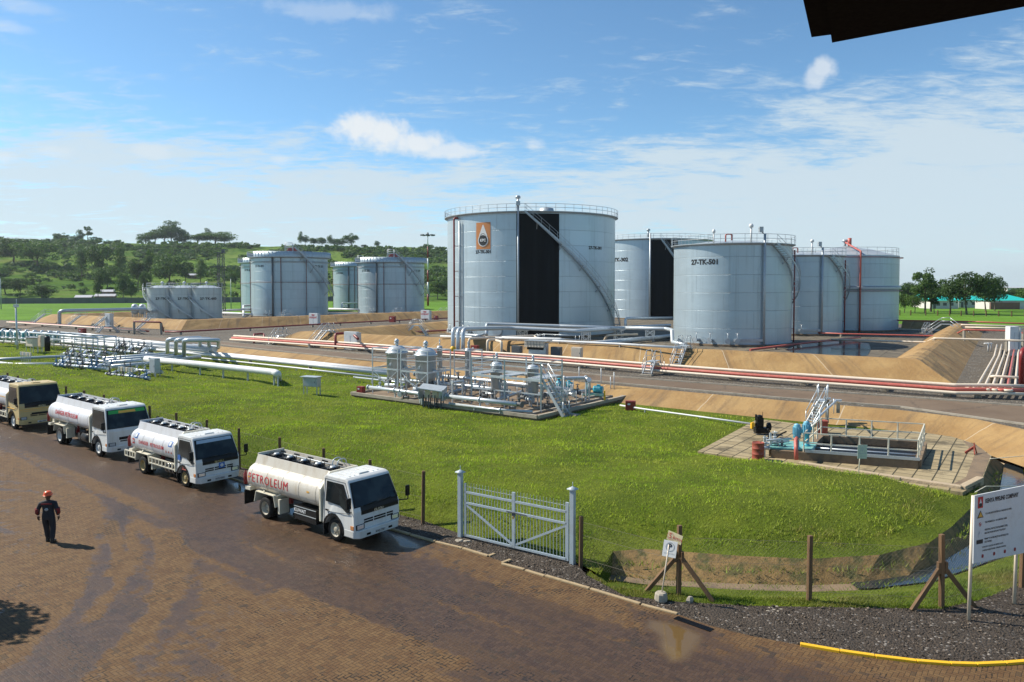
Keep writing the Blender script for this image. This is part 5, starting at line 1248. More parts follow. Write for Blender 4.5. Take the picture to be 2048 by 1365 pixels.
# left metering lines
G1 = 'white pipelines running to the metering skid'
A1 = PT([(-60, 662, 1.5), (91, 669, 1.5), (250, 682, 1.5), (430, 699, 1.5)])
pipeline('fat white pipeline furthest back, ending at the U-bends', A1, .36, MW, 14, 9)
A2 = PT([(-60, 671, 1.2), (150, 684, 1.1), (303, 697, .95), (500, 715, .9), (620, 727, .85), (800, 746, .85)])
pipeline('white pipeline, upper one of the long parallel pair crossing the lawn edge', A2, .26, MW, 12, 8, zs=LZ)
pipeline('white pipeline, middle one of the parallel lines crossing the lawn edge', shift(A2, -.75, -.05), .20, MW, 12, None)
pipeline('slim white pipeline, lowest of the parallel lines crossing the lawn edge', shift(A2, -1.7, -.35), .09, MW, 8, 7, zs=LZ, supw=.12, supmat=MGREY)
pipeline('slim grey pipe beside the fat rear pipeline', shift(A1, -.9, -.2), .14, MW, 10, None)
FW = PT([(292, 718, 1.35), (400, 729, 1.35), (548, 745, 1.35), (556, 748, 1.3), (557, 763, .1)])
pipeline('fat white pipe across the lawn ending in an elbow into the ground', FW, .30, MW, 16, 3.3, supw=.14, supmat=MGREY, zs=.2, bend=.5)
# silver lines with U-bends
for k_, (x0, xr, dy) in enumerate([(335, 400, 0), (352, 418, 2.5), (368, 437, 5)]):
    pts = PT([(205+k_*6, 718+k_*4.5, 1.15), (x0-6, 709+dy, 1.15), (x0, 708+dy, 1.15), (x0, 679+dy*.4, 3.3), (xr, 676+dy*.9, 3.3), (xr, 693+dy*.5, 1.6), (xr-14, 691.5+dy*.5, 1.6)])
    pipeline(['rearmost', 'middle', 'front'][k_]+' silver pipe of the three with tall U-bends', pts, .22, MSILV, 12, None, bend=.7)
pipeline('fourth silver pipe lying low beside the U-bend lines', PT([(222, 734, 1.0), (300, 727, 1.0), (380, 716, 1.0), (400, 714, .9)]), .2, MSILV, 12, 4, supw=.12, supmat=MGREY, zs=.2)
# valve prototype
def valve_mesh():
    m = MB(); m.tube((-.32, 0, 0), (-.26, 0, 0), .24, 12); m.tube((.26, 0, 0), (.32, 0, 0), .24, 12); m.lathe((-.26, 0, 0), [(.14, 0), (.19, .2), (.19, .32), (.14, .52)], 12, axis=(1, 0, 0))
    m.tube((0, 0, .1), (0, 0, .42), .10, 8); m.tube((0, 0, .42), (0, 0, .48), .17, 10); m.bar((-.1, 0, .48), (-.04, 0, .78), .04, .04); m.bar((.1, 0, .48), (.04, 0, .78), .04, .04); m.tube((0, 0, .5), (0, 0, .98), .025, 6)
    return m
def vmesh(mat, nm):
    m = valve_mesh(); n = len(m.v); W_ = MB(); 
    for i in range(12):
        a, b = 2*math.pi*i/12, 2*math.pi*(i+1)/12; m.tube((.22*math.cos(a), .22*math.sin(a), .86), (.22*math.cos(b), .22*math.sin(b), .86), .018, 4, caps=False)
    m.bar((-.22, 0, .86), (.22, 0, .86), .02, .02); m.bar((0, -.22, .86), (0, .22, .86), .02, .02)
    me = bpy.data.meshes.new(nm); me.from_pydata([tuple(v) for v in m.v], [], m.f); me.polygons.foreach_set('use_smooth', m.sm); me.materials.append(mat); return me
VM = [vmesh(MGREY, 'valve'), vmesh(MDGREY, 'valve'), vmesh(paint('blue_valve', (.06, .16, .30), .4), 'valve'), vmesh(MSILV, 'valve')]
def put_valve(t, p, k, s=1.0, rz=0.0):
    o = bpy.data.objects.new('valve', VM[k]); COL.objects.link(o); o.parent = t; o.location = Vector(p)-Vector(t['_l']); o.rotation_euler = (0, 0, rz); o.scale = (s, s, s); return o
rv = random.Random(21); AX = -.58
def manifold(label, corners, nx, ny, z, mats, r=.16, hz=.0, s=1.0):
    """rows of parallel pipes with a valve on each, between four pixel corners (left, right, right back, left back)"""
    c = [gp(x, y, z) for x, y in corners]; t = thing('valve_manifold', label, 'pipework', c[0])
    pm = MB(); stm = MB()
    for j in range(ny):
        a = c[0].lerp(c[3], j/max(1, ny-1)); b = c[1].lerp(c[2], j/max(1, ny-1)); pm.tube(a, b, r, 10)
        for i in range(nx):
            p = a.lerp(b, (i+.5+rv.uniform(-.2, .2))/nx); put_valve(t, p, rv.choice(mats), s*rv.uniform(.85, 1.15), math.atan2((b-a).y, (b-a).x))
            if i % 2 == 0: MB().box((p.x+.3, p.y, (z-r+.2)/2+.05), (.1, .1, z-r)).build('stand', MGREY, t)
            if rv.random() < .3: MB().tube(p+Vector((.5, 0, 0)), p+Vector((.5, 0, 1.2)), .03, 5).tube(p+Vector((.5, .02, 1.2)), p+Vector((.5, -.12, 1.2)), .10, 8).build('gauge', MGREY, t)
    for i in range(3):
        a = c[0].lerp(c[1], (i+.3)/3); b = c[3].lerp(c[2], (i+.3)/3); pm.tube(a+Vector((0, 0, .0)), b, r*1.1, 10)
    pm.build('header_pipe', MSILV, t); return t
manifold('front valve manifold with blue and grey hand wheels on the lawn at the left', [(108, 729), (215, 738), (250, 728), (130, 716)], 8, 3, .9, [0, 1, 1, 2], .16, s=.9)
manifold('lower small valve cluster beside the grey cabinet', [(212, 748), (300, 757), (325, 745), (240, 737)], 6, 2, .7, [0, 1, 2], .12, s=.8)
manifold('dark valve cluster behind the U-bend pipes', [(222, 700), (300, 709), (310, 699), (232, 690)], 6, 2, 1.2, [1, 1, 0], .16, s=1.1)
manifold('row of valves and branch pipes behind the front manifold', [(128, 707), (215, 716), (220, 706), (140, 698)], 6, 2, 1.2, [0, 1, 1], .14, s=.9)
# teal strainers in a row
for i in range(8):
    px = 4+i*15.5; p = gp(px, 683+i*.9, 1.0); t = thing('strainer', 'teal capped strainer in the row at the far left', 'strainer', (p.x, p.y, 1.0), 0, 'teal strainers at the far left')
    m = MB(); m.lathe((0, 0, .35), [(.01, -.2), (.35, -.1), (.42, .1), (.42, .9), (.35, 1.1), (.01, 1.2)], 14); m.build('body', MTEAL, t, world=False)
    m = MB(); m.pipe([(.3, -.3, .3), (.3, -.3, 1.7), (-.1, .5, 1.7), (-.1, 1.0, 1.6)], .13, 8); m.lathe((0, 0, .2), [(.5, 0), (.5, .06)], 12); m.build('branch_pipe', MSILV, t, world=False)
    m = MB(); m.tube((-.5, -.5, .0), (-.5, -.5, 1.0), .08, 8); m.tube((-.8, -.5, .6), (.6, -.5, .6), .14, 8); m.build('drain_pipe', MW, t, world=False)
t = thing('pipe_rack', 'silver overhead pipe rack behind the beige cabinets at the left', 'pipework', gp(110, 700, 1)); m = MB()
for x in (60, 85, 108, 128, 150, 172, 196):
    a = gp(x, 690+(x-60)*.10, .8); m.tube(a, a+Vector((0, 0, 1.7)), .07, 6); m.tube(a+Vector((1.0, 2.4, 0)), a+Vector((1.0, 2.4, 1.7)), .07, 6); m.tube(a+Vector((0, 0, 1.7)), a+Vector((1.0, 2.4, 1.7)), .09, 6)
a, b = gp(60, 690, .8)+Vector((0, 0, 1.7)), gp(196, 703.6, .8)+Vector((0, 0, 1.7)); m.tube(a, b, .12, 8); m.tube(a+Vector((1, 2.4, 0)), b+Vector((1, 2.4, 0)), .12, 8); m.tube(a-Vector((0, 0, .6)), b-Vector((0, 0, .6)), .07, 6); m.build('frame', MSILV, t)
# low pipes on the lawn at the left
pipeline('grey pipe lying low on the lawn at the left edge', PT([(-60, 722, .55), (60, 716, .55), (150, 712, .6), (300, 703, .6)]), .17, MSILV, 10, 6, supw=.12, supmat=MGREY, zs=.2)
pipeline('white pipe with a slant bend entering the front manifold', PT([(-60, 720, .6), (28, 729, .6), (120, 728, .8)]), .15, MW, 10, None)
pipeline('thin white pipe zigzagging over the lawn nearest the lorries', PT([(-60, 720, .35), (0, 733, .35), (110, 751.5, .35), (125, 750, .35), (131, 754, .35), (225, 746, .4)]), .09, MW, 8, 6, supw=.1, supmat=MGREY, zs=.2)
def cabinet(px, py, w, h, d, leg, mat, label, rz=-.6, roof=False, z=.25, nlegs=4, name='cabinet', win=None, hood=None):
    p = gp(px, py, z); t = thing(name, label, 'cabinet', p, rz)
    m = MB(); [m.box((sx*(w/2-.04), sy*(d/2-.04), leg/2), (.06, .06, leg)) for sx in (-1, 1) for sy in ((-1, 1) if nlegs == 4 else (0,))]; m.build('leg_frame', MGREY, t, world=False)
    MB().box((0, 0, leg+h/2), (w, d, h)).build('body', mat, t, world=False, bevel=.012)
    m = MB(); m.box((0, -d/2-.008, leg+h*.5), (w*.86, .02, h*.86)); m.build('door', mat, t, world=False, bevel=.006); m = MB(); m.box((w*.34, -d/2-.03, leg+h*.5), (.03, .03, .12)); m.build('handle', MDGREY, t, world=False)
    if roof or hood: m = MB(); m.box((0, -.08, leg+h+.03), (w+.2, d+.35, .05)); m.build('rain_hood', MDGREY if hood is None else hood, t, world=False)
    return t
cabinet(64, 707, 2.0, 1.1, .6, .9, MCREAM, 'beige cabinet on legs beside the black cylinder at the left', roof=True)
cabinet(84, 706, .9, 1.5, .6, .8, MCREAM, 'narrow beige cabinet right of the wider one at the left')
cabinet(310, 757, 1.0, 1.4, .5, .5, MGREY, 'grey metal cabinet on the lawn in front of the silver pipes')
cabinet(624, 792, 1.35, .75, .5, .75, MGREY, 'grey cabinet with an open flap on legs, alone on the lawn', rz=-.4, hood=MSILV)
for px, py, lab, n in ((52, 727, 'rack of small junction boxes on thin legs at the left lawn edge', 6), (252, 762, 'rack of junction boxes on thin legs in front of the small valve cluster', 6)):
    p = gp(px, py, .25); t = thing('junction_box_rack', lab, 'junction boxes', p, -.55)
    for i in range(n):
        x = -1.0+2.0*i/(n-1); MB().box((x, 0, 1.05), (.26, .15, .40)).build('junction_box', MCREAM if i % 2 else MGREY, t, world=False, bevel=.01); MB().box((x, 0, .42), (.05, .05, .85)).build('leg', MGREY, t, world=False)
    MB().box((0, .09, 1.0), (2.3, .04, .06)).build('rail', MGREY, t, world=False)
p = gp(95, 703, .9); t = thing('black_tank', 'black upright cylinder beside the beige cabinets', 'cylinder', p); MB().lathe((0, 0, 0), [(.01, 0), (.32, 0), (.32, 1.7), (.25, 1.85), (.01, 1.9)], 14).build('body', MBLKP, t, world=False)
p = gp(35, 699, .6); t = thing('lamp_post', 'grey lamp post standing at the left edge of the lawn', 'lamp post', p); hh = CAMH+(YH-612)/FPX*p.y-p.z
m = MB(); m.tube((0, 0, 0), (-.1, 0, hh), .14, 10, .10); m.build('pole', MSILV, t, world=False); m = MB(); m.box((-.05, 0, hh), (.5, .35, .4)); m.tube((0, 0, hh), (0, 0, hh+.9), .03, 5); m.build('lamp_head', MSILV, t, world=False); MB().box((-.02, -.16, .9), (.3, .25, .5)).build('switch_box', MSILV, t, world=False)
# white hydrant walls
def hwall(px, py, w, h, lab, text=None, z=PZ, rz=-.52, th=.5):
    p = gp(px, py, z); t = thing('hydrant_wall', lab, 'shield wall', p, rz, 'white hydrant shield walls'); MB().box((0, 0, h/2), (w, th, h)).build('slab', MW, t, world=False, bevel=.02)
    m = MB(); m.box((w/2+.1, .1, h/2-.05), (.15, th*1.5, h-.1)); m.build('side_fin', MSILV, t, world=False)
    if text:
        m = MB()
        for i, s in enumerate(text): put_text(m, s, h*.16, planar((0, -th/2, h*(.82-.22*i)), (1, 0, 0), (0, 0, 1), .01), .03, .9)
        m.build('lettering', MREDT, t, world=False)
    m = MB(); m.box((0, -th/2-.01, h*.45), (.03, .02, h*.7)); m.build('joint', MGREY, t, world=False)
    return t
hwall(703, 700, 2.0, 2.25, 'white hydrant wall standing in front of the central bund')
hwall(628, 648.5, 2.3, 2.2, 'white hydrant wall with red lettering before the first big left tank', ['FIRE', 'HYDRANT'], 1.2)
hwall(851, 641, 2.3, 2.3, 'white hydrant wall with red lettering before the second big left tank', ['FIRE', 'HYDRANT'], 1.2)
hwall(217, 654, 1.5, 2.6, 'white hydrant wall on the left bund below the small tanks', None)
hwall(2023, 711, .95, 3.3, 'tall narrow white wall at the right edge beside the cream pipes', None, rz=-.1, th=1.0)
# stairs: over the bund, and small ones over the pipes
def stair_run(t, a, b, w, n, rail=1.0, side=None):
    """open flight from point a (low) to b (high)"""
    a, b = Vector(a), Vector(b); d = Vector((b.x-a.x, b.y-a.y, 0)).normalized(); s = Vector((-d.y, d.x, 0)); m = MB(); h = MB()
    for i in range(n+1):
        q = a.lerp(b, i/n); m.bar(q-s*w/2, q+s*w/2, .26, .035, up=(0, 0, 1))
    for o_ in (-1, 1):
        m.bar(a+s*o_*w/2, b+s*o_*w/2, .05, .20); up_ = Vector((0, 0, rail)); h.tube(a+s*o_*w/2, a+s*o_*w/2+up_, .028, 6); h.tube(b+s*o_*w/2, b+s*o_*w/2+up_, .028, 6); h.tube(a+s*o_*w/2+up_, b+s*o_*w/2+up_, .028, 6); h.tube(a+s*o_*w/2+up_*.5, b+s*o_*w/2+up_*.5, .022, 6)
    m.build('stair_flight', MSILV, t); h.build('handrail', MSILV, t)
def platform(t, a, b, w, rail=1.0):
    a, b = Vector(a), Vector(b); d = (b-a).normalized(); s = Vector((-d.y, d.x, 0)); m = MB(); m.bar(a, b, w, .08, up=(0, 0, 1)); m.build('platform', MSILV, t); h = MB()
    for o_ in (-1, 1):
        for e in (a, b): h.tube(e+s*o_*w/2, e+s*o_*w/2+Vector((0, 0, rail)), .028, 6)
        for z in (rail, rail/2): h.tube(a+s*o_*w/2+Vector((0, 0, z)), b+s*o_*w/2+Vector((0, 0, z)), .025, 6)
    h.build('handrail', MSILV, t)
NB = Vector((.50, .866, 0))
def bund_stair(px, py, lab, nrm=NB, z=PZ, hh=1.75, run=2.5, w=.85, inner_=True):
    a = gp(px, py, z); t = thing('bund_stair', lab, 'stair', a, 0, 'stairs over the bunds'); b = a+nrm*run+Vector((0, 0, hh+.25)); c_ = b+nrm*1.2
    stair_run(t, a, b, w, 9); platform(t, b, c_, w)
    if inner_: stair_run(t, c_+nrm*run-Vector((0, 0, hh+.2)), c_, w, 9)
def crossover(px, py, lab, nrm=NB, z=PZ, hh=1.15, run=1.1, plat=1.4, w=.8):
    a = gp(px, py, z); t = thing('crossover_stair', lab, 'stair', a, 0, 'crossover stairs over the pipes'); b = a+nrm*run+Vector((0, 0, hh)); c_ = b+nrm*plat
    stair_run(t, a, b, w, 5); platform(t, b, c_, w); stair_run(t, c_+nrm*run-Vector((0, 0, hh)), c_, w, 5)
    m = MB(); m.box(a+Vector((0, 0, .06)), (1.1, .6, .14), -.55); m.build('step_block', MCONC, t)
bund_stair(1349, 738, 'steel stair climbing the central bund left of the front right tank'); crossover(1293, 752, 'crossover stair over the pipe trio, left of the bund stair on the right')
bund_stair(622, 695, 'steel stair climbing the left part of the central bund'); crossover(541, 690, 'crossover stair over the pipe trio at its left end')
ml = Vector((.62, .78, 0))
bund_stair(134, 652, 'stair up the left bund beside the tall white bend', ml, inner_=False); bund_stair(272, 660, 'stair up the left bund below the first small tank', ml, inner_=False); bund_stair(64, 648, 'stair at the left end of the left bund', ml, inner_=False); bund_stair(186, 655, 'stair up the left bund left of the white hydrant wall', ml, inner_=False)
crossover(193, 667, 'crossover stair over the salmon main, left of the dark red loop', ml)
mr = Vector((-.8, .6, 0))
for px, py, lab in ((556, 640, 'small stair over the pipes before the first big left tank'), (781, 634, 'small stair over the pipes before the second big left tank'), (872, 634, 'small stair near the foot of the light mast')):
    crossover(px, py, lab, Vector((.8, .6, 0)), hh=1.3, run=1.6)
crossover(812, 671, 'silver crossover stair behind the crest of the central bund', Vector((.8, -.2, 0)), hh=1.6, run=1.5)
crossover(1846, 668, 'small white step ladder on the floor of the central bund', Vector((1, .1, 0)), hh=.9, run=.5, plat=.4, w=.6)
bund_stair(1937, 676, 'stair crossing the right side of the central bund', Vector((-.85, .5, 0)))
# silver lines over the crest of the central bund
for k_ in range(3):
    pts = PT([(906+k_*10, 714+k_*.7, 1.0), (906+k_*10, 658+k_*.5, 4.1), (975+k_*3, 656.5+k_*.6, 3.6), (1012+k_*4, 655+k_*.7, 3.2), (1150+k_*3, 661.5+k_*.6, 2.95), (1255, 655+k_*.5, 2.95), (1340, 651+k_*.5, 2.95)])
    pipeline(['left', 'middle', 'right'][k_]+' one of three silver risers stepping over the central bund', pts, .23, MSILV, 12, None, bend=.8)
pipeline('silver pipe with a raised start, topmost in front of the biggest tank', PT([(973, 670, 2.0), (973, 648, 3.4), (1120, 652.5, 3.15), (1250, 657, 3.1)]), .24, MSILV, 12, None)
pipeline('raised silver pipe loop between the biggest tank and the front right tank', PT([(1251, 655, 2.9), (1251, 637, 4.2), (1345, 636.5, 4.2)]), .20, MSILV, 12, None)
pipeline('silver pipe dropping down to the foot of the front right tank', PT([(1250, 656.5, 3.0), (1333, 658, 3.0), (1344, 661, 3.0), (1345, 685, 1.5), (1372, 690, 1.5)]), .25, MSILV, 12, None)
pipeline('fat grey pipe low on the bund floor behind the lattice supports', PT([(1165, 690, 1.5), (1345, 673, 1.5)]), .35, MSILV, 12, 5)
pipeline('cream pipe low between the lattice supports', PT([(1208, 683, 1.2), (1214, 671, 2.1), (1275, 669, 2.1)]), .16, MCREAM, 8)
pipeline('long white pipe lying along the crest of the central bund', PT([(881, 673, 2.9), (1000, 676.5, 2.9), (1118, 683, 2.9), (1240, 688.5, 2.9), (1362, 696, 2.9)]), .13, MW, 10, 6, zs=2.4, supw=.2)
pipeline('white stub pipe on the bund crest left of the lattice supports', PT([(1004, 676, 3.1), (1123, 679, 3.1), (1129, 684, 2.8)]), .16, MW, 10)
pipeline('cream pipe bending over the bund crest beside the red box', PT([(938, 716, 1), (938, 678, 3.1), (1000, 675, 2.9), (1068, 672, 2.9), (1076, 678, 2.6)]), .13, MCREAM, 8)
pipeline('second cream pipe over the bund crest, right of the red box', PT([(975, 718, 1), (975, 681, 3.0), (1020, 678, 2.9)]), .15, MCREAM, 8)
pipeline('third short cream upright pipe before the control shelter', PT([(1003, 719, 1), (1003, 684, 2.9), (985, 680, 2.9)]), .15, MCREAM, 8)
m_ = MB(); p = gp(906, 703, 1.9); m_.lathe(p, [(.2, 0), (.32, .15), (.3, .4), (.15, .55)], 10); tag(m_.build('yellow_actuator', MYEL), 'yellow actuator at the foot of the left silver riser', 'actuator')
for px, py, lab in ((1045, 687, 'lattice pipe support, leftmost'), (1172, 686, 'lattice pipe support standing left of the fat grey pipe'), (1237, 685, 'lattice pipe support, third from the left'), (1300, 684, 'lattice pipe support nearest the front right tank')):
    p = gp(px, py, PZ); t = thing('pipe_support', 'white '+lab, 'pipe support', p, -.5, 'white lattice pipe supports'); m = MB(); h_ = 1.75
    for sx in (-.55, .55): 
        for sy in (-.3, .3): m.bar((sx, sy, 0), (sx, sy, h_), .09, .09)
    for sy in (-.3, .3): m.bar((-.55, sy, .05), (.55, sy, h_*.5), .06, .06); m.bar((.55, sy, .05), (-.55, sy, h_*.5), .06, .06); m.bar((-.55, sy, h_*.5), (.55, sy, h_-.05), .06, .06); m.bar((.55, sy, h_*.5), (-.55, sy, h_-.05), .06, .06); m.bar((-.8, sy, h_), (.8, sy, h_), .10, .10)
    m.build('lattice', MSILV, t, world=False)
t = thing('walkway_bridge', 'long low walkway with railings on the bund floor before the black stripe', 'walkway', gp(1085, 686, 1)); platform(t, gp(1082, 684, 1.8), gp(1155, 688, 1.8), .9); stair_run(t, gp(1062, 690, 1.0), gp(1082, 684, 1.8), .9, 4)
pipeline('silver pipes group left behind the big tank base valves', PT([(905, 668, 1.8), (960, 672, 1.8), (968, 668, 1.8)]), .18, MSILV, 8)
# pipes around the left tanks
for i, L in enumerate([[(445, 621, 2.2), (483, 620, 2.2)], [(445, 626, 1.8), (503, 629, 1.8)], [(483, 619, 3.0), (503, 618, 3.0)], [(658, 618, 2.2), (718, 620, 2.2)], [(658, 628, 1.8), (720, 630, 1.8)], [(684, 619, 1.5), (684, 607, 3.4), (720, 606, 3.4)], [(487, 634, 1.2), (487, 612, 3.4), (503, 611, 3.4)]]):
    pipeline(['white pipe, upper one left of the first big left tank', 'white pipe, lower one left of the first big left tank', 'short white pipe stub touching the first big left tank', 'white pipe, upper one between the two left tank pairs', 'white pipe, lower one between the two left tank pairs', 'white raised pipe bend against the second big left tank', 'white raised pipe bend against the first big left tank'][i], PT(L), .28, MW, 8, 8, supw=.2, supmat=MGREY)
# right-hand part of the bund floor
pipeline('cream pipe on short posts crossing the bund floor at the right', PT([(1662, 679, 1.7), (1853, 685, 1.7), (1868, 677, 2.9), (2013, 681, 2.9), (2070, 683, 2.9)]), .12, MCREAM, 8, 9, supw=.3)
pipeline('salmon pipe crossing the bund floor and stepping over the bund side', PT([(1590, 664, 1.5), (1682, 668, 1.5), (1903, 673, 1.5), (1928, 660, 3.2), (2013, 662, 3.2), (2046, 666, 3.2), (2050, 690, 1.5)]), .11, MREDP, 8, 14, supw=.3)
pipeline('cream pipe stepping over the far end of the bund side', PT([(1795, 659, 1.4), (1922, 663, 1.4), (1923, 650, 3.0), (2060, 654, 3.0)]), .13, MCREAM, 8)
pipeline('second cream pipe parallel to the stepped cream pipe at the right', PT([(1930, 655, 2.9), (2060, 658, 2.9)]), .12, MCREAM, 8)
pipeline('dark salmon pipe slanting over the dark bund floor', PT([(1500, 700, 1.3), (1640, 683, 1.4), (1720, 675, 1.4)]), .14, MREDP, 8, 6, supw=.35)
pipeline('long red pipe on top of the far bund wall', PT([(1790, 641, 2.9), (1950, 644, 2.9), (2060, 648, 2.9)]), .12, MREDP, 8)
# cream risers at the right edge
for k_ in range(6):
    x0, x1 = 1952+k_*15, 1985+k_*9.5
    pts = PT([(x0-20, 775+k_*1.2, 1.65), (x0-4, 779+k_*.6, 1.65), (x0+4, 770, 1.65), (x1+4, 712-k_*1.0, 1.65), (x1+9, 690-k_*.5, 1.65)])
    pipeline(['first', 'second', 'third', 'fourth', 'fifth', 'sixth'][k_]+' pipe from the left in the cream bundle receding at the right edge', pts, .09, MCREAM if k_ != 4 else MREDP, 8, None, group='cream pipe bundle at the right edge')
pipeline('short cream pipe with a bent end left of the receding bundle', PT([(1983, 763, 1.1), (1983, 753, 1.8), (2060, 757, 1.8)]), .12, MCREAM, 8)
pipeline('thick red pipe rising at the right edge of the picture', PT([(2043, 782, 1.4), (2043, 701, 4.4), (2075, 690, 4.4)]), .17, MRED, 12, bend=.6)
p = gp(1976, 704, PZ); t = thing('hydrant', 'small white twin hydrant on the gravel right of the bund', 'hydrant', p); m = MB(); m.tube((0, 0, 0), (0, 0, 1.1), .08, 8); m.tube((-.5, 0, 1.0), (.5, 0, 1.0), .08, 8); m.tube((.35, 0, 0), (.35, 0, 1.1), .06, 8); m.build('body', MW, t, world=False)
# ------------------------------------------------------------------ shelter and boxes in front of the bund
def tag_box(px, py, w, h, d, leg, mat, lab, **k): return cabinet(px, py, w, h, d, leg, mat, lab, z=PZ, **k)
tag_box(1034, 721, 1.1, .75, .5, .8, MDGREY, 'dark grey box on legs left of the control shelter', rz=-.5)
tag_box(1113, 726, 1.1, .95, .55, .7, MDGREY, 'dark grey box on legs right of the control shelter', rz=-.5)
tag_box(1154, 728, 1.1, 1.15, .5, .55, MCREAM, 'cream box on a lattice stand in front of the bund', rz=-.5)
p = gp(1077, 725, PZ); t = thing('control_shelter', 'grey control panel shelter with cream louvres in front of the bund', 'control panel', p, -.5)
m = MB(); m.box((0, 0, 1.0), (2.0, .7, 2.0)); m.build('body', MSILV, t, world=False, bevel=.02); m = MB(); m.box((-.2, -.45, 1.92), (2.2, .5, .62)); m.build('louvre', MCREAM, t, world=False, bevel=.02); m = MB(); [m.box((-.2+x, -.71, 1.92), (.03, .02, .6)) for x in (-.7, -.35, 0, .35, .7)]; m.box((-.2, -.71, 1.92), (2.2, .02, .03)); m.build('louvre_bar', MDGREY, t, world=False)
m = MB(); m.box((0, -.1, 2.28), (2.6, 1.4, .07)); m.build('roof', MGREY, t, world=False); m = MB(); m.box((-.2, -.37, 1.45), (1.9, .06, .25)); m.build('panel', MBLKP, t, world=False)
def firebox(px, py, z, lab, s=1.0, rz=-.5, leg=.0):
    p = gp(px, py, z); t = thing('fire_box', lab, 'fire box', p, rz, 'red fire equipment boxes')
    if leg: m = MB(); [m.box((x*s, y*s, leg/2), (.05, .05, leg)) for x in (-.3, .3) for y in (-.12, .12)]; m.build('leg_frame', MRED, t, world=False)
    MB().box((0, 0, leg+.35*s), (.75*s, .38*s, .7*s)).build('body', MRED, t, world=False, bevel=.01); MB().box((0, -.19*s-.008, leg+.35*s), (.68*s, .02, .62*s)).build('door', MRED, t, world=False, bevel=.005)
    m = MB(); m.box((-.12*s, -.19*s-.022, leg+.48*s), (.2*s, .012, .12*s)); m.build('label_plate', MW, t, world=False)
firebox(722, 788, .35, 'red fire box at the left end of the process skid', .85)
firebox(950, 719, 1.0, 'red fire box on legs below the silver risers', 1.15, leg=.7)
firebox(1261, 821, .22, 'red fire box on the lawn at the right of the process skid', .95, rz=-.15)
firebox(165, 671, 1.0, 'red fire box by the salmon main below the left bund', 1.6); firebox(785, 645, 1.3, 'red fire box on the dark red main below the second left tank', 1.8); firebox(872, 640, 1.0, 'red fire box near the right end of the dark red main', 1.4)
# ------------------------------------------------------------------ central process skid
E1, E2 = Vector((.80, -.60, 0)), Vector((.60, .80, 0)); SZ = .46
t = thing('skid_slab', 'dark stained concrete slab with raised kerbs under the filter vessels', 'concrete slab', SKID_P[0])
c4 = [SKID_P[0], SKID_P[3], SKID_P[2], SKID_P[1]]; m = MB(); m.prism([(p.x, p.y) for p in c4], .0, .36); m.build('slab', MCONCD, t)
m = MB()
for a, b in zip(c4, c4[1:]+c4[:1]): m.bar(Vector((a.x, a.y, .42)), Vector((b.x, b.y, .42)), .22, .22)
a, b = SKID_P[0].lerp(SKID_P[3], .32), SKID_P[1].lerp(SKID_P[2], .32); m.bar(Vector((a.x, a.y, .41)), Vector((b.x, b.y, .41)), .2, .16)
for f in (.88, .94): a, b = SKID_P[3].lerp(SKID_P[0], 1-f), SKID_P[2].lerp(SKID_P[1], 1-f); m.bar(Vector((a.x, a.y, .41)), Vector((b.x, b.y, .41)), .18, .14)
m.build('kerb', MCONC, t)
def vessel(px, Y, dia, zb, zt, lab, frame=True, group=None, legn=4, noz=.5):
    c_ = at(px, Y, .36); t = thing('filter_vessel', lab, 'vessel', c_, -.6, group); r = dia/2; zb -= .36; zt -= .36; hh = zt-zb
    m = MB(); m.lathe((0, 0, 0), [(.01, zb), (r*.45, zb+.05), (r*.8, zb+r*.28), (r, zb+r*.55), (r, zt-r*.75), (r*1.12, zt-r*.75), (r*1.12, zt-r*.60), (r, zt-r*.60), (r*.97, zt-r*.42), (r*.8, zt-r*.18), (r*.45, zt-.03), (.01, zt)], 28); m.build('shell', MSILV, t, world=False)
    m = MB(); m.tube((0, 0, zt-.05), (0, 0, zt+noz*.6), r*.16, 10); m.tube((0, 0, zt+noz*.35), (0, 0, zt+noz*.45), r*.3, 10); m.lathe((0, 0, zt+noz*.6), [(r*.22, 0), (r*.25, .1), (r*.1, .25), (.01, .26)], 8); m.build('top_nozzle', MSILV, t, world=False)
    m = MB(); [m.bar((math.cos(a)*r*.85, math.sin(a)*r*.85, 0), (math.cos(a)*r*.85, math.sin(a)*r*.85, zb+r*.6), .08, .08) for a in [math.pi/4+2*math.pi*i/legn for i in range(legn)]]; m.build('legs', MSILV, t, world=False)
    m = MB(); m.pipe([(0, 0, zb+.1), (0, 0, .55), (-1.0, -.3, .55)], r*.22, 8); m.pipe([(r-.1, 0, zb+hh*.35), (r+.4, 0, zb+hh*.35), (r+.4, 0, .5)], r*.16, 8); m.build('pipework', MSILV, t, world=False)
    m = MB(); m.box((0, -r-.01, zb+hh*.45), (.22, .02, .16)); m.build('name_plate', MGREY, t, world=False)
    if frame:
        m = MB(); w = r+.55; zz = zt-.25
        for sx, sy in ((-1, -1), (1, -1), (1, 1), (-1, 1)): m.bar((sx*w, sy*w, 0), (sx*w, sy*w, zt-.1), .07, .07)
        for z in (zt-1.75, zt-.9, zt-.15):
            for (ax, ay, bx, by) in ((-1, -1, 1, -1), (1, -1, 1, 1), (1, 1, -1, 1), (-1, 1, -1, -1)): m.bar((ax*w, ay*w, z), (bx*w, by*w, z), .06, .06 if z > zt-1.7 else .12)
        for (ax, ay, bx, by) in ((-1, -1, 1, -1), (1, -1, 1, 1)): m.bar((ax*w, ay*w, zt-1.8), (0, ay*w if ay == by else 0, zt-2.9), .05, .05) if ay == by else None; 
        m.bar((1*w, -w, zt-1.8), (0, -w, zt-2.9), .05, .05); m.bar((-w, -w, zt-2.2), (w, -w, zt-3.3), .05, .05)
        m.build('access_frame', MSILV, t, world=False)
    return t
gv = 'silver filter vessels on the process skid'
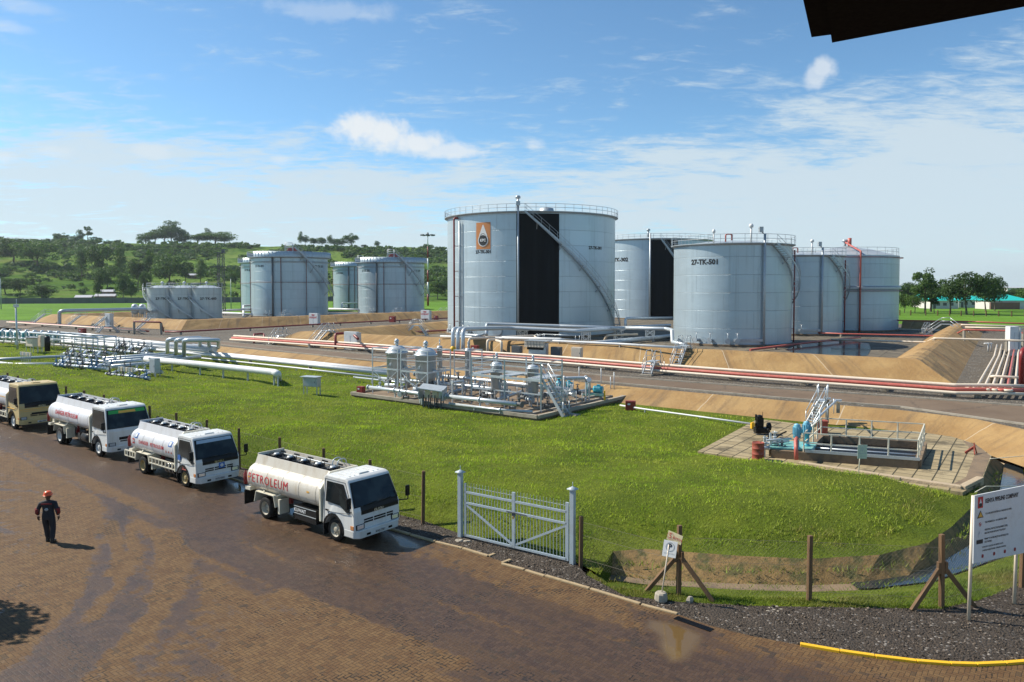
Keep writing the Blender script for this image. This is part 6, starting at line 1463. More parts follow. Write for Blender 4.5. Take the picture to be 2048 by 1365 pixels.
vessel(793, 60.0, 1.62, 1.45, 4.15, 'large silver filter vessel at the left end of the skid', True, gv)
vessel(851, 57.8, 1.60, 1.45, 4.15, 'large silver filter vessel, second from the left on the skid', True, gv)
vessel(879, 62.0, .45, 1.2, 4.0, 'slim silver vessel behind the second large one', False, gv, 3); vessel(936, 62.5, .55, 1.2, 3.75, 'slim silver vessel in a small railing cage in the middle of the skid', True, gv, 3)
vessel(993, 55.3, .86, 1.2, 3.35, 'medium silver vessel left on the railed platform', False, gv, 3, .7); vessel(1066, 53.2, .82, 1.2, 3.35, 'medium silver vessel right on the railed platform', False, gv, 3, .7)
# railed platform
PB = Vector((1.95, 50.4, 0)); PA = PB-E1*6.1
t = thing('access_platform', 'silver railed access platform with a steep stair around the medium vessels', 'platform', PA); DZ = 2.62; rl = MB(); dk = MB()
def q_(s, d, z=0.0): return PA+E1*s+E2*d+Vector((0, 0, z))
for s0, s1, d0, d1 in ((0, 6.1, 1.7, 2.6), (5.0, 6.1, -.0, 1.7), (0, .9, 0, 1.7), (2.6, 3.4, 0, 1.7)):
    a = q_(s0, (d0+d1)/2, DZ); b = q_(s1, (d0+d1)/2, DZ); dk.bar(a, b, d1-d0, .09, up=(0, 0, 1))
for a, b in ((q_(0, 0), q_(6.1, 0)), (q_(0, 2.6), q_(6.1, 2.6))): dk.bar(a+Vector((0, 0, DZ-.1)), b+Vector((0, 0, DZ-.1)), .08, .16); dk.bar(a+Vector((0, 0, DZ-1.05)), b+Vector((0, 0, DZ-1.05)), .06, .08)
for s, d in [(0, 0), (3.0, 0), (6.1, 0), (0, 2.6), (3, 2.6), (6.1, 2.6)]:
    rl.bar(q_(s, d, .36), q_(s, d, DZ+1.15), .10, .10)
for z in (.4, .75, 1.1):
    for a, b in ((q_(0, 0), q_(6.1, 0)), (q_(0, 2.6), q_(6.1, 2.6)), (q_(0, 0), q_(0, 2.6)), (q_(6.1, 1.2), q_(6.1, 2.6))): rl.bar(a+Vector((0, 0, DZ+z)), b+Vector((0, 0, DZ+z)), .05, .05)
dk.build('deck', MSILV, t); rl.build('railing', MSILV, t); stair_run(t, q_(6.1, .5)+E1*1.7+Vector((0, 0, .25)), q_(6.1, .5, DZ), .75, 10, 1.0)
m = MB(); p = gp(1125, 833, .1); m.box(p+Vector((0, 0, .22)), (1.0, .7, .45), -.64); m.box(p+Vector((.6, -.45, .12)), (1.0, .6, .25), -.64); tag(m.build('step_block', MCONC), 'two-step concrete block at the foot of the platform stair', 'step')
# skid pipework
gs = 'silver pipes of the process skid'
def sk(label, L, r, mat=None, sup=2.2): return pipeline(label, PT(L), r, mat or MSILV, 10, sup, supw=.10, supmat=MSILV, zs=.36, group=gs, flanges=3.5)
sk('silver pipe along the front left of the skid, ending in a bend into the ground', [(737, 775, 1.05), (790, 781, 1.05), (840, 788, 1.05), (844, 792, 1.0), (844, 809, .3)], .14)
sk('silver pipe along the front right of the skid', [(893, 793, 1.1), (960, 800, 1.1), (1035, 809, 1.1)], .15)
sk('silver pipe across the middle of the skid behind the hood', [(760, 757, 1.2), (870, 766, 1.2), (960, 775, 1.2), (1020, 783, 1.2)], .13)
sk('rear silver header pipe of the skid', [(830, 748, 1.3), (930, 757, 1.3), (1060, 771, 1.3), (1140, 780, 1.3)], .16)
sk('silver pipe from the skid towards the lone cyan pump', [(1040, 790, 1.0), (1130, 789, 1.0), (1170, 783, 1.0)], .17)
sk('silver arched pipe rising behind the cyan pumps', [(1128, 775, 1.0), (1128, 757, 2.1), (1172, 756, 2.1), (1178, 760, 2.0), (1178, 778, 1.0)], .13)
sk('low silver pipe near the front kerb of the skid', [(900, 808, .6), (1000, 820, .6), (1065, 824, .6)], .09)
sk('thin silver pipe running left from the large vessels onto the lawn', [(709, 755, .7), (780, 763, .75), (830, 768, .8)], .07)
sk('short silver branch pipe between the large vessels', [(800, 790, .8), (830, 783, .8), (870, 770, .9)], .12)
sk('silver branch pipe below the slim caged vessel', [(900, 786, .9), (930, 778, .9), (965, 765, 1.0)], .12)
sk('silver branch pipe under the platform', [(975, 806, .8), (1010, 795, .9), (1045, 783, 1.0)], .12)
sk('silver vertical loop pipe in the middle of the skid', [(905, 792, .6), (905, 765, 1.9), (925, 763, 1.9), (925, 785, .7)], .09)
t = thing('valve_group', 'hand-wheel valves set in the pipework of the process skid', 'pipework', at(900, 57, .36))
for (px, py, z, k, s) in [(760, 776, 1.05, 0, 1.0), (805, 783, 1.05, 0, .9), (776, 764, 1.0, 1, .9), (812, 795, .8, 1, .8), (815, 757, 1.2, 3, .9), (865, 770, 1.2, 1, 1.2), (885, 775, 1.2, 0, 1.2), (897, 768, 1.2, 1, 1.1), (905, 790, .9, 1, 1.0), (917, 762, 1.3, 1, 1.0), (950, 770, 1.2, 0, 1.1), (968, 792, .9, 1, 1.1), (985, 800, .9, 1, 1.1), (1010, 790, 1.0, 0, 1.0), (1038, 809, 1.1, 1, 1.1), (1045, 795, 1.0, 1, 1.0), (1060, 800, .9, 0, 1.1), (1085, 790, 1.0, 1, 1.0), (1108, 783, 1.2, 1, 1.1), (1142, 789, 1.0, 3, 1.0), (1155, 786, 1.0, 1, .9), (1095, 812, .7, 1, .9), (1025, 815, .7, 1, .8), (940, 800, .8, 1, .9)]:
    put_valve(t, gp(px, py, z), k, s*.8, -.6+rv.uniform(-.3, .3))
# small uprights, gauges and cable posts
m = MB()
for _ in range(46):
    f, g = rv.random(), rv.random(); p = (SKID_P[0].lerp(SKID_P[3], f)).lerp(SKID_P[1].lerp(SKID_P[2], f), g*.8+.05); h_ = rv.uniform(.7, 1.9); p.z = .36; m.tube(p, p+Vector((0, 0, h_)), .03, 5)
    if rv.random() < .5: m.tube(p+Vector((0, 0, h_)), p+Vector((.0, -.06, h_)), .09, 8)
    if rv.random() < .5: e = p+E1*rv.uniform(-1.2, 1.2); m.tube(p+Vector((0, 0, h_*.6)), e+Vector((0, 0, h_*.6)), .03, 5); m.tube(e, e+Vector((0, 0, h_*.6)), .03, 5)
tag(m.build('instrument_tubing', MGREY), 'thin gauge posts and tubing among the skid pipes', 'tubing', kind='stuff')
m = MB()
for a, b in ((PT([(1163, 800, .36)])[0], PT([(1163, 800, .36)])[0]),):
    pass
def pump(px, py, z, lab, s=1.0, rz=-.4):
    p = gp(px, py, z); t = thing('pump', lab, 'pump', p, rz, 'cyan pumps on the process skid'); m = MB(); m.box((0, 0, .12*s), (1.7*s, .6*s, .2*s)); m.build('base_frame', MCYANP, t, world=False, bevel=.01)
    m = MB(); m.lathe((-.65*s, 0, .52*s), [(.12*s, 0), (.34*s, .05*s), (.34*s, .35*s), (.12*s, .4*s)], 16, axis=(1, 0, 0)); m.tube((-.45*s, 0, .52*s), (-.45*s, 0, 1.0*s), .11*s, 10); m.tube((-.45*s, 0, .98*s), (-.45*s, 0, 1.03*s), .2*s, 12); m.build('casing', MCYAN, t, world=False)
    m = MB(); m.tube((.02*s, 0, .52*s), (.75*s, 0, .52*s), .26*s, 16); [m.tube(((.1+.09*i)*s, 0, .52*s), ((.13+.09*i)*s, 0, .52*s), .29*s, 16) for i in range(6)]; m.box((.4*s, 0, .82*s), (.25*s, .22*s, .16*s)); m.build('motor', MCYAN, t, world=False)
    m = MB(); m.tube((-.3*s, 0, .52*s), (.05*s, 0, .52*s), .08*s, 8); m.build('coupling', MGREY, t, world=False)
pump(1187, 792, .40, 'cyan pump alone at the right end of the process skid'); pump(1128, 783, .40, 'cyan pump behind the stair of the process skid')
m = MB()
for (px, py, h_) in [(1202, 783, 1.9), (1221, 789, 1.4), (1228, 790, 1.8), (1158, 780, 1.9)]: p = gp(px, py, .36); m.tube(p, p+Vector((0, 0, h_)), .035, 6)
tag(m.build('cable_posts', MGREY), 'thin upright cable posts at the right end of the skid', 'posts', kind='stuff')
p = gp(1209, 805, .36); m = MB(); m.box(p+Vector((0, 0, .4)), (.10, .10, .9)); m.box(p+Vector((0, -.03, .3)), (.14, .14, .3)); tag(m.build('marker_post', MYEL), 'short yellow and black marker post on the skid kerb', 'post')
# hooded local panel in front of the skid
p = gp(866, 818, .15); t = thing('instrument_panel', 'instrument panel under a sloping grey hood in front of the skid', 'control panel', p, -.35)
m = MB(); m.add([Vector(v) for v in [(-.95, -.45, 1.50), (.95, -.45, 1.35), (.95, .35, 1.62), (-.95, .35, 1.75), (-.95, -.45, 1.44), (.95, -.45, 1.29), (.95, .35, 1.56), (-.95, .35, 1.69)]], [(0, 1, 2, 3), (7, 6, 5, 4), (0, 4, 5, 1), (1, 5, 6, 2), (2, 6, 7, 3), (3, 7, 4, 0)]); m.box((-.93, -.05, 1.1), (.04, .8, .8)); m.box((.93, -.05, 1.05), (.04, .8, .75)); m.build('hood', MGREY, t, world=False)
for x, mt in ((-.45, MCREAM), (.15, MCREAM), (.65, MSILV)): MB().box((x, .1, 1.05), (.42, .2, .55)).build('gauge_box', mt, t, world=False, bevel=.01)
m = MB(); [m.box((x, y, .5), (.06, .06, 1.0)) for x in (-.7, -.3, .2, .7) for y in (-.1, .25)]; [m.tube((-.6+.17*i, .05, 0), (-.55+.15*i, .1, .85), .02, 5) for i in range(8)]; m.build('legs', MDGREY, t, world=False)
pipeline('long thin white pipe over the lawn from the red box to the black pump', PT([(1240, 811, .45), (1290, 819, .45), (1400, 834, .45), (1508, 849, .5)]), .06, MW, 8, 6, supw=.08, supmat=MGREY, zs=.15)
# ------------------------------------------------------------------ pump pad on the right
PADZ = LZ+.13
m = MB(); pp = [(p.x, p.y) for p in PAD_P]; m.prism(pp, LZ-.25, PADZ); o = m.build('pump_pad', MPAD, recalc=True); o['kind'] = 'structure'
e_ = G([(1420, 909), (1600, 935), (1760, 960), (1925, 985), (1962, 966)], LZ); m = MB()
for a, b in zip(e_[1:-1], e_[2:]): m.bar(a+Vector((0, .05, .10)), b+Vector((0, .05, .10)), .30, .34)
struct(m.build('pad_edge', MBUND, bevel=.03))
sheet('stained_paving', G([(1925, 881), (1952, 890), (1981, 912), (1963, 958), (1930, 976), (1902, 970), (1932, 955), (1950, 908)], PADZ+.006), MCONCD)
FL = Vector((14.5, 37.0, 0)); FR = Vector((19.2, 35.2, 0)); DR = Vector((2.6, 4.2, 0)); BL, BR = FL+DR, FR+DR
t = thing('sump', 'rectangular concrete sump with a stained rim, fenced by a pale railing', 'sump', FL); m = MB(); FLx = FL-(FR-FL)*.30
for a, b in ((FLx, FR), (FR, BR), (BR, BL), (BL, FL+DR*.0), ): 
    if a is BL: continue
    m.bar(a+Vector((0, 0, .34)), b+Vector((0, 0, .34)), .28, .68)
m.bar(BL+Vector((0, 0, .34)), FL+Vector((0, 0, .34)), .28, .68); m.build('rim', MCONCD, t)
m = MB(); m.prism([(p.x, p.y) for p in (FL, FR, BR, BL)], PADZ, PADZ+.05); m.build('sump_floor', MBLKP, t)
m = MB()
for k_ in (.3, .5): a = FL.lerp(BL, k_)+Vector((0, 0, .62)); b = FR.lerp(BR, k_)+Vector((0, 0, .62)); m.tube(a, b, .05, 8)
m.build('cross_pipe', MSILV, t)
t = thing('railing', 'pale tubular railing around the concrete sump', 'railing', FL); m = MB(); z0, z1 = .68, 1.62; cs_ = [FL+Vector((0, 0, 0)), FR, BR, BL]
for a, b in zip(cs_, cs_[1:]+cs_[:1]):
    n = max(2, int((b-a).length/1.15))
    for i in range(n): q = a.lerp(b, i/n); m.bar(q+Vector((0, 0, z0)), q+Vector((0, 0, z1)), .06, .06)
    for z in (z0+.45, z1): m.bar(a+Vector((0, 0, z)), b+Vector((0, 0, z)), .05, .05)
m.build('rails', MCREAM2, t); m = MB(); m.bar(FL+Vector((0, -.17, .76)), FR+Vector((0, -.17, .76)), .04, .14); m.build('toe_board', MSILV, t)
p = FLx+Vector((.45, .5, 0)); t = thing('teal_plate', 'teal painted steel plate over the left end of the sump', 'base plate', p); c_ = [FLx+Vector((-.2, .1, 0)), FL+Vector((.5, .0, 0)), FL+DR*.42+Vector((.3, 0, 0)), FLx+DR*.42+Vector((-.2, 0, 0))]
m = MB(); m.prism([(a.x, a.y) for a in c_], .70, .78); m.build('plate', MCYANP, t); m = MB(); m.prism([(a.x, a.y) for a in [c_[0]+Vector((.15, .15, 0)), c_[1]+Vector((-.1, .15, 0)), c_[2]+Vector((-.1, -.1, 0)), c_[3]+Vector((.15, -.1, 0))]], PADZ, .70); m.build('plinth', MCONCD, t)
def vpump(p, lab, s=1.0):
    t = thing('vertical_pump', lab, 'pump', p, 0, 'vertical blue pumps beside the sump')
    m = MB(); m.lathe((0, 0, 0), [(.22, 0), (.22, .05), (.12, .1), (.12, .55), (.2, .6), (.2, .66)], 14); m.build('casing', MCYAN, t, world=False)
    m = MB(); m.lathe((0, 0, .66), [(.17, 0), (.19, .05), (.19, .5), (.15, .58), (.16, .62), (.01, .68)], 16); [m.box((.2*math.cos(a), .2*math.sin(a), .95), (.05, .015, .4), a) for a in [2*math.pi*i/12 for i in range(12)]]; m.build('motor', MCYANL, t, world=False)
    m = MB(); m.box((.17, -.1, .95), (.14, .14, .18)); m.build('terminal_box', MCYAN, t, world=False); t.scale = (s, s, s)
MCYANL = paint('light_blue_motor', (.16, .42, .55), .35)
vpump(Vector((14.25, 37.25, .78)), 'front vertical blue pump on the teal plate', .95); vpump(Vector((15.0, 37.95, .78)), 'rear vertical blue pump on the teal plate', .95)
pipeline('rusty pink discharge pipe bending down in front of the vertical pumps', [Vector((14.15, 37.0, 1.35)), Vector((13.95, 36.6, 1.35)), Vector((13.85, 36.3, 1.0)), Vector((13.85, 36.25, .45))], .10, MREDP, 10, bend=.25)
m_t = thing('valve_stand', 'pipes and valves on pale stands left of the vertical blue pumps', 'pipework', Vector((13.2, 38.0, PADZ)))
m = MB()
for x, y, h_ in ((12.75, 37.6, 1.35), (13.15, 37.9, 1.45), (13.5, 38.3, 1.2)): m.bar((x, y, PADZ), (x, y, h_), .09, .09)
m.tube((12.6, 37.8, .9), (14.3, 38.5, .9), .07, 8); m.tube((12.8, 37.5, 1.15), (14.2, 37.9, 1.15), .06, 8); m.tube((13.3, 37.8, .5), (14.2, 37.6, .5), .08, 8); m.build('pipework', MSILV, m_t)
for q, k_ in (((12.8, 37.6, .75), 3), ((13.4, 38.0, .95), 3), ((13.7, 37.8, .7), 1)): put_valve(m_t, q, k_, .6)
# black diesel pump, hose, can and drum
p = gp(1523, 869, PADZ); t = thing('diesel_pump', 'black oily diesel pump set standing on the pad', 'pump', p); m = MB(); m.box((0, 0, .25), (.8, .5, .3)); m.box((-.12, 0, .68), (.38, .36, .6)); m.lathe((.3, 0, .45), [(.1, 0), (.24, .04), (.24, .2), (.1, .26)], 12, axis=(1, 0, 0)); m.lathe((-.12, 0, .98), [(.17, 0), (.19, .04), (.17, .12), (.05, .16)], 10); m.tube((-.3, .1, .8), (-.3, .1, 1.15), .06, 8); m.tube((.05, .1, .6), (.1, .12, 1.3), .018, 5); m.lathe((-.35, -.15, .55), [(.16, -.04), (.16, .04)], 12, axis=(1, 0, 0)); m.build('engine', MBLKP, t, world=False, bevel=.01)
m = MB(); [m.tube((-.4, y, .04), (.45, y, .04), .03, 6) for y in (-.22, .22)]; [m.tube((x, y, .04), (x, y, .2), .02, 5) for x in (-.3, .3) for y in (-.22, .22)]; m.build('skid_frame', MDGREY, t, world=False)
o = MB().pipe([gp(1536, 862, .9), gp(1536, 858, 1.0), gp(1541, 868, .5), gp(1533, 879, .32), gp(1545, 881, .32), gp(1562, 868, .4), gp(1572, 864, .7)], .045, 8, bend=.25).build('hose', MBLACK); tag(o, 'thick black hose looping from the diesel pump to the valve stand', 'hose')
p = gp(1505, 858, PADZ); t = thing('jerrycan', 'orange-yellow jerrycan beside the black diesel pump', 'can', p, .3); m = MB(); m.box((0, 0, .19), (.22, .16, .36)); m.tube((.06, 0, .36), (.06, 0, .42), .035, 8); m.bar((-.06, 0, .40), (.03, 0, .40), .03, .03); m.build('body', MYEL, t, world=False, bevel=.02)
p = gp(1516, 920, PADZ); t = thing('oil_drum', 'rusty red oil drum standing on the pad', 'drum', p); m = MB(); r_ = .29; m.lathe((0, 0, 0), [(r_, 0), (r_+.012, .02), (r_, .04), (r_, .28), (r_+.016, .30), (r_, .32), (r_, .56), (r_+.016, .58), (r_, .60), (r_, .85), (r_+.012, .87), (r_-.01, .88), (r_-.02, .85), (.01, .85)], 24); m.build('body', MRUST, t, world=False); m = MB(); m.tube((.14, .1, .85), (.14, .1, .875), .035, 8); m.build('bung', MDGREY, t, world=False)
p = gp(1644, 866, PADZ); t = thing('red_bin', 'dark red metal box behind the vertical pumps', 'box', p, -.2); MB().box((0, 0, .35), (.55, .5, .68)).build('body', MRUST, t, world=False, bevel=.02); MB().box((0, 0, .71), (.6, .55, .05)).build('lid', MRUST, t, world=False)
p = gp(1942, 908, PADZ); t = thing('scrap_tripod', 'small rusty three-legged bracket lying at the right end of the pad', 'bracket', p); m = MB(); m.bar((-.3, 0, .05), (.25, .1, .35), .05, .12); m.bar((.3, 0, .0), (.2, .1, .55), .05, .05); m.bar((.0, -.3, .03), (.2, .1, .35), .05, .05); m.build('body', MRUST, t, world=False)
# danger sign by the sump
p = gp(1716, 960, LZ+.05); t = thing('danger_sign', 'pale green danger sign on a thin post in front of the sump railing', 'sign', p); hh = CAMH+(YH-892)/FPX*p.y-p.z
MB().tube((0, 0, 0), (.10, 0, hh), .022, 8).build('pole', MCREAM2, t, world=False); sc = p.y/FPX; fnp = planar(p+Vector((.16, -.03, hh-14*sc)), (1, -.04, 0), (.02, 0, 1), 0)
plate0 = lambda fn, w, h, mat, nm, off=0.0, th=.012: (lambda m, q, q2: (m.add(q+q2, [(0, 1, 2, 3), (7, 6, 5, 4), (0, 4, 5, 1), (1, 5, 6, 2), (2, 6, 7, 3), (3, 7, 4, 0)]), m.build(nm, mat, t)))(MB(), [fn(a*w/2, b*h/2, off) for a, b in ((-1, -1), (1, -1), (1, 1), (-1, 1))], [fn(a*w/2, b*h/2, off-th) for a, b in ((-1, -1), (1, -1), (1, 1), (-1, 1))])
plate0(fnp, 18.6*sc, 28*sc, paint('pale_green_plate', (.50, .56, .46), .5), 'plate')
m = MB(); T_ = lambda k, cy=.03: [fnp(-.17*k, cy-.12*k, .006), fnp(.17*k, cy-.12*k, .006), fnp(0, cy+.19*k, .006)]; a_, b_ = T_(1), T_(.82); m.add(a_+b_, [(0, 1, 4, 3), (1, 2, 5, 4), (2, 0, 3, 5)]); m.add([fnp(-.015, 0, .006), fnp(.015, 0, .006), fnp(.02, .1, .006), fnp(-.02, .1, .006)], [(0, 1, 2, 3)]); m.build('warning_triangle', MGREY, t)
m = MB(); put_text(m, 'DANGER', .05, lambda u, v: fnp(u, v-.20, .006), .0, 1.0); m.build('lettering', MGREY, t)
# stair and pipe bridge from the pad up to the road
a = gp(1618, 852, PADZ); t = thing('bank_stair', 'pale steel stair climbing from the pump pad to the service road', 'stair', a); b = gp(1644, 803, 1.75)
stair_run(t, a, b, .55, 9, .9); platform(t, b, b+Vector((.4, .8, 0)), .55)
t = thing('pipe_bridge', 'concrete columns carrying a pipe from the pumps over the service road edge', 'pipe support', gp(1654, 846, PADZ))
for px, py, h_ in ((1654, 846, 1.5), (1632, 850, 1.15), (1676, 826, .75)): p = gp(px, py, PADZ if py > 830 else .9); MB().box(p+Vector((0, 0, h_/2)), (.22, .3, h_), -.4).build('column', MCONC, t, bevel=.01); MB().box(p+Vector((0, 0, h_+.05)), (.4, .2, .10), -.4).build('saddle', MSILV, t)
MB().pipe(PT([(1626, 852, 1.4), (1640, 832, 1.9), (1672, 802, 2.2), (1680, 806, 1.6)]), .06, 8).build('pipe', MSILV, t)
m = MB()
for px, py, z in ((1640, 822, 2.3), (1655, 808, 2.5), (1668, 797, 2.4)): p = gp(px, py, z); m.tube(p, p-Vector((0, 0, .9)), .025, 6)
m.tube(gp(1640, 822, 2.3), gp(1668, 797, 2.4), .025, 6); m.build('handrail', MSILV, t)
# wires over the drain at the right
o = MB().pipe([gp(1950, 985, .25), gp(1972, 973, .35), gp(2100, 973, .3)], .018, 5).build('thin_pipe', MCREAM2); tag(o, 'thin pale pipe crossing the drain above the notice board', 'pipe')
o = MB().pipe([gp(1980, 918, .3), gp(2100, 908, .3)], .02, 5).build('thin_pipe', MCREAM2); tag(o, 'thin pale pipe crossing the drain beside the pump pad', 'pipe')
# ------------------------------------------------------------------ air between the picture and the hills
m = MB(); m.box((0, 2490, 49.0), (8400, 5180, 103)); me_ = m
MH = bpy.data.materials.new('haze_air'); MH.use_nodes = True; MH.node_tree.nodes.clear(); k = NT(MH.node_tree)
pv = k.node('ShaderNodeVolumePrincipled'); pv.inputs['Color'].default_value = (.80, .90, 1.0, 1); pv.inputs['Density'].default_value = .00008; pv.inputs['Anisotropy'].default_value = .3
k.l.new(pv.outputs[0], k.node('ShaderNodeOutputMaterial').inputs['Volume'])
o = m.build('haze', MH); tag(o, 'thin pale haze softening the far hillside', 'haze', kind='stuff')
# ------------------------------------------------------------------ tanker lorries (x forward, y left, z up, origin on the ground under the rear axle)
def sect(hw, hh, zc, n=40, e=2.6, flat_bottom=0.0):
    out = []
    for i in range(n):
        a = 2*math.pi*i/n; c, s = math.cos(a), math.sin(a)
        out.append((hw*math.copysign(abs(c)**(2/e), c), zc+hh*math.copysign(abs(s)**(2/e), s)))
    return out
def wheel(t, x, y, rad, w, side, rimcol, dual=False, name='wheel'):
    o = thing_child(name, t)
    def at_(m, nm, mat):
        ob = m.build(nm, mat, o, world=False, recalc=True); return ob
    c = Vector((x, y, rad)); ax = (0, side, 0)
    m = MB(); m.lathe(c, [(rad*.62, -w/2), (rad*.93, -w/2), (rad, -w*.36), (rad, w*.36), (rad*.93, w/2), (rad*.62, w/2)], 28, axis=ax)
    if dual: m.lathe(c-Vector((0, side*w*1.15, 0)), [(rad*.62, -w/2), (rad*.93, -w/2), (rad, -w*.36), (rad, w*.36), (rad*.93, w/2), (rad*.62, w/2)], 28, axis=ax)
    # tyre is the wheel's own mesh
    bpy.data.objects.remove(o)
    wo = m.build(name, MBLACK, t, world=False)
    d = -.06 if dual else .02
    m = MB(); m.lathe(c, [(rad*.64, w/2-.01), (rad*.60, w/2+.0), (rad*.56, w/2-.05), (rad*.50, w*.1+d), (rad*.30, w*.1+d+.01), (rad*.27, w*.30+d), (rad*.14, w*.36+d), (.01, w*.36+d)], 24, axis=ax)
    for i in range(6):
        a = 2*math.pi*i/6; q = c+Vector((rad*.4*math.cos(a), side*(w*.1+d+.01), rad*.4*math.sin(a))); m.tube(q, q+Vector((0, side*.04, 0)), .022, 6)
    ro = m.build('rim', rimcol, wo, world=False)
    m = MB()
    for i in range(6):
        a = 2*math.pi*(i+.5)/6; q = c+Vector((rad*.46*math.cos(a), side*(w*.1+d+.012), rad*.46*math.sin(a))); m.lathe(q, [(.035, 0), (.035, .012), (.01, .014)], 8, axis=ax)
    return wo
def truck(label, wb, cw, ch, x0, x1, tz0, tz1, thw, cabmat, tankmat, rz, loc, kind, rimcol=None, rad=.40, chm=None):
    """cw cab width, ch cab height, x0..x1 tank ends, tz0..tz1 tank bottom and top, thw tank half width"""
    chm = chm or MCREAM2; rimcol = rimcol or MGREY
    t = thing('tanker_truck', label, 'tanker truck', loc, rz, 'tanker trucks queuing along the fence')
    B = lambda m, n, mat, par=None, bevel=0.0, smooth_all=False: m.build(n, mat, par or t, world=False, bevel=bevel, smooth_all=smooth_all)
    big = kind in ('fuso', 'big'); hy = cw/2; r = rad
    # wheels (right side faces the picture: y < 0)
    for side in (-1, 1):
        wheel(t, wb, side*(hy-.19), r, .24, side, rimcol); wheel(t, 0, side*(hy-.15), r, .24, side, rimcol, dual=True)
    # frame and axles
    m = MB(); 
    for s in (-1, 1): m.box((wb/2-.35, s*.38, r+.28), (wb+2.6, .08, .22))
    m.box((wb/2, 0, r+.28), (.1, .7, .18)); m.tube((0, -hy+.3, r), (0, hy-.3, r), .09, 8); m.tube((wb, -hy+.3, r), (wb, hy-.3, r), .07, 8); m.box((0, 0, r), (.42, .45, .42)); m.box((wb*.5, .1, r+.05), (1.3, .16, .16)); B(m, 'chassis', MDGREY)
    # cab body from side profile
    fr = wb+(1.12 if not big else 1.25); bk = wb-.62 if not big else wb-.75; sill = r+.12; belt = ch*.585; lip = .42 if not big else .5
    wt, wbm = (fr-.42, ch-.10), (fr-.06, belt)     # windscreen top and bottom
    prof = [(bk, sill), (bk, ch-.10), (bk+.10, ch), (fr-.58, ch), (fr-.44, ch-.06), (fr-.05, belt+.02), (fr, belt-.12), (fr+.02, lip+.16), (fr-.02, lip), (wb+r+.14, lip), (wb+r+.10, r+.18), (wb+r*.78, r*2+.02), (wb+r*.3, r*2+.16), (wb-r*.3, r*2+.16), (wb-r*.78, r*2+.02), (wb-r-.10, r+.18), (wb-r-.12, sill)]
    m = MB(); n = len(prof); lv = [(-hy, .0), (-hy+.0, 0), (hy, 0)]
    tum = lambda z, s: s*(hy-max(0, (z-belt))*.10)
    V = [Vector((x, tum(z, -1), z)) for x, z in prof]+[Vector((x, tum(z, 1), z)) for x, z in prof]
    m.add(V, [tuple(range(n-1, -1, -1)), tuple(range(n, 2*n))]+[(i, (i+1) % n, n+(i+1) % n, n+i) for i in range(n)])
    B(m, 'cab', cabmat, bevel=.045)
    cab = t
    # roof ribs
    m = MB()
    for y in np.linspace(-hy*.62, hy*.62, 7 if not big else 4): m.box((bk+.62, y, ch+.008), (fr-.62-bk-.25, .05, .03))
    m.box((fr-.85, 0, ch+.02), (.30, .42, .06)); B(m, 'roof_rib', cabmat, bevel=.01)
    # windscreen
    d = Vector((wbm[0]-wt[0], 0, wbm[1]-wt[1])).normalized(); nn = Vector((-d.z, 0, d.x)); nn = nn if nn.x > 0 else -nn
    def scr(f, y, off): p = Vector((wt[0], 0, wt[1])).lerp(Vector((wbm[0], 0, wbm[1])), f); return p+Vector((0, y, 0))+nn*off
    yt, yb = tum(wt[1], 1)-.09, tum(wbm[1], 1)-.06
    def strip(f0, f1, inset, off, th=.02):
        m = MB(); q = [scr(f0, -(yt+(yb-yt)*f0)+inset, off), scr(f1, -(yt+(yb-yt)*f1)+inset, off), scr(f1, (yt+(yb-yt)*f1)-inset, off), scr(f0, (yt+(yb-yt)*f0)-inset, off)]
        m.add(q+[v-nn*th for v in q], [(0, 1, 2, 3), (7, 6, 5, 4), (0, 4, 5, 1), (1, 5, 6, 2), (2, 6, 7, 3), (3, 7, 4, 0)]); return m
    sg = B(strip(.04, .99, -.03, .028, .05), 'windscreen_seal', MBLKP, bevel=.015)
    B(strip(.07, .96, .03, .034, .03), 'windscreen', MGLASS, sg)
    m = MB()
    for y in (-.55, .12): m.bar(scr(.985, y, .05), scr(.93, y+.55, .055), .02, .02)
    B(m, 'wiper', MBLKP)
    if kind == 'isuzu_blue': B(strip(.08, .24, .05, .04, .01), 'sun_strip', MBLUEG)
    if kind == 'fuso':
        B(strip(.08, .25, .05, .04, .01), 'sun_strip', MGREEN); B(strip(.12, .24, .55, .046, .01), 'sun_sticker', MYELT)
    # dark panel, nose lettering
    fx = fr+.012
    def face(y0, y1, z0, z1, mat, name, dx=0.0, th=.03, bevel=.008):
        m = MB(); xz = lambda z: np.interp(z, [lip, lip+.16, belt-.12, belt+.02], [fr-.02, fr+.02, fr, fr-.05])
        q = [Vector((xz(z0)+.012+dx, y0, z0)), Vector((xz(z0)+.012+dx, y1, z0)), Vector((xz(z1)+.012+dx, y1, z1)), Vector((xz(z1)+.012+dx, y0, z1))]
        m.add(q+[v-Vector((th, 0, 0)) for v in q], [(0, 1, 2, 3), (7, 6, 5, 4), (0, 4, 5, 1), (1, 5, 6, 2), (2, 6, 7, 3), (3, 7, 4, 0)])
        return B(m, name, mat, bevel=bevel)
    nz = lip+.16
    if kind != 'fuso':
        face(-hy+.30, hy-.06, belt-.25, belt-.12, MBLKP, 'nose_panel', .002); face(-hy+.30, hy-.06, belt-.12, belt+.02, MBLKP, 'nose_panel', .002)
        m = MB(); put_text(m, 'ISUZU', .085, planar((fr+.045, .02, belt-.19), (0, 1, 0), (0, 0, 1), .0), .03, 1.3); B(m, 'lettering', MCHROME)
        gz = nz+.18
        for y0, y1 in ((-.62, -.22), (-.17, .36), (.41, .70)):
            for k_ in range(2): face(y0, y1, gz+.02+k_*.085, gz+.075+k_*.085, MBLKP, 'grille_slot', 0.003)
    else:
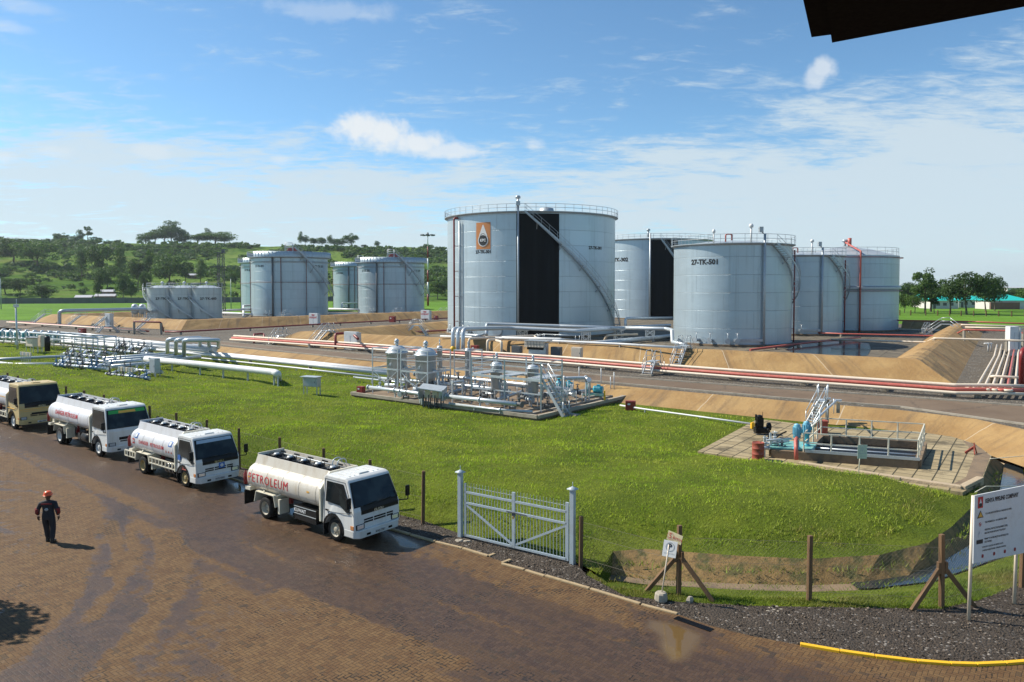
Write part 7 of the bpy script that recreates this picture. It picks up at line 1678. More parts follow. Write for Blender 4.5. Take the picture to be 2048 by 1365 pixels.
        face(-.55, .62, nz+.30, nz+.44, MBLKP, 'grille_slot', .003); face(-.5, .6, nz+.20, nz+.26, MBLKP, 'grille_slot', .003)
    if kind == 'big': 
        face(-.55, .60, nz+.30, nz+.42, MBLKP, 'grille_slot', .006); face(-hy+.02, hy-.02, nz+.62, nz+.66, MYELT, 'stripe'); face(-hy+.02, hy-.02, nz+.52, nz+.545, MYELT, 'stripe')
    # bumper
    m = MB(); bw = hy+.01; m.add([Vector(v) for v in [(fr+.10, -bw+.18, lip-.12), (fr+.10, bw-.18, lip-.12), (fr+.12, bw-.18, lip+.17), (fr+.12, -bw+.18, lip+.17), (wb+r+.16, -bw, lip-.10), (wb+r+.16, -bw, lip+.17), (wb+r+.16, bw, lip-.10), (wb+r+.16, bw, lip+.17), (fr-.05, -bw, lip-.10), (fr-.05, -bw, lip+.17), (fr-.05, bw, lip-.10), (fr-.05, bw, lip+.17)]],
        [(0, 1, 2, 3), (8, 0, 3, 9), (4, 8, 9, 5), (1, 10, 11, 2), (10, 6, 7, 11), (3, 2, 11, 7, 5, 9), (0, 8, 4, 6, 10, 1), (4, 5, 7, 6)]); B(m, 'bumper', cabmat if kind != 'big' else MCABC, bevel=.03)
    face(-.26, .26, lip-.055, lip+.06, MW, 'number_plate', .115, .02, 0)
    m = MB(); put_text(m, {'isuzu': 'KAQ 758Y', 'isuzu_blue': 'KCU 830C', 'fuso': 'KCV 411B', 'big': 'KBL 276K'}[kind], .07, planar((fr+.158, 0, lip), (0, 1, 0), (0, 0, 1), 0), .03, 1.0); B(m, 'plate_lettering', MBLK_T)
    for s in (-1, 1):
        y0, y1 = (s*(hy-.05), s*(hy-.42)); hh_ = face(min(y0, y1), max(y0, y1), nz+.02, nz+.20, MBLKP, 'headlight_housing', .004); face(min(s*(hy-.10), s*(hy-.38)), max(s*(hy-.10), s*(hy-.38)), nz+.04, nz+.18, MLAMP, 'headlight', .012).parent = hh_
        y0, y1 = (s*(hy-.45), s*(hy-.62)); face(min(y0, y1), max(y0, y1), lip-.05, lip+.03, MBLKP, 'fog_lamp', .125)
        # corner marker
        m = MB(); m.box((fr-.12, s*(hy+.004), nz+.10), (.16, .02, .13)); B(m, 'indicator', MORANGE)
        # side window, door seam, handle, steps, mirror
        yy = lambda z, o=.006: tum(z, s)+s*o
        zb, zt = belt-.04, ch-.20; xw0, xw1 = bk+.16, fr-.62
        q = [(xw0+.06, zb+.10), (xw0+.06, zt-.02), (xw1-.05, zt-.02), (fr-.36, belt+.16), (fr-.33, belt-.16), (fr-.44, belt-.16), (xw1-.14, zb+.06)] if kind != 'fuso' else [(xw0+.05, zb+.06), (xw0+.05, zt), (xw1+.02, zt), (fr-.32, belt+.1), (fr-.32, belt+.0), (xw1-.1, zb+.04)]
        for o_, mt, nm, g in ((.006, MBLKP, 'window_frame', .012), (.012, MGLASS, 'side_window', -.015)):
            cx, cz = sum(a for a, b in q)/len(q), sum(b for a, b in q)/len(q); qq = [(a+math.copysign(g, a-cx), b+math.copysign(g, b-cz)) for a, b in q]
            m = MB(); m.add([Vector((a, yy(b, o_), b)) for a, b in qq]+[Vector((a, yy(b, -.01), b)) for a, b in qq], [tuple(range(len(qq))), ]+[(i, (i+1) % len(qq), len(qq)+(i+1) % len(qq), len(qq)+i) for i in range(len(qq))]); sw = B(m, nm, mt, None if nm == 'window_frame' else sw)
        m = MB()
        seam = [(bk+.09, ch-.14), (bk+.09, sill+.10), (wb-r-.0, sill+.22), (wb-r*.55, r*2+.22), (wb+r*.35, r*2+.24), (fr-.22, belt-.20), (fr-.22, belt+.14), (fr-.56, ch-.14), (bk+.09, ch-.14)]
        for a, b in zip(seam[:-1], seam[1:]): m.bar(Vector((a[0], yy(a[1], .001), a[1])), Vector((b[0], yy(b[1], .001), b[1])), .014, .014)
        B(m, 'door_seam', MDGREY)
        m = MB(); m.box((bk+.28, yy(belt-.26, .012), belt-.26), (.16, .03, .06)); B(m, 'door_handle', MBLKP, bevel=.01)
        mc = scr(.95, s*(hy+.22), .30) if s > 0 else Vector((fr-.12, -hy-.14, belt+.16)); mc.x = max(mc.x, fr-.2) if s > 0 else mc.x
        m = MB(); m.pipe([Vector((fr-.20, s*(hy-.04), belt-.14)), Vector((mc.x+.02, mc.y, belt-.10)), Vector((mc.x+.02, mc.y, mc.z))], .022, 6); ma = B(m, 'mirror_arm', MBLKP)
        m = MB(); m.box((mc.x, mc.y, mc.z+.05 if s < 0 else belt+.22), (.07, .19, .38)); B(m, 'mirror', MBLKP, ma, bevel=.025)
        if s > 0: pass
        # wheel arch lip and front mudguard
        m = MB(); pa = []
        for k_ in range(9):
            a = math.pi*(k_/8)*1.0; pa.append(Vector((wb+(r+.13)*math.cos(a), s*(hy+.01), r+.0+(r+.15)*math.sin(a))))
        for a, b in zip(pa[:-1], pa[1:]): m.bar(a, b, .06, .03, up=(0, 1, 0))
        B(m, 'wheel_arch', MBLKP)
        m = MB(); m.box((wb-r-.16, s*(hy-.17), r-.02), (.03, .30, .5)); B(m, 'mud_flap', MBLACK)
    # ---- tank
    tzc, thh = (tz0+tz1)/2, (tz1-tz0)/2; S = sect(thw, thh, tzc); n = len(S); m = MB(); V = []; xs = [x0-.10, x0-.07, x0, x0+.02, x1-.02, x1]
    sc = [.75, .93, 1, 1, 1, 1]
    for x, k_ in zip(xs, sc): V += [Vector((x, y*k_, tzc+(z-tzc)*k_)) for y, z in S]
    F = [(j*n+i, j*n+(i+1) % n, (j+1)*n+(i+1) % n, (j+1)*n+i) for j in range(len(xs)-1) for i in range(n)]
    m.add(V, F, True); m.add(V[:n], [tuple(range(n))], False); m.add(V[-n:], [tuple(range(n-1, -1, -1))], False)
    tk = B(m, 'tank_body', tankmat)
    m = MB()
    for x in np.linspace(x0+.25, x1-.25, 5):
        for i in range(n):
            a, b = S[i], S[(i+1) % n]; m.bar(Vector((x, a[0]*1.002, tzc+(a[1]-tzc)*1.002)), Vector((x, b[0]*1.002, tzc+(b[1]-tzc)*1.002)), .012, .012, up=(1, 0, 0))
    B(m, 'tank_seam', tankmat)
    # front guard plate behind the cab
    S2 = sect(thw+.13, thh+.12, tzc, 32, 4.0); m = MB(); k2 = len(S2); zlo = sill+.05
    S2 = [(y, max(z, zlo) if z < tzc else z) for y, z in S2]; top = tz1+.26
    gp_ = [(-hy-.02, zlo), (-hy-.02, tz1-.28), (-thw*.62, top), (thw*.62, top), (hy+.02, tz1-.28), (hy+.02, zlo)]
    V = [Vector((x1, y, z)) for y, z in gp_]+[Vector((x1+.10, y, z)) for y, z in gp_]; k2 = len(gp_)
    m.add(V, [tuple(range(k2)), tuple(range(2*k2-1, k2-1, -1))]+[(i, (i+1) % k2, k2+(i+1) % k2, k2+i) for i in range(k2)]); B(m, 'guard_plate', chm, bevel=.015)
    # top trough with coaming
    tw = thw*.58; m = MB()
    for s in (-1, 1):
        q = [(x0+.05, s*tw, top-.02), (x1, s*tw, top-.02)]
        zbm = tzc+thh*(1-(min(.999, (tw+.08)/thw))**2.6)**(1/2.6)
        V = [Vector((x0+.02, s*(tw+.08), zbm)), Vector((x1, s*(tw+.08), zbm)), Vector((x1, s*tw, top)), Vector((x0+.10, s*tw, top)), Vector((x0+.10, s*(tw-.04), top)), Vector((x1, s*(tw-.04), top)), Vector((x1, s*(tw-.05), tz1-.06)), Vector((x0+.10, s*(tw-.05), tz1-.06))]
        m.add(V, [(0, 1, 2, 3), (3, 2, 5, 4), (4, 5, 6, 7), (0, 3, 4, 7), (1, 6, 5, 2)])
    m.box((x0+.10, 0, (top+tz1)/2-.02), (.05, tw*2, top-tz1+.14)); B(m, 'coaming', tankmat)
    m = MB(); m.box(((x0+x1)/2+.05, 0, tz1+.01), (x1-x0-.15, tw*2-.1, .02)); B(m, 'walkway', MDGREY)
    for i in range(5):
        x = x0+.45+(x1-x0-1.0)*i/4; m = MB(); m.lathe((x, 0, tz1+.02), [(.27, 0), (.27, .13), (.22, .15), (.22, .19), (.01, .20)], 16); 
        for a in range(6): m.tube((x+.25*math.cos(a), .25*math.sin(a), tz1+.1), (x+.25*math.cos(a), .25*math.sin(a), tz1+.24), .02, 5)
        m.bar((x-.3, -.28, tz1+.20), (x+.3, -.24, tz1+.20), .03, .03); m.bar((x-.15, .32, tz1+.26), (x+.2, .30, tz1+.26), .04, .05)
        hat = B(m, 'manhole_hatch', MBLKP); m = MB(); m.lathe((x, .01, tz1+.21), [(.12, 0), (.10, .04), (.01, .05)], 10); B(m, 'hatch_cap', MGREY, hat)
    for dx in (0, .28):
        m = MB(); c0_ = Vector((x1-.75+dx, tw-.35, tz1+.05)); m.pipe([c0_+Vector((0, -.12, 0)), c0_+Vector((0, -.08, .42)), c0_+Vector((0, .30, .42)), c0_+Vector((0, .38, -.05))], .025, 6, bend=.2); B(m, 'vapour_hose', MGREY)
    m = MB(); m.tube((x0+.2, tw-.12, tz1+.12), (x1-.1, tw-.12, tz1+.12), .03, 6); m.tube((x0+.2, -tw+.14, tz1+.10), (x1-.1, -tw+.14, tz1+.10), .025, 6); B(m, 'vapour_pipe', MGREY)
    # rear mudguards and flaps
    for s in (-1, 1):
        m = MB(); zt = r*2+.16; y = s*(hy-.28); g = [(-r-.28, zt-.42), (-r-.16, zt), (r+.16, zt), (r+.28, zt-.42)]
        for a, b in zip(g[:-1], g[1:]): m.bar(Vector((a[0], y, a[1])), Vector((b[0], y, b[1])), .56, .035, up=(0, 0, 1))
        B(m, 'mudguard', chm, bevel=.008)
        m = MB(); m.bar((-.1, s*(hy-.05), zt+.02), (-.35, s*(thw-.25), tz0+.22), .05, .05); B(m, 'stay', chm); m = MB(); m.bar((.55, s*(hy-.1), zt-.05), (.95, s*(thw-.2), tz0+.25), .05, .05); B(m, 'stay', chm)
        m = MB(); m.box((x0-.18, s*(hy-.25), .62), (.03, .52, .56)); B(m, 'mud_flap', MBLACK)
        m = MB(); m.box((r+.42, s*(hy-.28), zt-.38), (.10, .42, .55)); B(m, 'splash_board', chm)
    # rear valve cabinet and lamp bar
    m = MB(); m.box((x0-.06, 0, .98), (.34, hy*2-.12, .14)); m.box((x0-.12, -hy+.55, 1.25), (.26, .5, .50)); B(m, 'rear_frame', chm, bevel=.01)
    m = MB()
    for y in (-.5, -.25, 0, .25): m.tube((x0-.22, y, 1.12), (x0-.22, y, 1.42), .05, 8); m.lathe((x0-.22, y, 1.42), [(.1, 0), (.1, .03)], 8)
    B(m, 'outlet_valve', MDGREY)
    m = MB(); m.lathe((x0-.25, -hy+.10, 1.10), [(.01, 0), (.08, .02), (.08, .42), (.03, .5), (.03, .56)], 12); B(m, 'fire_extinguisher', MRED)
    # side equipment on both sides
    for s in (-1, 1):
        if kind == 'isuzu':
            m = MB(); m.box((wb*.60, s*(hy-.30), .62), (1.30, .52, .50)); B(m, 'side_locker', MBLKP, bevel=.015)
            if s < 0:
                m = MB(); m.bar((wb*.60-.64, -hy+.03, .86), (wb*.60+.64, -hy+.03, .86), .02, .02); m.bar((wb*.60-.64, -hy+.03, .60), (wb*.60+.64, -hy+.03, .60), .02, .02); B(m, 'locker_trim', MGREY)
                m = MB(); put_text(m, 'KUWAIT', .13, planar((wb*.60-.28, -hy+.025, .73), (1, 0, 0), (0, 0, 1), .006), .03, 1.0); B(m, 'lettering', MW)
        elif kind == 'isuzu_blue':
            m = MB(); z0_, z1_ = .66, .92; xa, xb = r+.3, wb-r-.28; y = s*(hy-.02)
            for z in (z0_, z1_): m.box(((xa+xb)/2, y, z), (xb-xa, .05, .05))
            k_ = 8
            for i in range(k_+1): m.box((xa+(xb-xa)*i/k_, y, (z0_+z1_)/2), (.05, .05, z1_-z0_))
            B(m, 'side_guard', chm); m = MB()
            xa, xb = -r-1.35, -r-.3
            for z in (z0_, z1_): m.box(((xa+xb)/2, y, z), (xb-xa, .05, .05))
            for i in range(5): m.box((xa+(xb-xa)*i/4, y, (z0_+z1_)/2), (.05, .05, z1_-z0_))
            B(m, 'side_guard', chm)
            m = MB(); m.tube((wb-1.75, s*.75, .62), (wb-.85, s*.75, .62), .26, 16); B(m, 'fuel_tank', MBLKP)
            for i in range(3): m = MB(); m.tube((wb-1.6+i*.3, s*.75, .62), (wb-1.56+i*.3, s*.75, .62), .275, 16); B(m, 'tank_strap', MCHROME)
        else:
            m = MB(); m.tube((wb*.52, s*(hy-.42), .72), (wb*.52+1.05, s*(hy-.42), .72), .29, 16); B(m, 'fuel_tank', MBLKP); m = MB(); m.box((wb*.52-.35, s*(hy-.4), .72), (.3, .4, .36)); B(m, 'battery_box', MBLKP)
            if kind == 'big':
                m = MB(); xa, xb = r+.3, wb-r-.3; y = s*(hy-.02)
                for z in (.66, .95): m.box(((xa+xb)/2, y, z), (xb-xa, .05, .05))
                for i in range(9): m.box((xa+(xb-xa)*i/8, y, .8), (.05, .05, .3))
                B(m, 'side_guard', chm)
        m = MB(); m.tube((.9, s*.45, tz0+.2), (.9, s*.45, .7), .07, 8); m.box((.9, s*.45, .75), (.2, .2, .2)); B(m, 'foot_valve', MRED)
    # writing on the tank side facing the picture (right side, y < 0)
    Sd = sorted([(z, -abs(y)) for y, z in sect(thw, thh, tzc, 240)], key=lambda a: a[0])
    arc = [0.0]
    for a, b in zip(Sd[:-1], Sd[1:]): arc.append(arc[-1]+math.hypot(b[0]-a[0], b[1]-a[1]))
    zs = [a[0] for a in Sd]; ys = [a[1] for a in Sd]; amid = np.interp(tzc, zs, arc)
    def side(x, dv, off=.008):
        def fn(u, v):
            a = amid+dv+v; z = np.interp(a, arc, zs); y = np.interp(a, arc, ys); a2 = a+.02; z2 = np.interp(a2, arc, zs); y2 = np.interp(a2, arc, ys)
            tn = Vector((0, y2-y, z2-z)); nrm = Vector((0, -tn.z, tn.y)).normalized() if tn.length else Vector((0, -1, 0)); nrm = nrm if nrm.y < 0 or abs(nrm.y) < .01 else -nrm
            return Vector((x+u, y, z))+nrm*off
        return fn
    L = x1-x0; mid = (x0+x1)/2
    def disc(x, dv, rad, mat, name='decal', off=.008, n_=20, rx=1.0):
        m = MB(); f = side(x, dv, off); m.add([f(rad*rx*math.cos(2*math.pi*i/n_), rad*math.sin(2*math.pi*i/n_)) for i in range(n_)], [tuple(range(n_))]); return B(m, name, mat)
    def rect(x, dv, w, h, mat, name='decal', off=.008):
        m = MB(); f = side(x, dv, off); m.add([f(s_*w/2, -h/2+h*j/4) for j in range(5) for s_ in (-1, 1)], [(2*j, 2*j+1, 2*j+3, 2*j+2) for j in range(4)]); return B(m, name, mat)
    if kind == 'isuzu':
        m = MB(); f = side(x0+L*.30, .02); vs, fs = text2d('PETROLEUM', .0, 1.16); m.add([f(x*.33*.92, y*.34) for x, y in vs], fs)
        B(m, 'lettering', MREDT); rect(x0+.12, .04, .14, .05, MYELT); rect(x0+L*.85, .06, .14, .06, MYELT)
    elif kind == 'isuzu_blue':
        m = MB(); put_text(m, 'DANGER', .17, side(x0+L*.30, .0), .012, 1.0); B(m, 'lettering', MREDT); m = MB(); put_text(m, 'PETROLEUM', .17, side(x0+L*.60, .0), .012, 1.0); B(m, 'lettering', MREDT)
        rect(x0+.28, -.02, .22, .24, MREDT); m = MB(); put_text(m, 'EH', .12, side(x0+.28, -.02, .014), .03); B(m, 'lettering', MW)
        for x in (x0+.52, x0+L*.88):
            rect(x, .28, .30, .28, MBLUE_T); disc(x, .28, .10, MW, 'decal', .02, 16)
        for k_ in range(3):
            m = MB(); f = side(x0+L*.80+k_*.24, -.10); m.add([f(-.07, -.06), f(.07, -.06), f(0, .07)], [(0, 1, 2)]); m.add([f(0, .045)+Vector((0, -.004, 0)), f(-.045, -.045)+Vector((0, -.004, 0)), f(.045, -.045)+Vector((0, -.004, 0))], [(0, 1, 2)]); B(m, 'decal', MREDP)
        # front and door decals
        face(.02, .30, belt-.50, belt-.26, MBLUE_T, 'decal', .004, .01, 0); m = MB(); m.lathe((fr+.03, .16, belt-.38), [(.01, 0), (.075, 0), (.075, .004), (.01, .004)], 14, axis=(1, 0, 0)); B(m, 'decal', MW)
        m = MB(); m.box((bk+.30, -hy-.003, belt-.04), (.22, .02, .24)); B(m, 'decal', MBLUE_T)
        for k_ in range(2): m = MB(); m.box((bk+.72, -hy-.003, belt-.42-k_*.1), (.34, .02, .04)); B(m, 'decal', MREDP)
    elif kind == 'fuso':
        m = MB(); put_text(m, 'DANGER PETROLEUM', .235, side(x0+L*.46, .10), .015, .95); B(m, 'lettering', MREDT)
        for k_ in range(6): rect(x0+.2+L*.86*k_/5, -.32, .38, .035, MYELT, 'stripe')
    else:
        rect(mid, .12, L*.98, .04, MYELT, 'stripe')
        m = MB(); put_text(m, 'PETROLEUM', .24, side(x0+L*.4, -.1), .04); B(m, 'lettering', MREDT)
        m = MB(); m.box((wb-.1, -hy-.003, belt-.35), (1.2, .02, .035)); B(m, 'stripe', MYELT)
    return t
MGREEN = paint('green_sunstrip', (.03, .32, .05), .3); MBLUEG = paint('pale_sunstrip', (.35, .45, .55), .2)
MRIMW = paint('pale_rim', (.55, .55, .53), .4); MRIMY = paint('dusty_yellow_rim', (.40, .30, .13), .5); MRIMR = paint('dirty_cream_rim', (.42, .38, .30), .5, dirt=(.18, .12, .07), amt=.7, scale=8)
def place(ff, rr_, hy, wb):
    """ff, rr_: pixels of the two right-hand wheel contacts"""
    a, b = gp(*ff, 0), gp(*rr_, 0); d = (a-b); rz = math.atan2(d.y, d.x); left = Vector((-math.sin(rz), math.cos(rz), 0)); o = b+left*(hy-.15); m = (a+b)/2
    u = Vector((math.cos(rz), math.sin(rz), 0)); o = m-u*wb/2+left*(hy-.17); return o, rz
o, rz = place((676, 1082), (536, 1036), 1.03, 4.15); truck('dirty cream and white tanker truck nearest the gate, PETROLEUM painted in big red letters', 4.15, 2.06, 2.28, -1.15, 3.38, .86, 2.02, 1.02, MTRUCKW, MTANKC, rz, o, 'isuzu', MRIMR, .41)
o, rz = place((375, 974), (290.5, 946.5), 1.03, 3.85); truck('white tanker truck with blue square decals and cream side rails, second from the gate', 3.85, 2.06, 2.28, -1.2, 3.10, .90, 2.06, .98, MTRUCKW, MTANKW, rz, o, 'isuzu_blue', MRIMY, .41)
o, rz = place((204, 914), (122, 887), 1.14, 5.0); truck('white tanker truck with a green sun strip across its windscreen, DANGER PETROLEUM on its side', 5.0, 2.28, 2.62, -1.45, 4.10, 1.10, 2.30, 1.14, MTRUCKW, MTANKW, rz, o, 'fuso', MRIMW, .47)
fo = gp(30.5, 858, 0); rz4 = R(-38.5); u = Vector((math.cos(rz4), math.sin(rz4), 0)); l4 = Vector((-math.sin(rz4), math.cos(rz4), 0)); o = fo-u*5.2+l4*1.05
truck('beige-cabbed tanker truck with a yellow stripe, cut off by the left edge', 5.2, 2.44, 2.82, -1.6, 4.25, 1.15, 2.40, 1.18, MCABC, MTANKW, rz4, o, 'big', MRIMW, .50)
# ------------------------------------------------------------------ person
def skin_obj(name, verts, edges, radii, mat, parent, sub=1, root=0):
    me = bpy.data.meshes.new(name); me.from_pydata([tuple(v) for v in verts], edges, []); o = bpy.data.objects.new(name, me); COL.objects.link(o); o.parent = parent
    m = o.modifiers.new('s', 'SKIN'); sk = me.skin_vertices[0].data
    for i, r in enumerate(radii): sk[i].radius = r if hasattr(r, '__len__') else (r, r); sk[i].use_root = (i == root)
    m.use_smooth_shade = True; s = o.modifiers.new('u', 'SUBSURF'); s.levels = s.render_levels = sub
    me.materials.append(mat)
    dg = bpy.context.evaluated_depsgraph_get(); nm = bpy.data.meshes.new_from_object(o.evaluated_get(dg)); o.modifiers.clear(); o.data = nm
    if not nm.materials: nm.materials.append(mat)
    return o
MSUIT = paint('dark_overalls', (.014, .016, .024), .8, amt=.3); MSUITR = paint('dark_red_cloth', (.17, .014, .016), .8); MSKIN = paint('brown_skin', (.085, .042, .025), .55); MBOOT = paint('boots', (.012, .011, .010), .5)
pf = gp(98, 1087, 0); t = thing('person', 'person in dark overalls with red sleeve panels and an orange helmet walking across the paving', 'person', (pf.x, pf.y, 0), math.atan2(1, -.18)-math.pi/2)
# local: +y walking direction (away), x right
P_ = [(0, 0, .95), (0, .01, 1.12), (0, .0, 1.30), (0, -.01, 1.45), (0, .0, 1.53), (.095, 0, .90), (.10, .06, .52), (.085, .02, .11), (-.095, 0, .90), (-.105, .13, .53), (-.10, .20, .13), (.19, -.01, 1.41), (.255, -.03, 1.15), (.25, .07, .95), (-.19, -.01, 1.41), (-.29, .00, 1.17), (-.31, .08, .97)]
E_ = [(0, 1), (1, 2), (2, 3), (3, 4), (0, 5), (5, 6), (6, 7), (0, 8), (8, 9), (9, 10), (3, 11), (11, 12), (12, 13), (3, 14), (14, 15), (15, 16)]
Rr_ = [(.16, .13), (.155, .125), (.175, .13), (.15, .10), .065, .105, .085, .072, .105, .085, .072, .075, .062, .052, .075, .062, .052]
body = skin_obj('body', P_, E_, Rr_, MSUIT, t, 2)
# head with face, neck
MB().lathe((0, 0, 1.50), [(.055, 0), (.055, .08)], 12).build('neck', MSKIN, t, world=False)
hd = MB(); hd.lathe((0, .01, 1.55), [(.01, 0), (.05, .01), (.075, .06), (.082, .12), (.078, .17), (.05, .215), (.01, .23)], 18); hd.lathe((0, .092, 1.64), [(.018, -.02), (.014, .03), (.004, .045)], 6); hd.box((0, .088, 1.60), (.045, .02, .012))
for s in (-1, 1): hd.box((s*.086, .0, 1.655), (.016, .04, .06)); hd.lathe((s*.03, .08, 1.67), [(.012, -.006), (.012, .006)], 6, axis=(0, 1, 0))
hd.build('head', MSKIN, t, world=False, smooth_all=True)
hm = MB(); hm.lathe((0, 0, 1.69), [(.135, -.005), (.125, .0), (.118, .03), (.105, .09), (.075, .13), (.02, .147), (.001, .148)], 24); hm.box((0, .13, 1.69), (.16, .08, .012)); hm.bar((0, -.09, 1.79), (0, .09, 1.79), .03, .03); hm.build('helmet', MORA, t, world=False, smooth_all=True)
# hands: palm and five fingers each
for s, w_ in ((1, Vector((.25, .07, .95))), (-1, Vector((-.31, .08, .97)))):
    hm = MB(); dn = Vector((.0, .12, -1)).normalized(); p = w_+dn*.02
    hm.bar(p, p+dn*.10, .035, .085, up=(0, 1, 0))
    for k_, (ln, oy) in enumerate([(.07, -.032), (.082, -.011), (.078, .011), (.06, .032)]):
        a = p+dn*.09+Vector((0, oy, 0)); b = a+dn*ln*.55+Vector((-s*.006, 0, 0)); c = b+dn*ln*.45+Vector((-s*.02, .0, 0)); hm.tube(a, b, .0095, 6, .009); hm.tube(b, c, .009, 6, .007)
    a = p+dn*.03+Vector((0, .04, 0)); b = a+Vector((-s*.01, .03, -.035)); c = b+Vector((-s*.01, .01, -.03)); hm.tube(a, b, .011, 6, .01); hm.tube(b, c, .01, 6, .008)
    hm.build('hand', MSKIN, t, world=False)
for s, f_ in ((1, Vector((.085, .02, 0))), (-1, Vector((-.10, .20, 0)))):
    m = MB(); m.lathe(f_+Vector((0, 0, .02)), [(.062, 0), (.062, .12), (.058, .15)], 12); m.box(f_+Vector((0, .07, .04)), (.10, .25, .08)); m.build('boot', MBOOT, t, world=False, bevel=.02)
for s, e0, e1 in ((1, Vector((.262, -.03, 1.24)), Vector((.265, .03, 1.02))), (-1, Vector((-.285, -.01, 1.24)), Vector((-.318, .05, 1.03)))):
    m = MB(); m.tube(e0, e0.lerp(e1, .9), .072, 10, .062); m.build('sleeve_panel', MSUITR, t, world=False)
m = MB(); m.box((0, -.125, 1.41), (.30, .02, .05)); m.build('yoke_stripe', MSUITR, t, world=False, bevel=.008)
m = MB(); m.lathe((0, -.128, 1.22), [(.05, 0), (.05, .012), (.01, .013)], 14, axis=(0, -1, 0)); m.build('back_badge', MGREY, t, world=False)
t.scale = (1.16, 1.1, 1.0)
# ------------------------------------------------------------------ fence, gate, signs
def mesh_wire(mb, a, b, h, step=.14, r=.0022, z0=.05):
    L = (b-a).length; u = (b-a).normalized()
    n = int((L+h)/step)
    for i in range(n):
        s0 = i*step-h
        for sg in (0, 1):
            # line from (s0, 0) to (s0+h, h), clipped to 0..L
            x0, x1 = max(0, s0), min(L, s0+h)
            if x1-x0 < .02: continue
            y0, y1 = x0-s0, x1-s0
            if sg: p, q = a+u*(L-x0)+Vector((0, 0, z0+y0)), a+u*(L-x1)+Vector((0, 0, z0+y1))
            else: p, q = a+u*x0+Vector((0, 0, z0+y0)), a+u*x1+Vector((0, 0, z0+y1))
            mb.tube(p, q, r, 3, caps=False)
def fence_run(label, posts, heights, braced=(), skipwire=()):
    t = thing('chain_link_fence', label, 'fence', posts[0])
    rnd = random.Random(5)
    for i, (p, h) in enumerate(zip(posts, heights)):
        m = MB(); lean = Vector((rnd.uniform(-.04, .04), rnd.uniform(-.03, .03), 0)); m.bar(p-Vector((0, 0, .1)), p+lean+Vector((0, 0, h)), .11, .12, up=(1, .3, 0)); m.build('post', MWOOD, t, bevel=.008)
        if i in braced:
            for s in (-1, 1):
                d = (posts[min(i+1, len(posts)-1)]-posts[max(i-1, 0)]).normalized()*s; m = MB(); e = p+d*(.95 if s > 0 else .95)-Vector((0, .10, 0)); m.bar(e, p+Vector((0, 0, 1.12))+d*.06, .12, .10, up=(0, 1, .2)); m.bar(p+d*.10+Vector((0, 0, .95)), p+d*.10+Vector((0, 0, 1.28)), .08, .12, up=(0, 1, 0)); m.build('brace', MWOOD, t, bevel=.008)
    m = MB()
    for i, (a, b) in enumerate(zip(posts[:-1], posts[1:])):
        if i in skipwire: continue
        far = a.y > 45
        mesh_wire(m, a, b, min(heights[i], heights[i+1])-.25, .30 if far else .11, .003 if far else .0015)
        for z in (.25, 1.0, min(heights[i:i+2])-.18): m.tube(a+Vector((0, 0, z)), b+Vector((0, 0, z)), .004, 4, caps=False)
    m.build('wire_mesh', MWIRE, t); return t
MWIRE = paint('rusty_wire', (.20, .17, .13), .7)
fence_run('timber post and chain-link fence behind the queuing lorries, left of the gate', FPOSTS, [2.0]*len(FPOSTS))
A, Bp = FRIGHT[0], GATE_B
fence_run('timber post and chain-link fence in front of the drain, right of the gate', [GATE_B+Vector((.25, -.15, 0))]+FRIGHT, [1.6, 2.02, 1.85, 2.05, 2.3, 2.2], braced=(1, 3))
# gate
g0, g1 = GATE_A, GATE_B; gu = (g1-g0).normalized(); gn = Vector((-gu.y, gu.x, 0)); GL = (g1-g0).length
t = thing('double_gate', 'silver-grey double leaf steel gate with spiked bars and two square posts', 'gate', g0)
for p, h in ((g0, 2.32), (g1, 2.42)):
    m = MB(); m.bar(p-Vector((0, 0, .1)), p+Vector((0, 0, h)), .15, .15, up=tuple(gu)); m.build('gate_post', MGATE, t, bevel=.008)
    po = t.children[-1] if t.children else None
    m = MB(); m.lathe(p+Vector((0, 0, h)), [(.19, 0), (.19, .03), (.04, .09), (.01, .12)], 4); m.tube(p+Vector((0, 0, h+.1)), p+Vector((0, 0, h+.24)), .012, 5); m.build('post_cap', MGATE, t)
mid_ = g0+gu*GL/2; hl = 1.95
for a, b, br in ((g0+gu*.22, mid_-gu*.03, 1), (mid_+gu*.03, g1-gu*.20, -1)):
    lf = MB(); z0, z1, z2, z3 = .12, 1.28, 1.66, hl
    for e, w_ in ((a, .07 if br > 0 else .06), (b, .06 if br > 0 else .11)): lf.bar(e+Vector((0, 0, z0-.04)), e+Vector((0, 0, z3+.02)), w_, .06, up=tuple(gn))
    for z in (z0, z1, z2): lf.bar(a+Vector((0, 0, z)), b+Vector((0, 0, z)), .06, .07)
    if br > 0: lf.bar(a+Vector((0, 0, z1-.05)), b+Vector((0, 0, z0+.05)), .04, .07)
    else: lf.bar(a+Vector((0, 0, z0+.05)), b+Vector((0, 0, z1-.05)), .04, .07)
    n = 16
    for i in range(1, n):
        q = a.lerp(b, i/n); lf.tube(q+Vector((0, 0, z0)), q+Vector((0, 0, z3-.02)), .011, 5, caps=False); lf.tube(q+Vector((0, 0, z3-.02)), q+Vector((0, 0, z3+.07)), .011, 5, .002)
    for z in (z2+.20,): lf.tube(a+Vector((0, 0, z)), b+Vector((0, 0, z)), .008, 4, caps=False)
    lf.build('gate_leaf', MGATE, t)
m = MB(); m.box(mid_+Vector((0, -.06, 1.25)), (.12, .08, .10)); m.bar(mid_-gu*.3+Vector((0, -.06, 1.30)), mid_+gu*.5+Vector((0, -.06, 1.28)), .03, .03); m.build('bolt', MDGREY, t)
m = MB(); m.box(mid_+Vector((-.02, -.08, 1.13)), (.06, .04, .09)); m.build('padlock', MYELT, t)
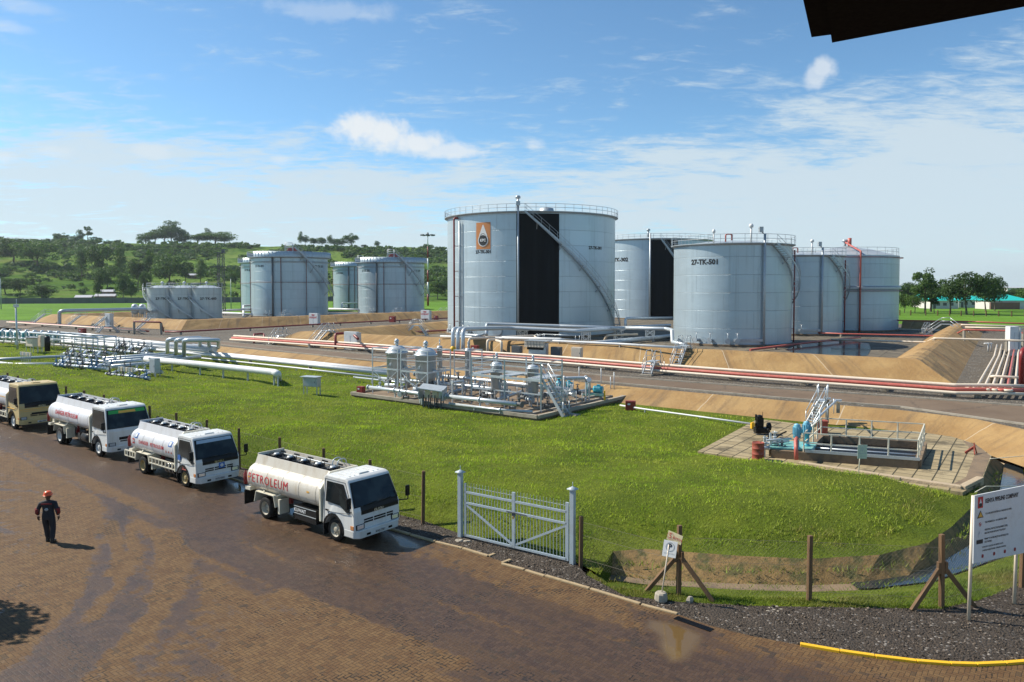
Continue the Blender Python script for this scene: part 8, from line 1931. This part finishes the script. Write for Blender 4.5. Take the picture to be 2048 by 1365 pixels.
# big notice board
bl, br_ = gp(1937, 1242, 0), gp(2028, 1209, 0); Yb = bl.y
t = thing('notice_board', 'large white hazard notice board on two pale posts at the right edge', 'sign', bl)
ud = (br_-bl).normalized()
def zat(P, py): return CAMH-(py-YH)/FPX*P.y
tl = bl+Vector((.055, 0, 0)); lowL, topL = zat(bl, 1133), zat(bl, 994)
lowR, topR = zat(br_, 1113), zat(br_, 978)
lean = Vector((.0, 0, 0))
for p, tp in ((bl, topL), (br_, topR)):
    m = MB(); m.tube(p-Vector((0, 0, .1)), p+Vector((.05, 0, tp-.02)), .045, 10); m.build('post', MCREAM, t)
fnn = Vector((ud.y, -ud.x, 0)); fnn = fnn if fnn.y < 0 else -fnn
ext = 1.06
c_ll, c_lr, c_ur, c_ul = [p+fnn*.06+Vector((.045, 0, z)) for p, z in ((bl-ud*.03, lowL), (bl+(br_-bl)*1.12, lowR-.02), (bl+(br_-bl)*1.12, topR+.03), (bl-ud*.03, topL))]
def bd(u, v, off=0.0): return (c_ll.lerp(c_lr, u)).lerp(c_ul.lerp(c_ur, u), v)+fnn*off
BW = (c_lr-c_ll).length; BH = (c_ul-c_ll).length
m = MB(); q = [bd(0, 0), bd(1, 0), bd(1, 1), bd(0, 1)]; m.add(q+[p-fnn*.03 for p in q], [(0, 1, 2, 3), (7, 6, 5, 4), (0, 4, 5, 1), (1, 5, 6, 2), (2, 6, 7, 3), (3, 7, 4, 0)]); m.build('panel', MW, t)
def btext(s, u, v, h, w=1.0, mat=MBLK_T, bold=.02, left=True, maxu=None):
    vs, fs = text2d(s, bold); x0 = min(a for a, b in vs); x1 = max(a for a, b in vs)
    if maxu: w = min(w, (maxu-u)*BW/((x1-x0)*h)) if left else w
    m = MB(); m.add([bd(u+((a-x0) if left else a)*h*w/BW, v+b*h/BH, .006) for a, b in vs], fs); m.build('lettering', mat, t)
def brect(u0, v0, u1, v1, mat, off=.005, nm='pictogram'):
    m = MB(); m.add([bd(u0, v0, off), bd(u1, v0, off), bd(u1, v1, off), bd(u0, v1, off)], [(0, 1, 2, 3)]); return m.build(nm, mat, t)
def bring(u, v, r_, mat, th=.25, off=.006, n=24, slash=True):
    m = MB(); P = lambda a, k: bd(u+math.cos(a)*r_*k/BW, v+math.sin(a)*r_*k/BH, off)
    V = [P(2*math.pi*i/n, 1) for i in range(n)]+[P(2*math.pi*i/n, 1-th) for i in range(n)]; m.add(V, [(i, (i+1) % n, n+(i+1) % n, n+i) for i in range(n)])
    if slash: m.add([P(2.2, .95), P(2.6, .95), P(2.2+math.pi, .95), P(2.6+math.pi, .95)], [(0, 1, 2, 3)])
    m.build('pictogram', mat, t)
btext('KENYA PIPELINE COMPANY', .20, .885, .115, .8, bold=.035, maxu=.98)
brect(.06, .80, .155, .965, MREDT); m = MB(); m.add([bd(.075, .84, .008), bd(.14, .84, .008), bd(.1075, .94, .008)], [(0, 1, 2)]); m.build('pictogram', MW, t); 
m = MB(); m.add([bd(.1075+math.cos(a)*.03, .845+math.sin(a)*.022*BW/BH*1.0, .010) for a in [2*math.pi*i/14 for i in range(14)]], [tuple(range(14))]); m.build('pictogram', MBLK_T, t)
m = MB(); m.add([bd(.05, .655, .006), bd(.17, .655, .006), bd(.11, .765, .006)], [(0, 1, 2)]); m.build('pictogram', MBLK_T, t); m = MB(); m.add([bd(.068, .667, .009), bd(.152, .667, .009), bd(.11, .745, .009)], [(0, 1, 2)]); m.build('pictogram', MYELT, t)
bring(.11, .56, .055, MREDT)
m = MB(); m.add([bd(.11+math.cos(a)*.055/BW, .425+math.sin(a)*.055/BH, .006) for a in [2*math.pi*i/20 for i in range(20)]], [tuple(range(20))]); m.build('pictogram', MBLUE_T, t); m = MB(); m.add([bd(.085, .37, .009), bd(.135, .37, .009), bd(.12, .47, .009), bd(.10, .47, .009)], [(0, 1, 2, 3)]); m.build('pictogram', MW, t)
brect(.05, .275, .17, .335, MBLK_T)
for s, v in (('YOU ARE NOW ENTERING A HAZARDOUS AREA', .70), ('THIS PREMISES IS A  NO SMOKING  AREA', .575), ('PERSONAL PROTECTIVE EQUIPMENT (PPE)', .465), ('MUST BE WORN BEYOND THIS POINT', .415), ('PERMIT TO WORK MUST BE OBTAINED FOR', .33), ('HOT WORKS', .285)):
    btext(s, .20, v, .048, .86, bold=.02, maxu=.90 if len(s) > 25 else None)
btext('SOURCES OF IGNITION PROHIBITED LIGHTS,', .16, .215, .042, .85, maxu=.93); btext('CAMERAS, MOBILE PHONES, OFFENSIVE WEAPONS,', .16, .165, .042, .85, maxu=.93)
for u_ in (.17, .39, .60, .80):
    bring(u_, .085, .050, MREDT); m = MB(); m.add([bd(u_-.02, .065, .005), bd(u_+.02, .065, .005), bd(u_+.012, .11, .005), bd(u_-.012, .11, .005)], [(0, 1, 2, 3)]); m.build('pictogram', MBLK_T, t)
# no-parking sign on a leaning pole in a concrete foot
pb = gp(1322, 1203, 0); t = thing('parking_sign', 'small white no-parking sign on a thin leaning pole in a concrete foot', 'sign', pb); pt = pb+Vector((.22, .02, 1.62))
m = MB(); m.lathe(pb, [(.16, 0), (.19, .05), (.17, .22), (.14, .26), (.01, .27)], 9, smooth=False); m.build('foot', MCONC, t)
m = MB(); m.tube(pb+Vector((0, 0, .1)), pt, .018, 8); m.build('pole', MCREAM, t)
du = Vector((.84, -.54, 0)).normalized(); dv_ = (pt-pb).normalized(); fs_ = planar(pt-dv_*.12+Vector((.03, -.03, 0)), du, dv_, 0)
def plate(fn, w, h, mat, t, nm='plate', off=0.0, th=.012):
    m = MB(); q = [fn(a*w/2, b*h/2, off) for a, b in ((-1, -1), (1, -1), (1, 1), (-1, 1))]; q2 = [fn(a*w/2, b*h/2, off-th) for a, b in ((-1, -1), (1, -1), (1, 1), (-1, 1))]
    m.add(q+q2, [(0, 1, 2, 3), (7, 6, 5, 4), (0, 4, 5, 1), (1, 5, 6, 2), (2, 6, 7, 3), (3, 7, 4, 0)]); m.build(nm, mat, t)
plate(fs_, .40, .46, MW, t)
m = MB(); n = 24; cc = (0, .06); V = [fs_(cc[0]+math.cos(2*math.pi*i/n)*.13, cc[1]+math.sin(2*math.pi*i/n)*.13, .006) for i in range(n)]+[fs_(cc[0]+math.cos(2*math.pi*i/n)*.11, cc[1]+math.sin(2*math.pi*i/n)*.11, .006) for i in range(n)]
m.add(V, [(i, (i+1) % n, n+(i+1) % n, n+i) for i in range(n)]); m.build('symbol_ring', MGREY, t)
m = MB(); put_text(m, 'P', .15, lambda u, v: fs_(u, v+.06, .006), .03); m.build('symbol_letter', MBLK_T, t)
m = MB(); put_text(m, 'NO PARKING', .035, lambda u, v: fs_(u, v-.13, .006), .0, 1.1); m.build('lettering', MGREY, t)
# 5 km/h plate nailed to the braced post
pp = FRIGHT[0]+Vector((-.16, -.16, 1.72)); t = thing('speed_sign', 'pale yellow 5 km/h plate tilted on the braced timber post', 'sign', pp)
du = Vector((.80, -.52, -.22)).normalized(); dv_ = Vector((.20, -.10, .95)).normalized(); fs2 = planar(pp, du, dv_, 0)
plate(fs2, .44, .27, paint('cream_plate', (.72, .62, .38), .5), t)
m = MB(); put_text(m, '5', .15, lambda u, v: fs2(u-.13, v+.0, .008), .0); put_text(m, 'KM/H', .085, lambda u, v: fs2(u+.09, v-.01, .008), .0, 1.0); m.build('lettering', MREDT, t)
m = MB(); V = [fs2(-.12+math.cos(2*math.pi*i/n)*k, math.sin(2*math.pi*i/n)*k, .006) for k in (.105, .098) for i in range(n)]; m.add(V, [(i, (i+1) % n, n+(i+1) % n, n+i) for i in range(n)]); m.build('ring', MREDT, t)
# loose stones and a brick lump
rnd = random.Random(11)
def rock(p, s, lab, mat, gname=None, sq=.6):
    m = MB(); m.lathe((0, 0, 0), [(.01, 0), (.8, .1), (1.0, .5), (.7, .9), (.01, 1.0)], 7, smooth=False); m.v = [(p.x+v[0]*s*rnd.uniform(.75, 1.2), p.y+v[1]*s*.7*rnd.uniform(.8, 1.2), p.z-.03+v[2]*s*sq*rnd.uniform(.9, 1.1)) for v in m.v]; o_ = m.build('rock', mat); tag(o_, lab, 'rock', gname)
rock(gp(1380, 1205, 0), .12, 'upright reddish stone lump beside the braced post', MCONC, sq=1.7)
for (x, y, s, lab) in [(918, 1083, .16, 'flat brown stone at the foot of the left gate post'), (935, 1084, .15, 'flat stone right of the left gate post'), (908, 1077, .09, 'small round stone left of the gate post'), (888, 1072, .10, 'dark stone nearest the lorry, left of the gate post'), (973, 1104, .07, 'small grey stone beside the end of the kerb')]:
    rock(gp(x, y, 0), s, lab, MCONCD if 'dark' in lab else MCONC, 'stones by the gate')
for (x, y) in [(1541, 1216), (1548, 1220), (1556, 1223), (1562, 1219), (1552, 1213), (1570, 1227), (1578, 1222), (1536, 1222)]:
    rock(gp(x, y, 0), .07, 'small pale stone in the little heap on the gravel', MCONC, 'little heap of pale stones')
# kerbs
def kerb_run(nm, pts, mat, w=.13, h=.13, seg=1.0, gap=.02, jit=.02, kind='structure'):
    pts = resample(pts, seg); m = MB()
    for a, b in zip(pts[:-1], pts[1:]):
        d = (b-a).normalized(); j = Vector((0, rnd.uniform(-jit, jit), rnd.uniform(-jit, jit)*.6)); m.bar(a+d*gap+Vector((0, 0, h/2-.01))+j, b-d*gap+Vector((0, 0, h/2-.01))+j, w, h)
    o_ = m.build(nm, mat, bevel=.012); o_['kind'] = kind; return o_
kerb_run('kerb', G([(871, 1085), (925, 1098), (977, 1114)], 0)+[gp(990, 1109, 0)], MKERB, .11, .06)
kerb_run('kerb', [gp(1022, 1122, 0)]+G([(1003, 1129), (1050, 1141), (1090, 1153), (1180, 1179), (1282, 1210), (1356, 1229)], 0), MKERB, .11, .06)
kerb_run('kerb', [p+Vector((0, 0, 0)) for p in KL[4:]]+[gp(871, 1085, 0)], MKERB, .11, .07)
kerb_run('yellow_kerb', G([(1600, 1291), (1680, 1305), (1750, 1315), (1833, 1325), (1900, 1330), (1952, 1331.5), (2010, 1329), (2060, 1325), (2150, 1312)], 0), MYEL, .12, .075, .5, .006, .004)
# drain grating in the paving
m = MB(); a, b = gp(1352, 1236, 0), gp(1425, 1262, 0)
for i in range(40): q = a.lerp(b, i/40); d = (b-a).normalized(); n_ = Vector((-d.y, d.x, 0)); m.bar(q-n_*.11+Vector((0, 0, .008)), q+n_*.11+Vector((0, 0, .008)), .016, .014)
tag(m.build('drain_grate', MBLKP), 'dark slotted drain grate beside the brown puddle', 'drain grate')
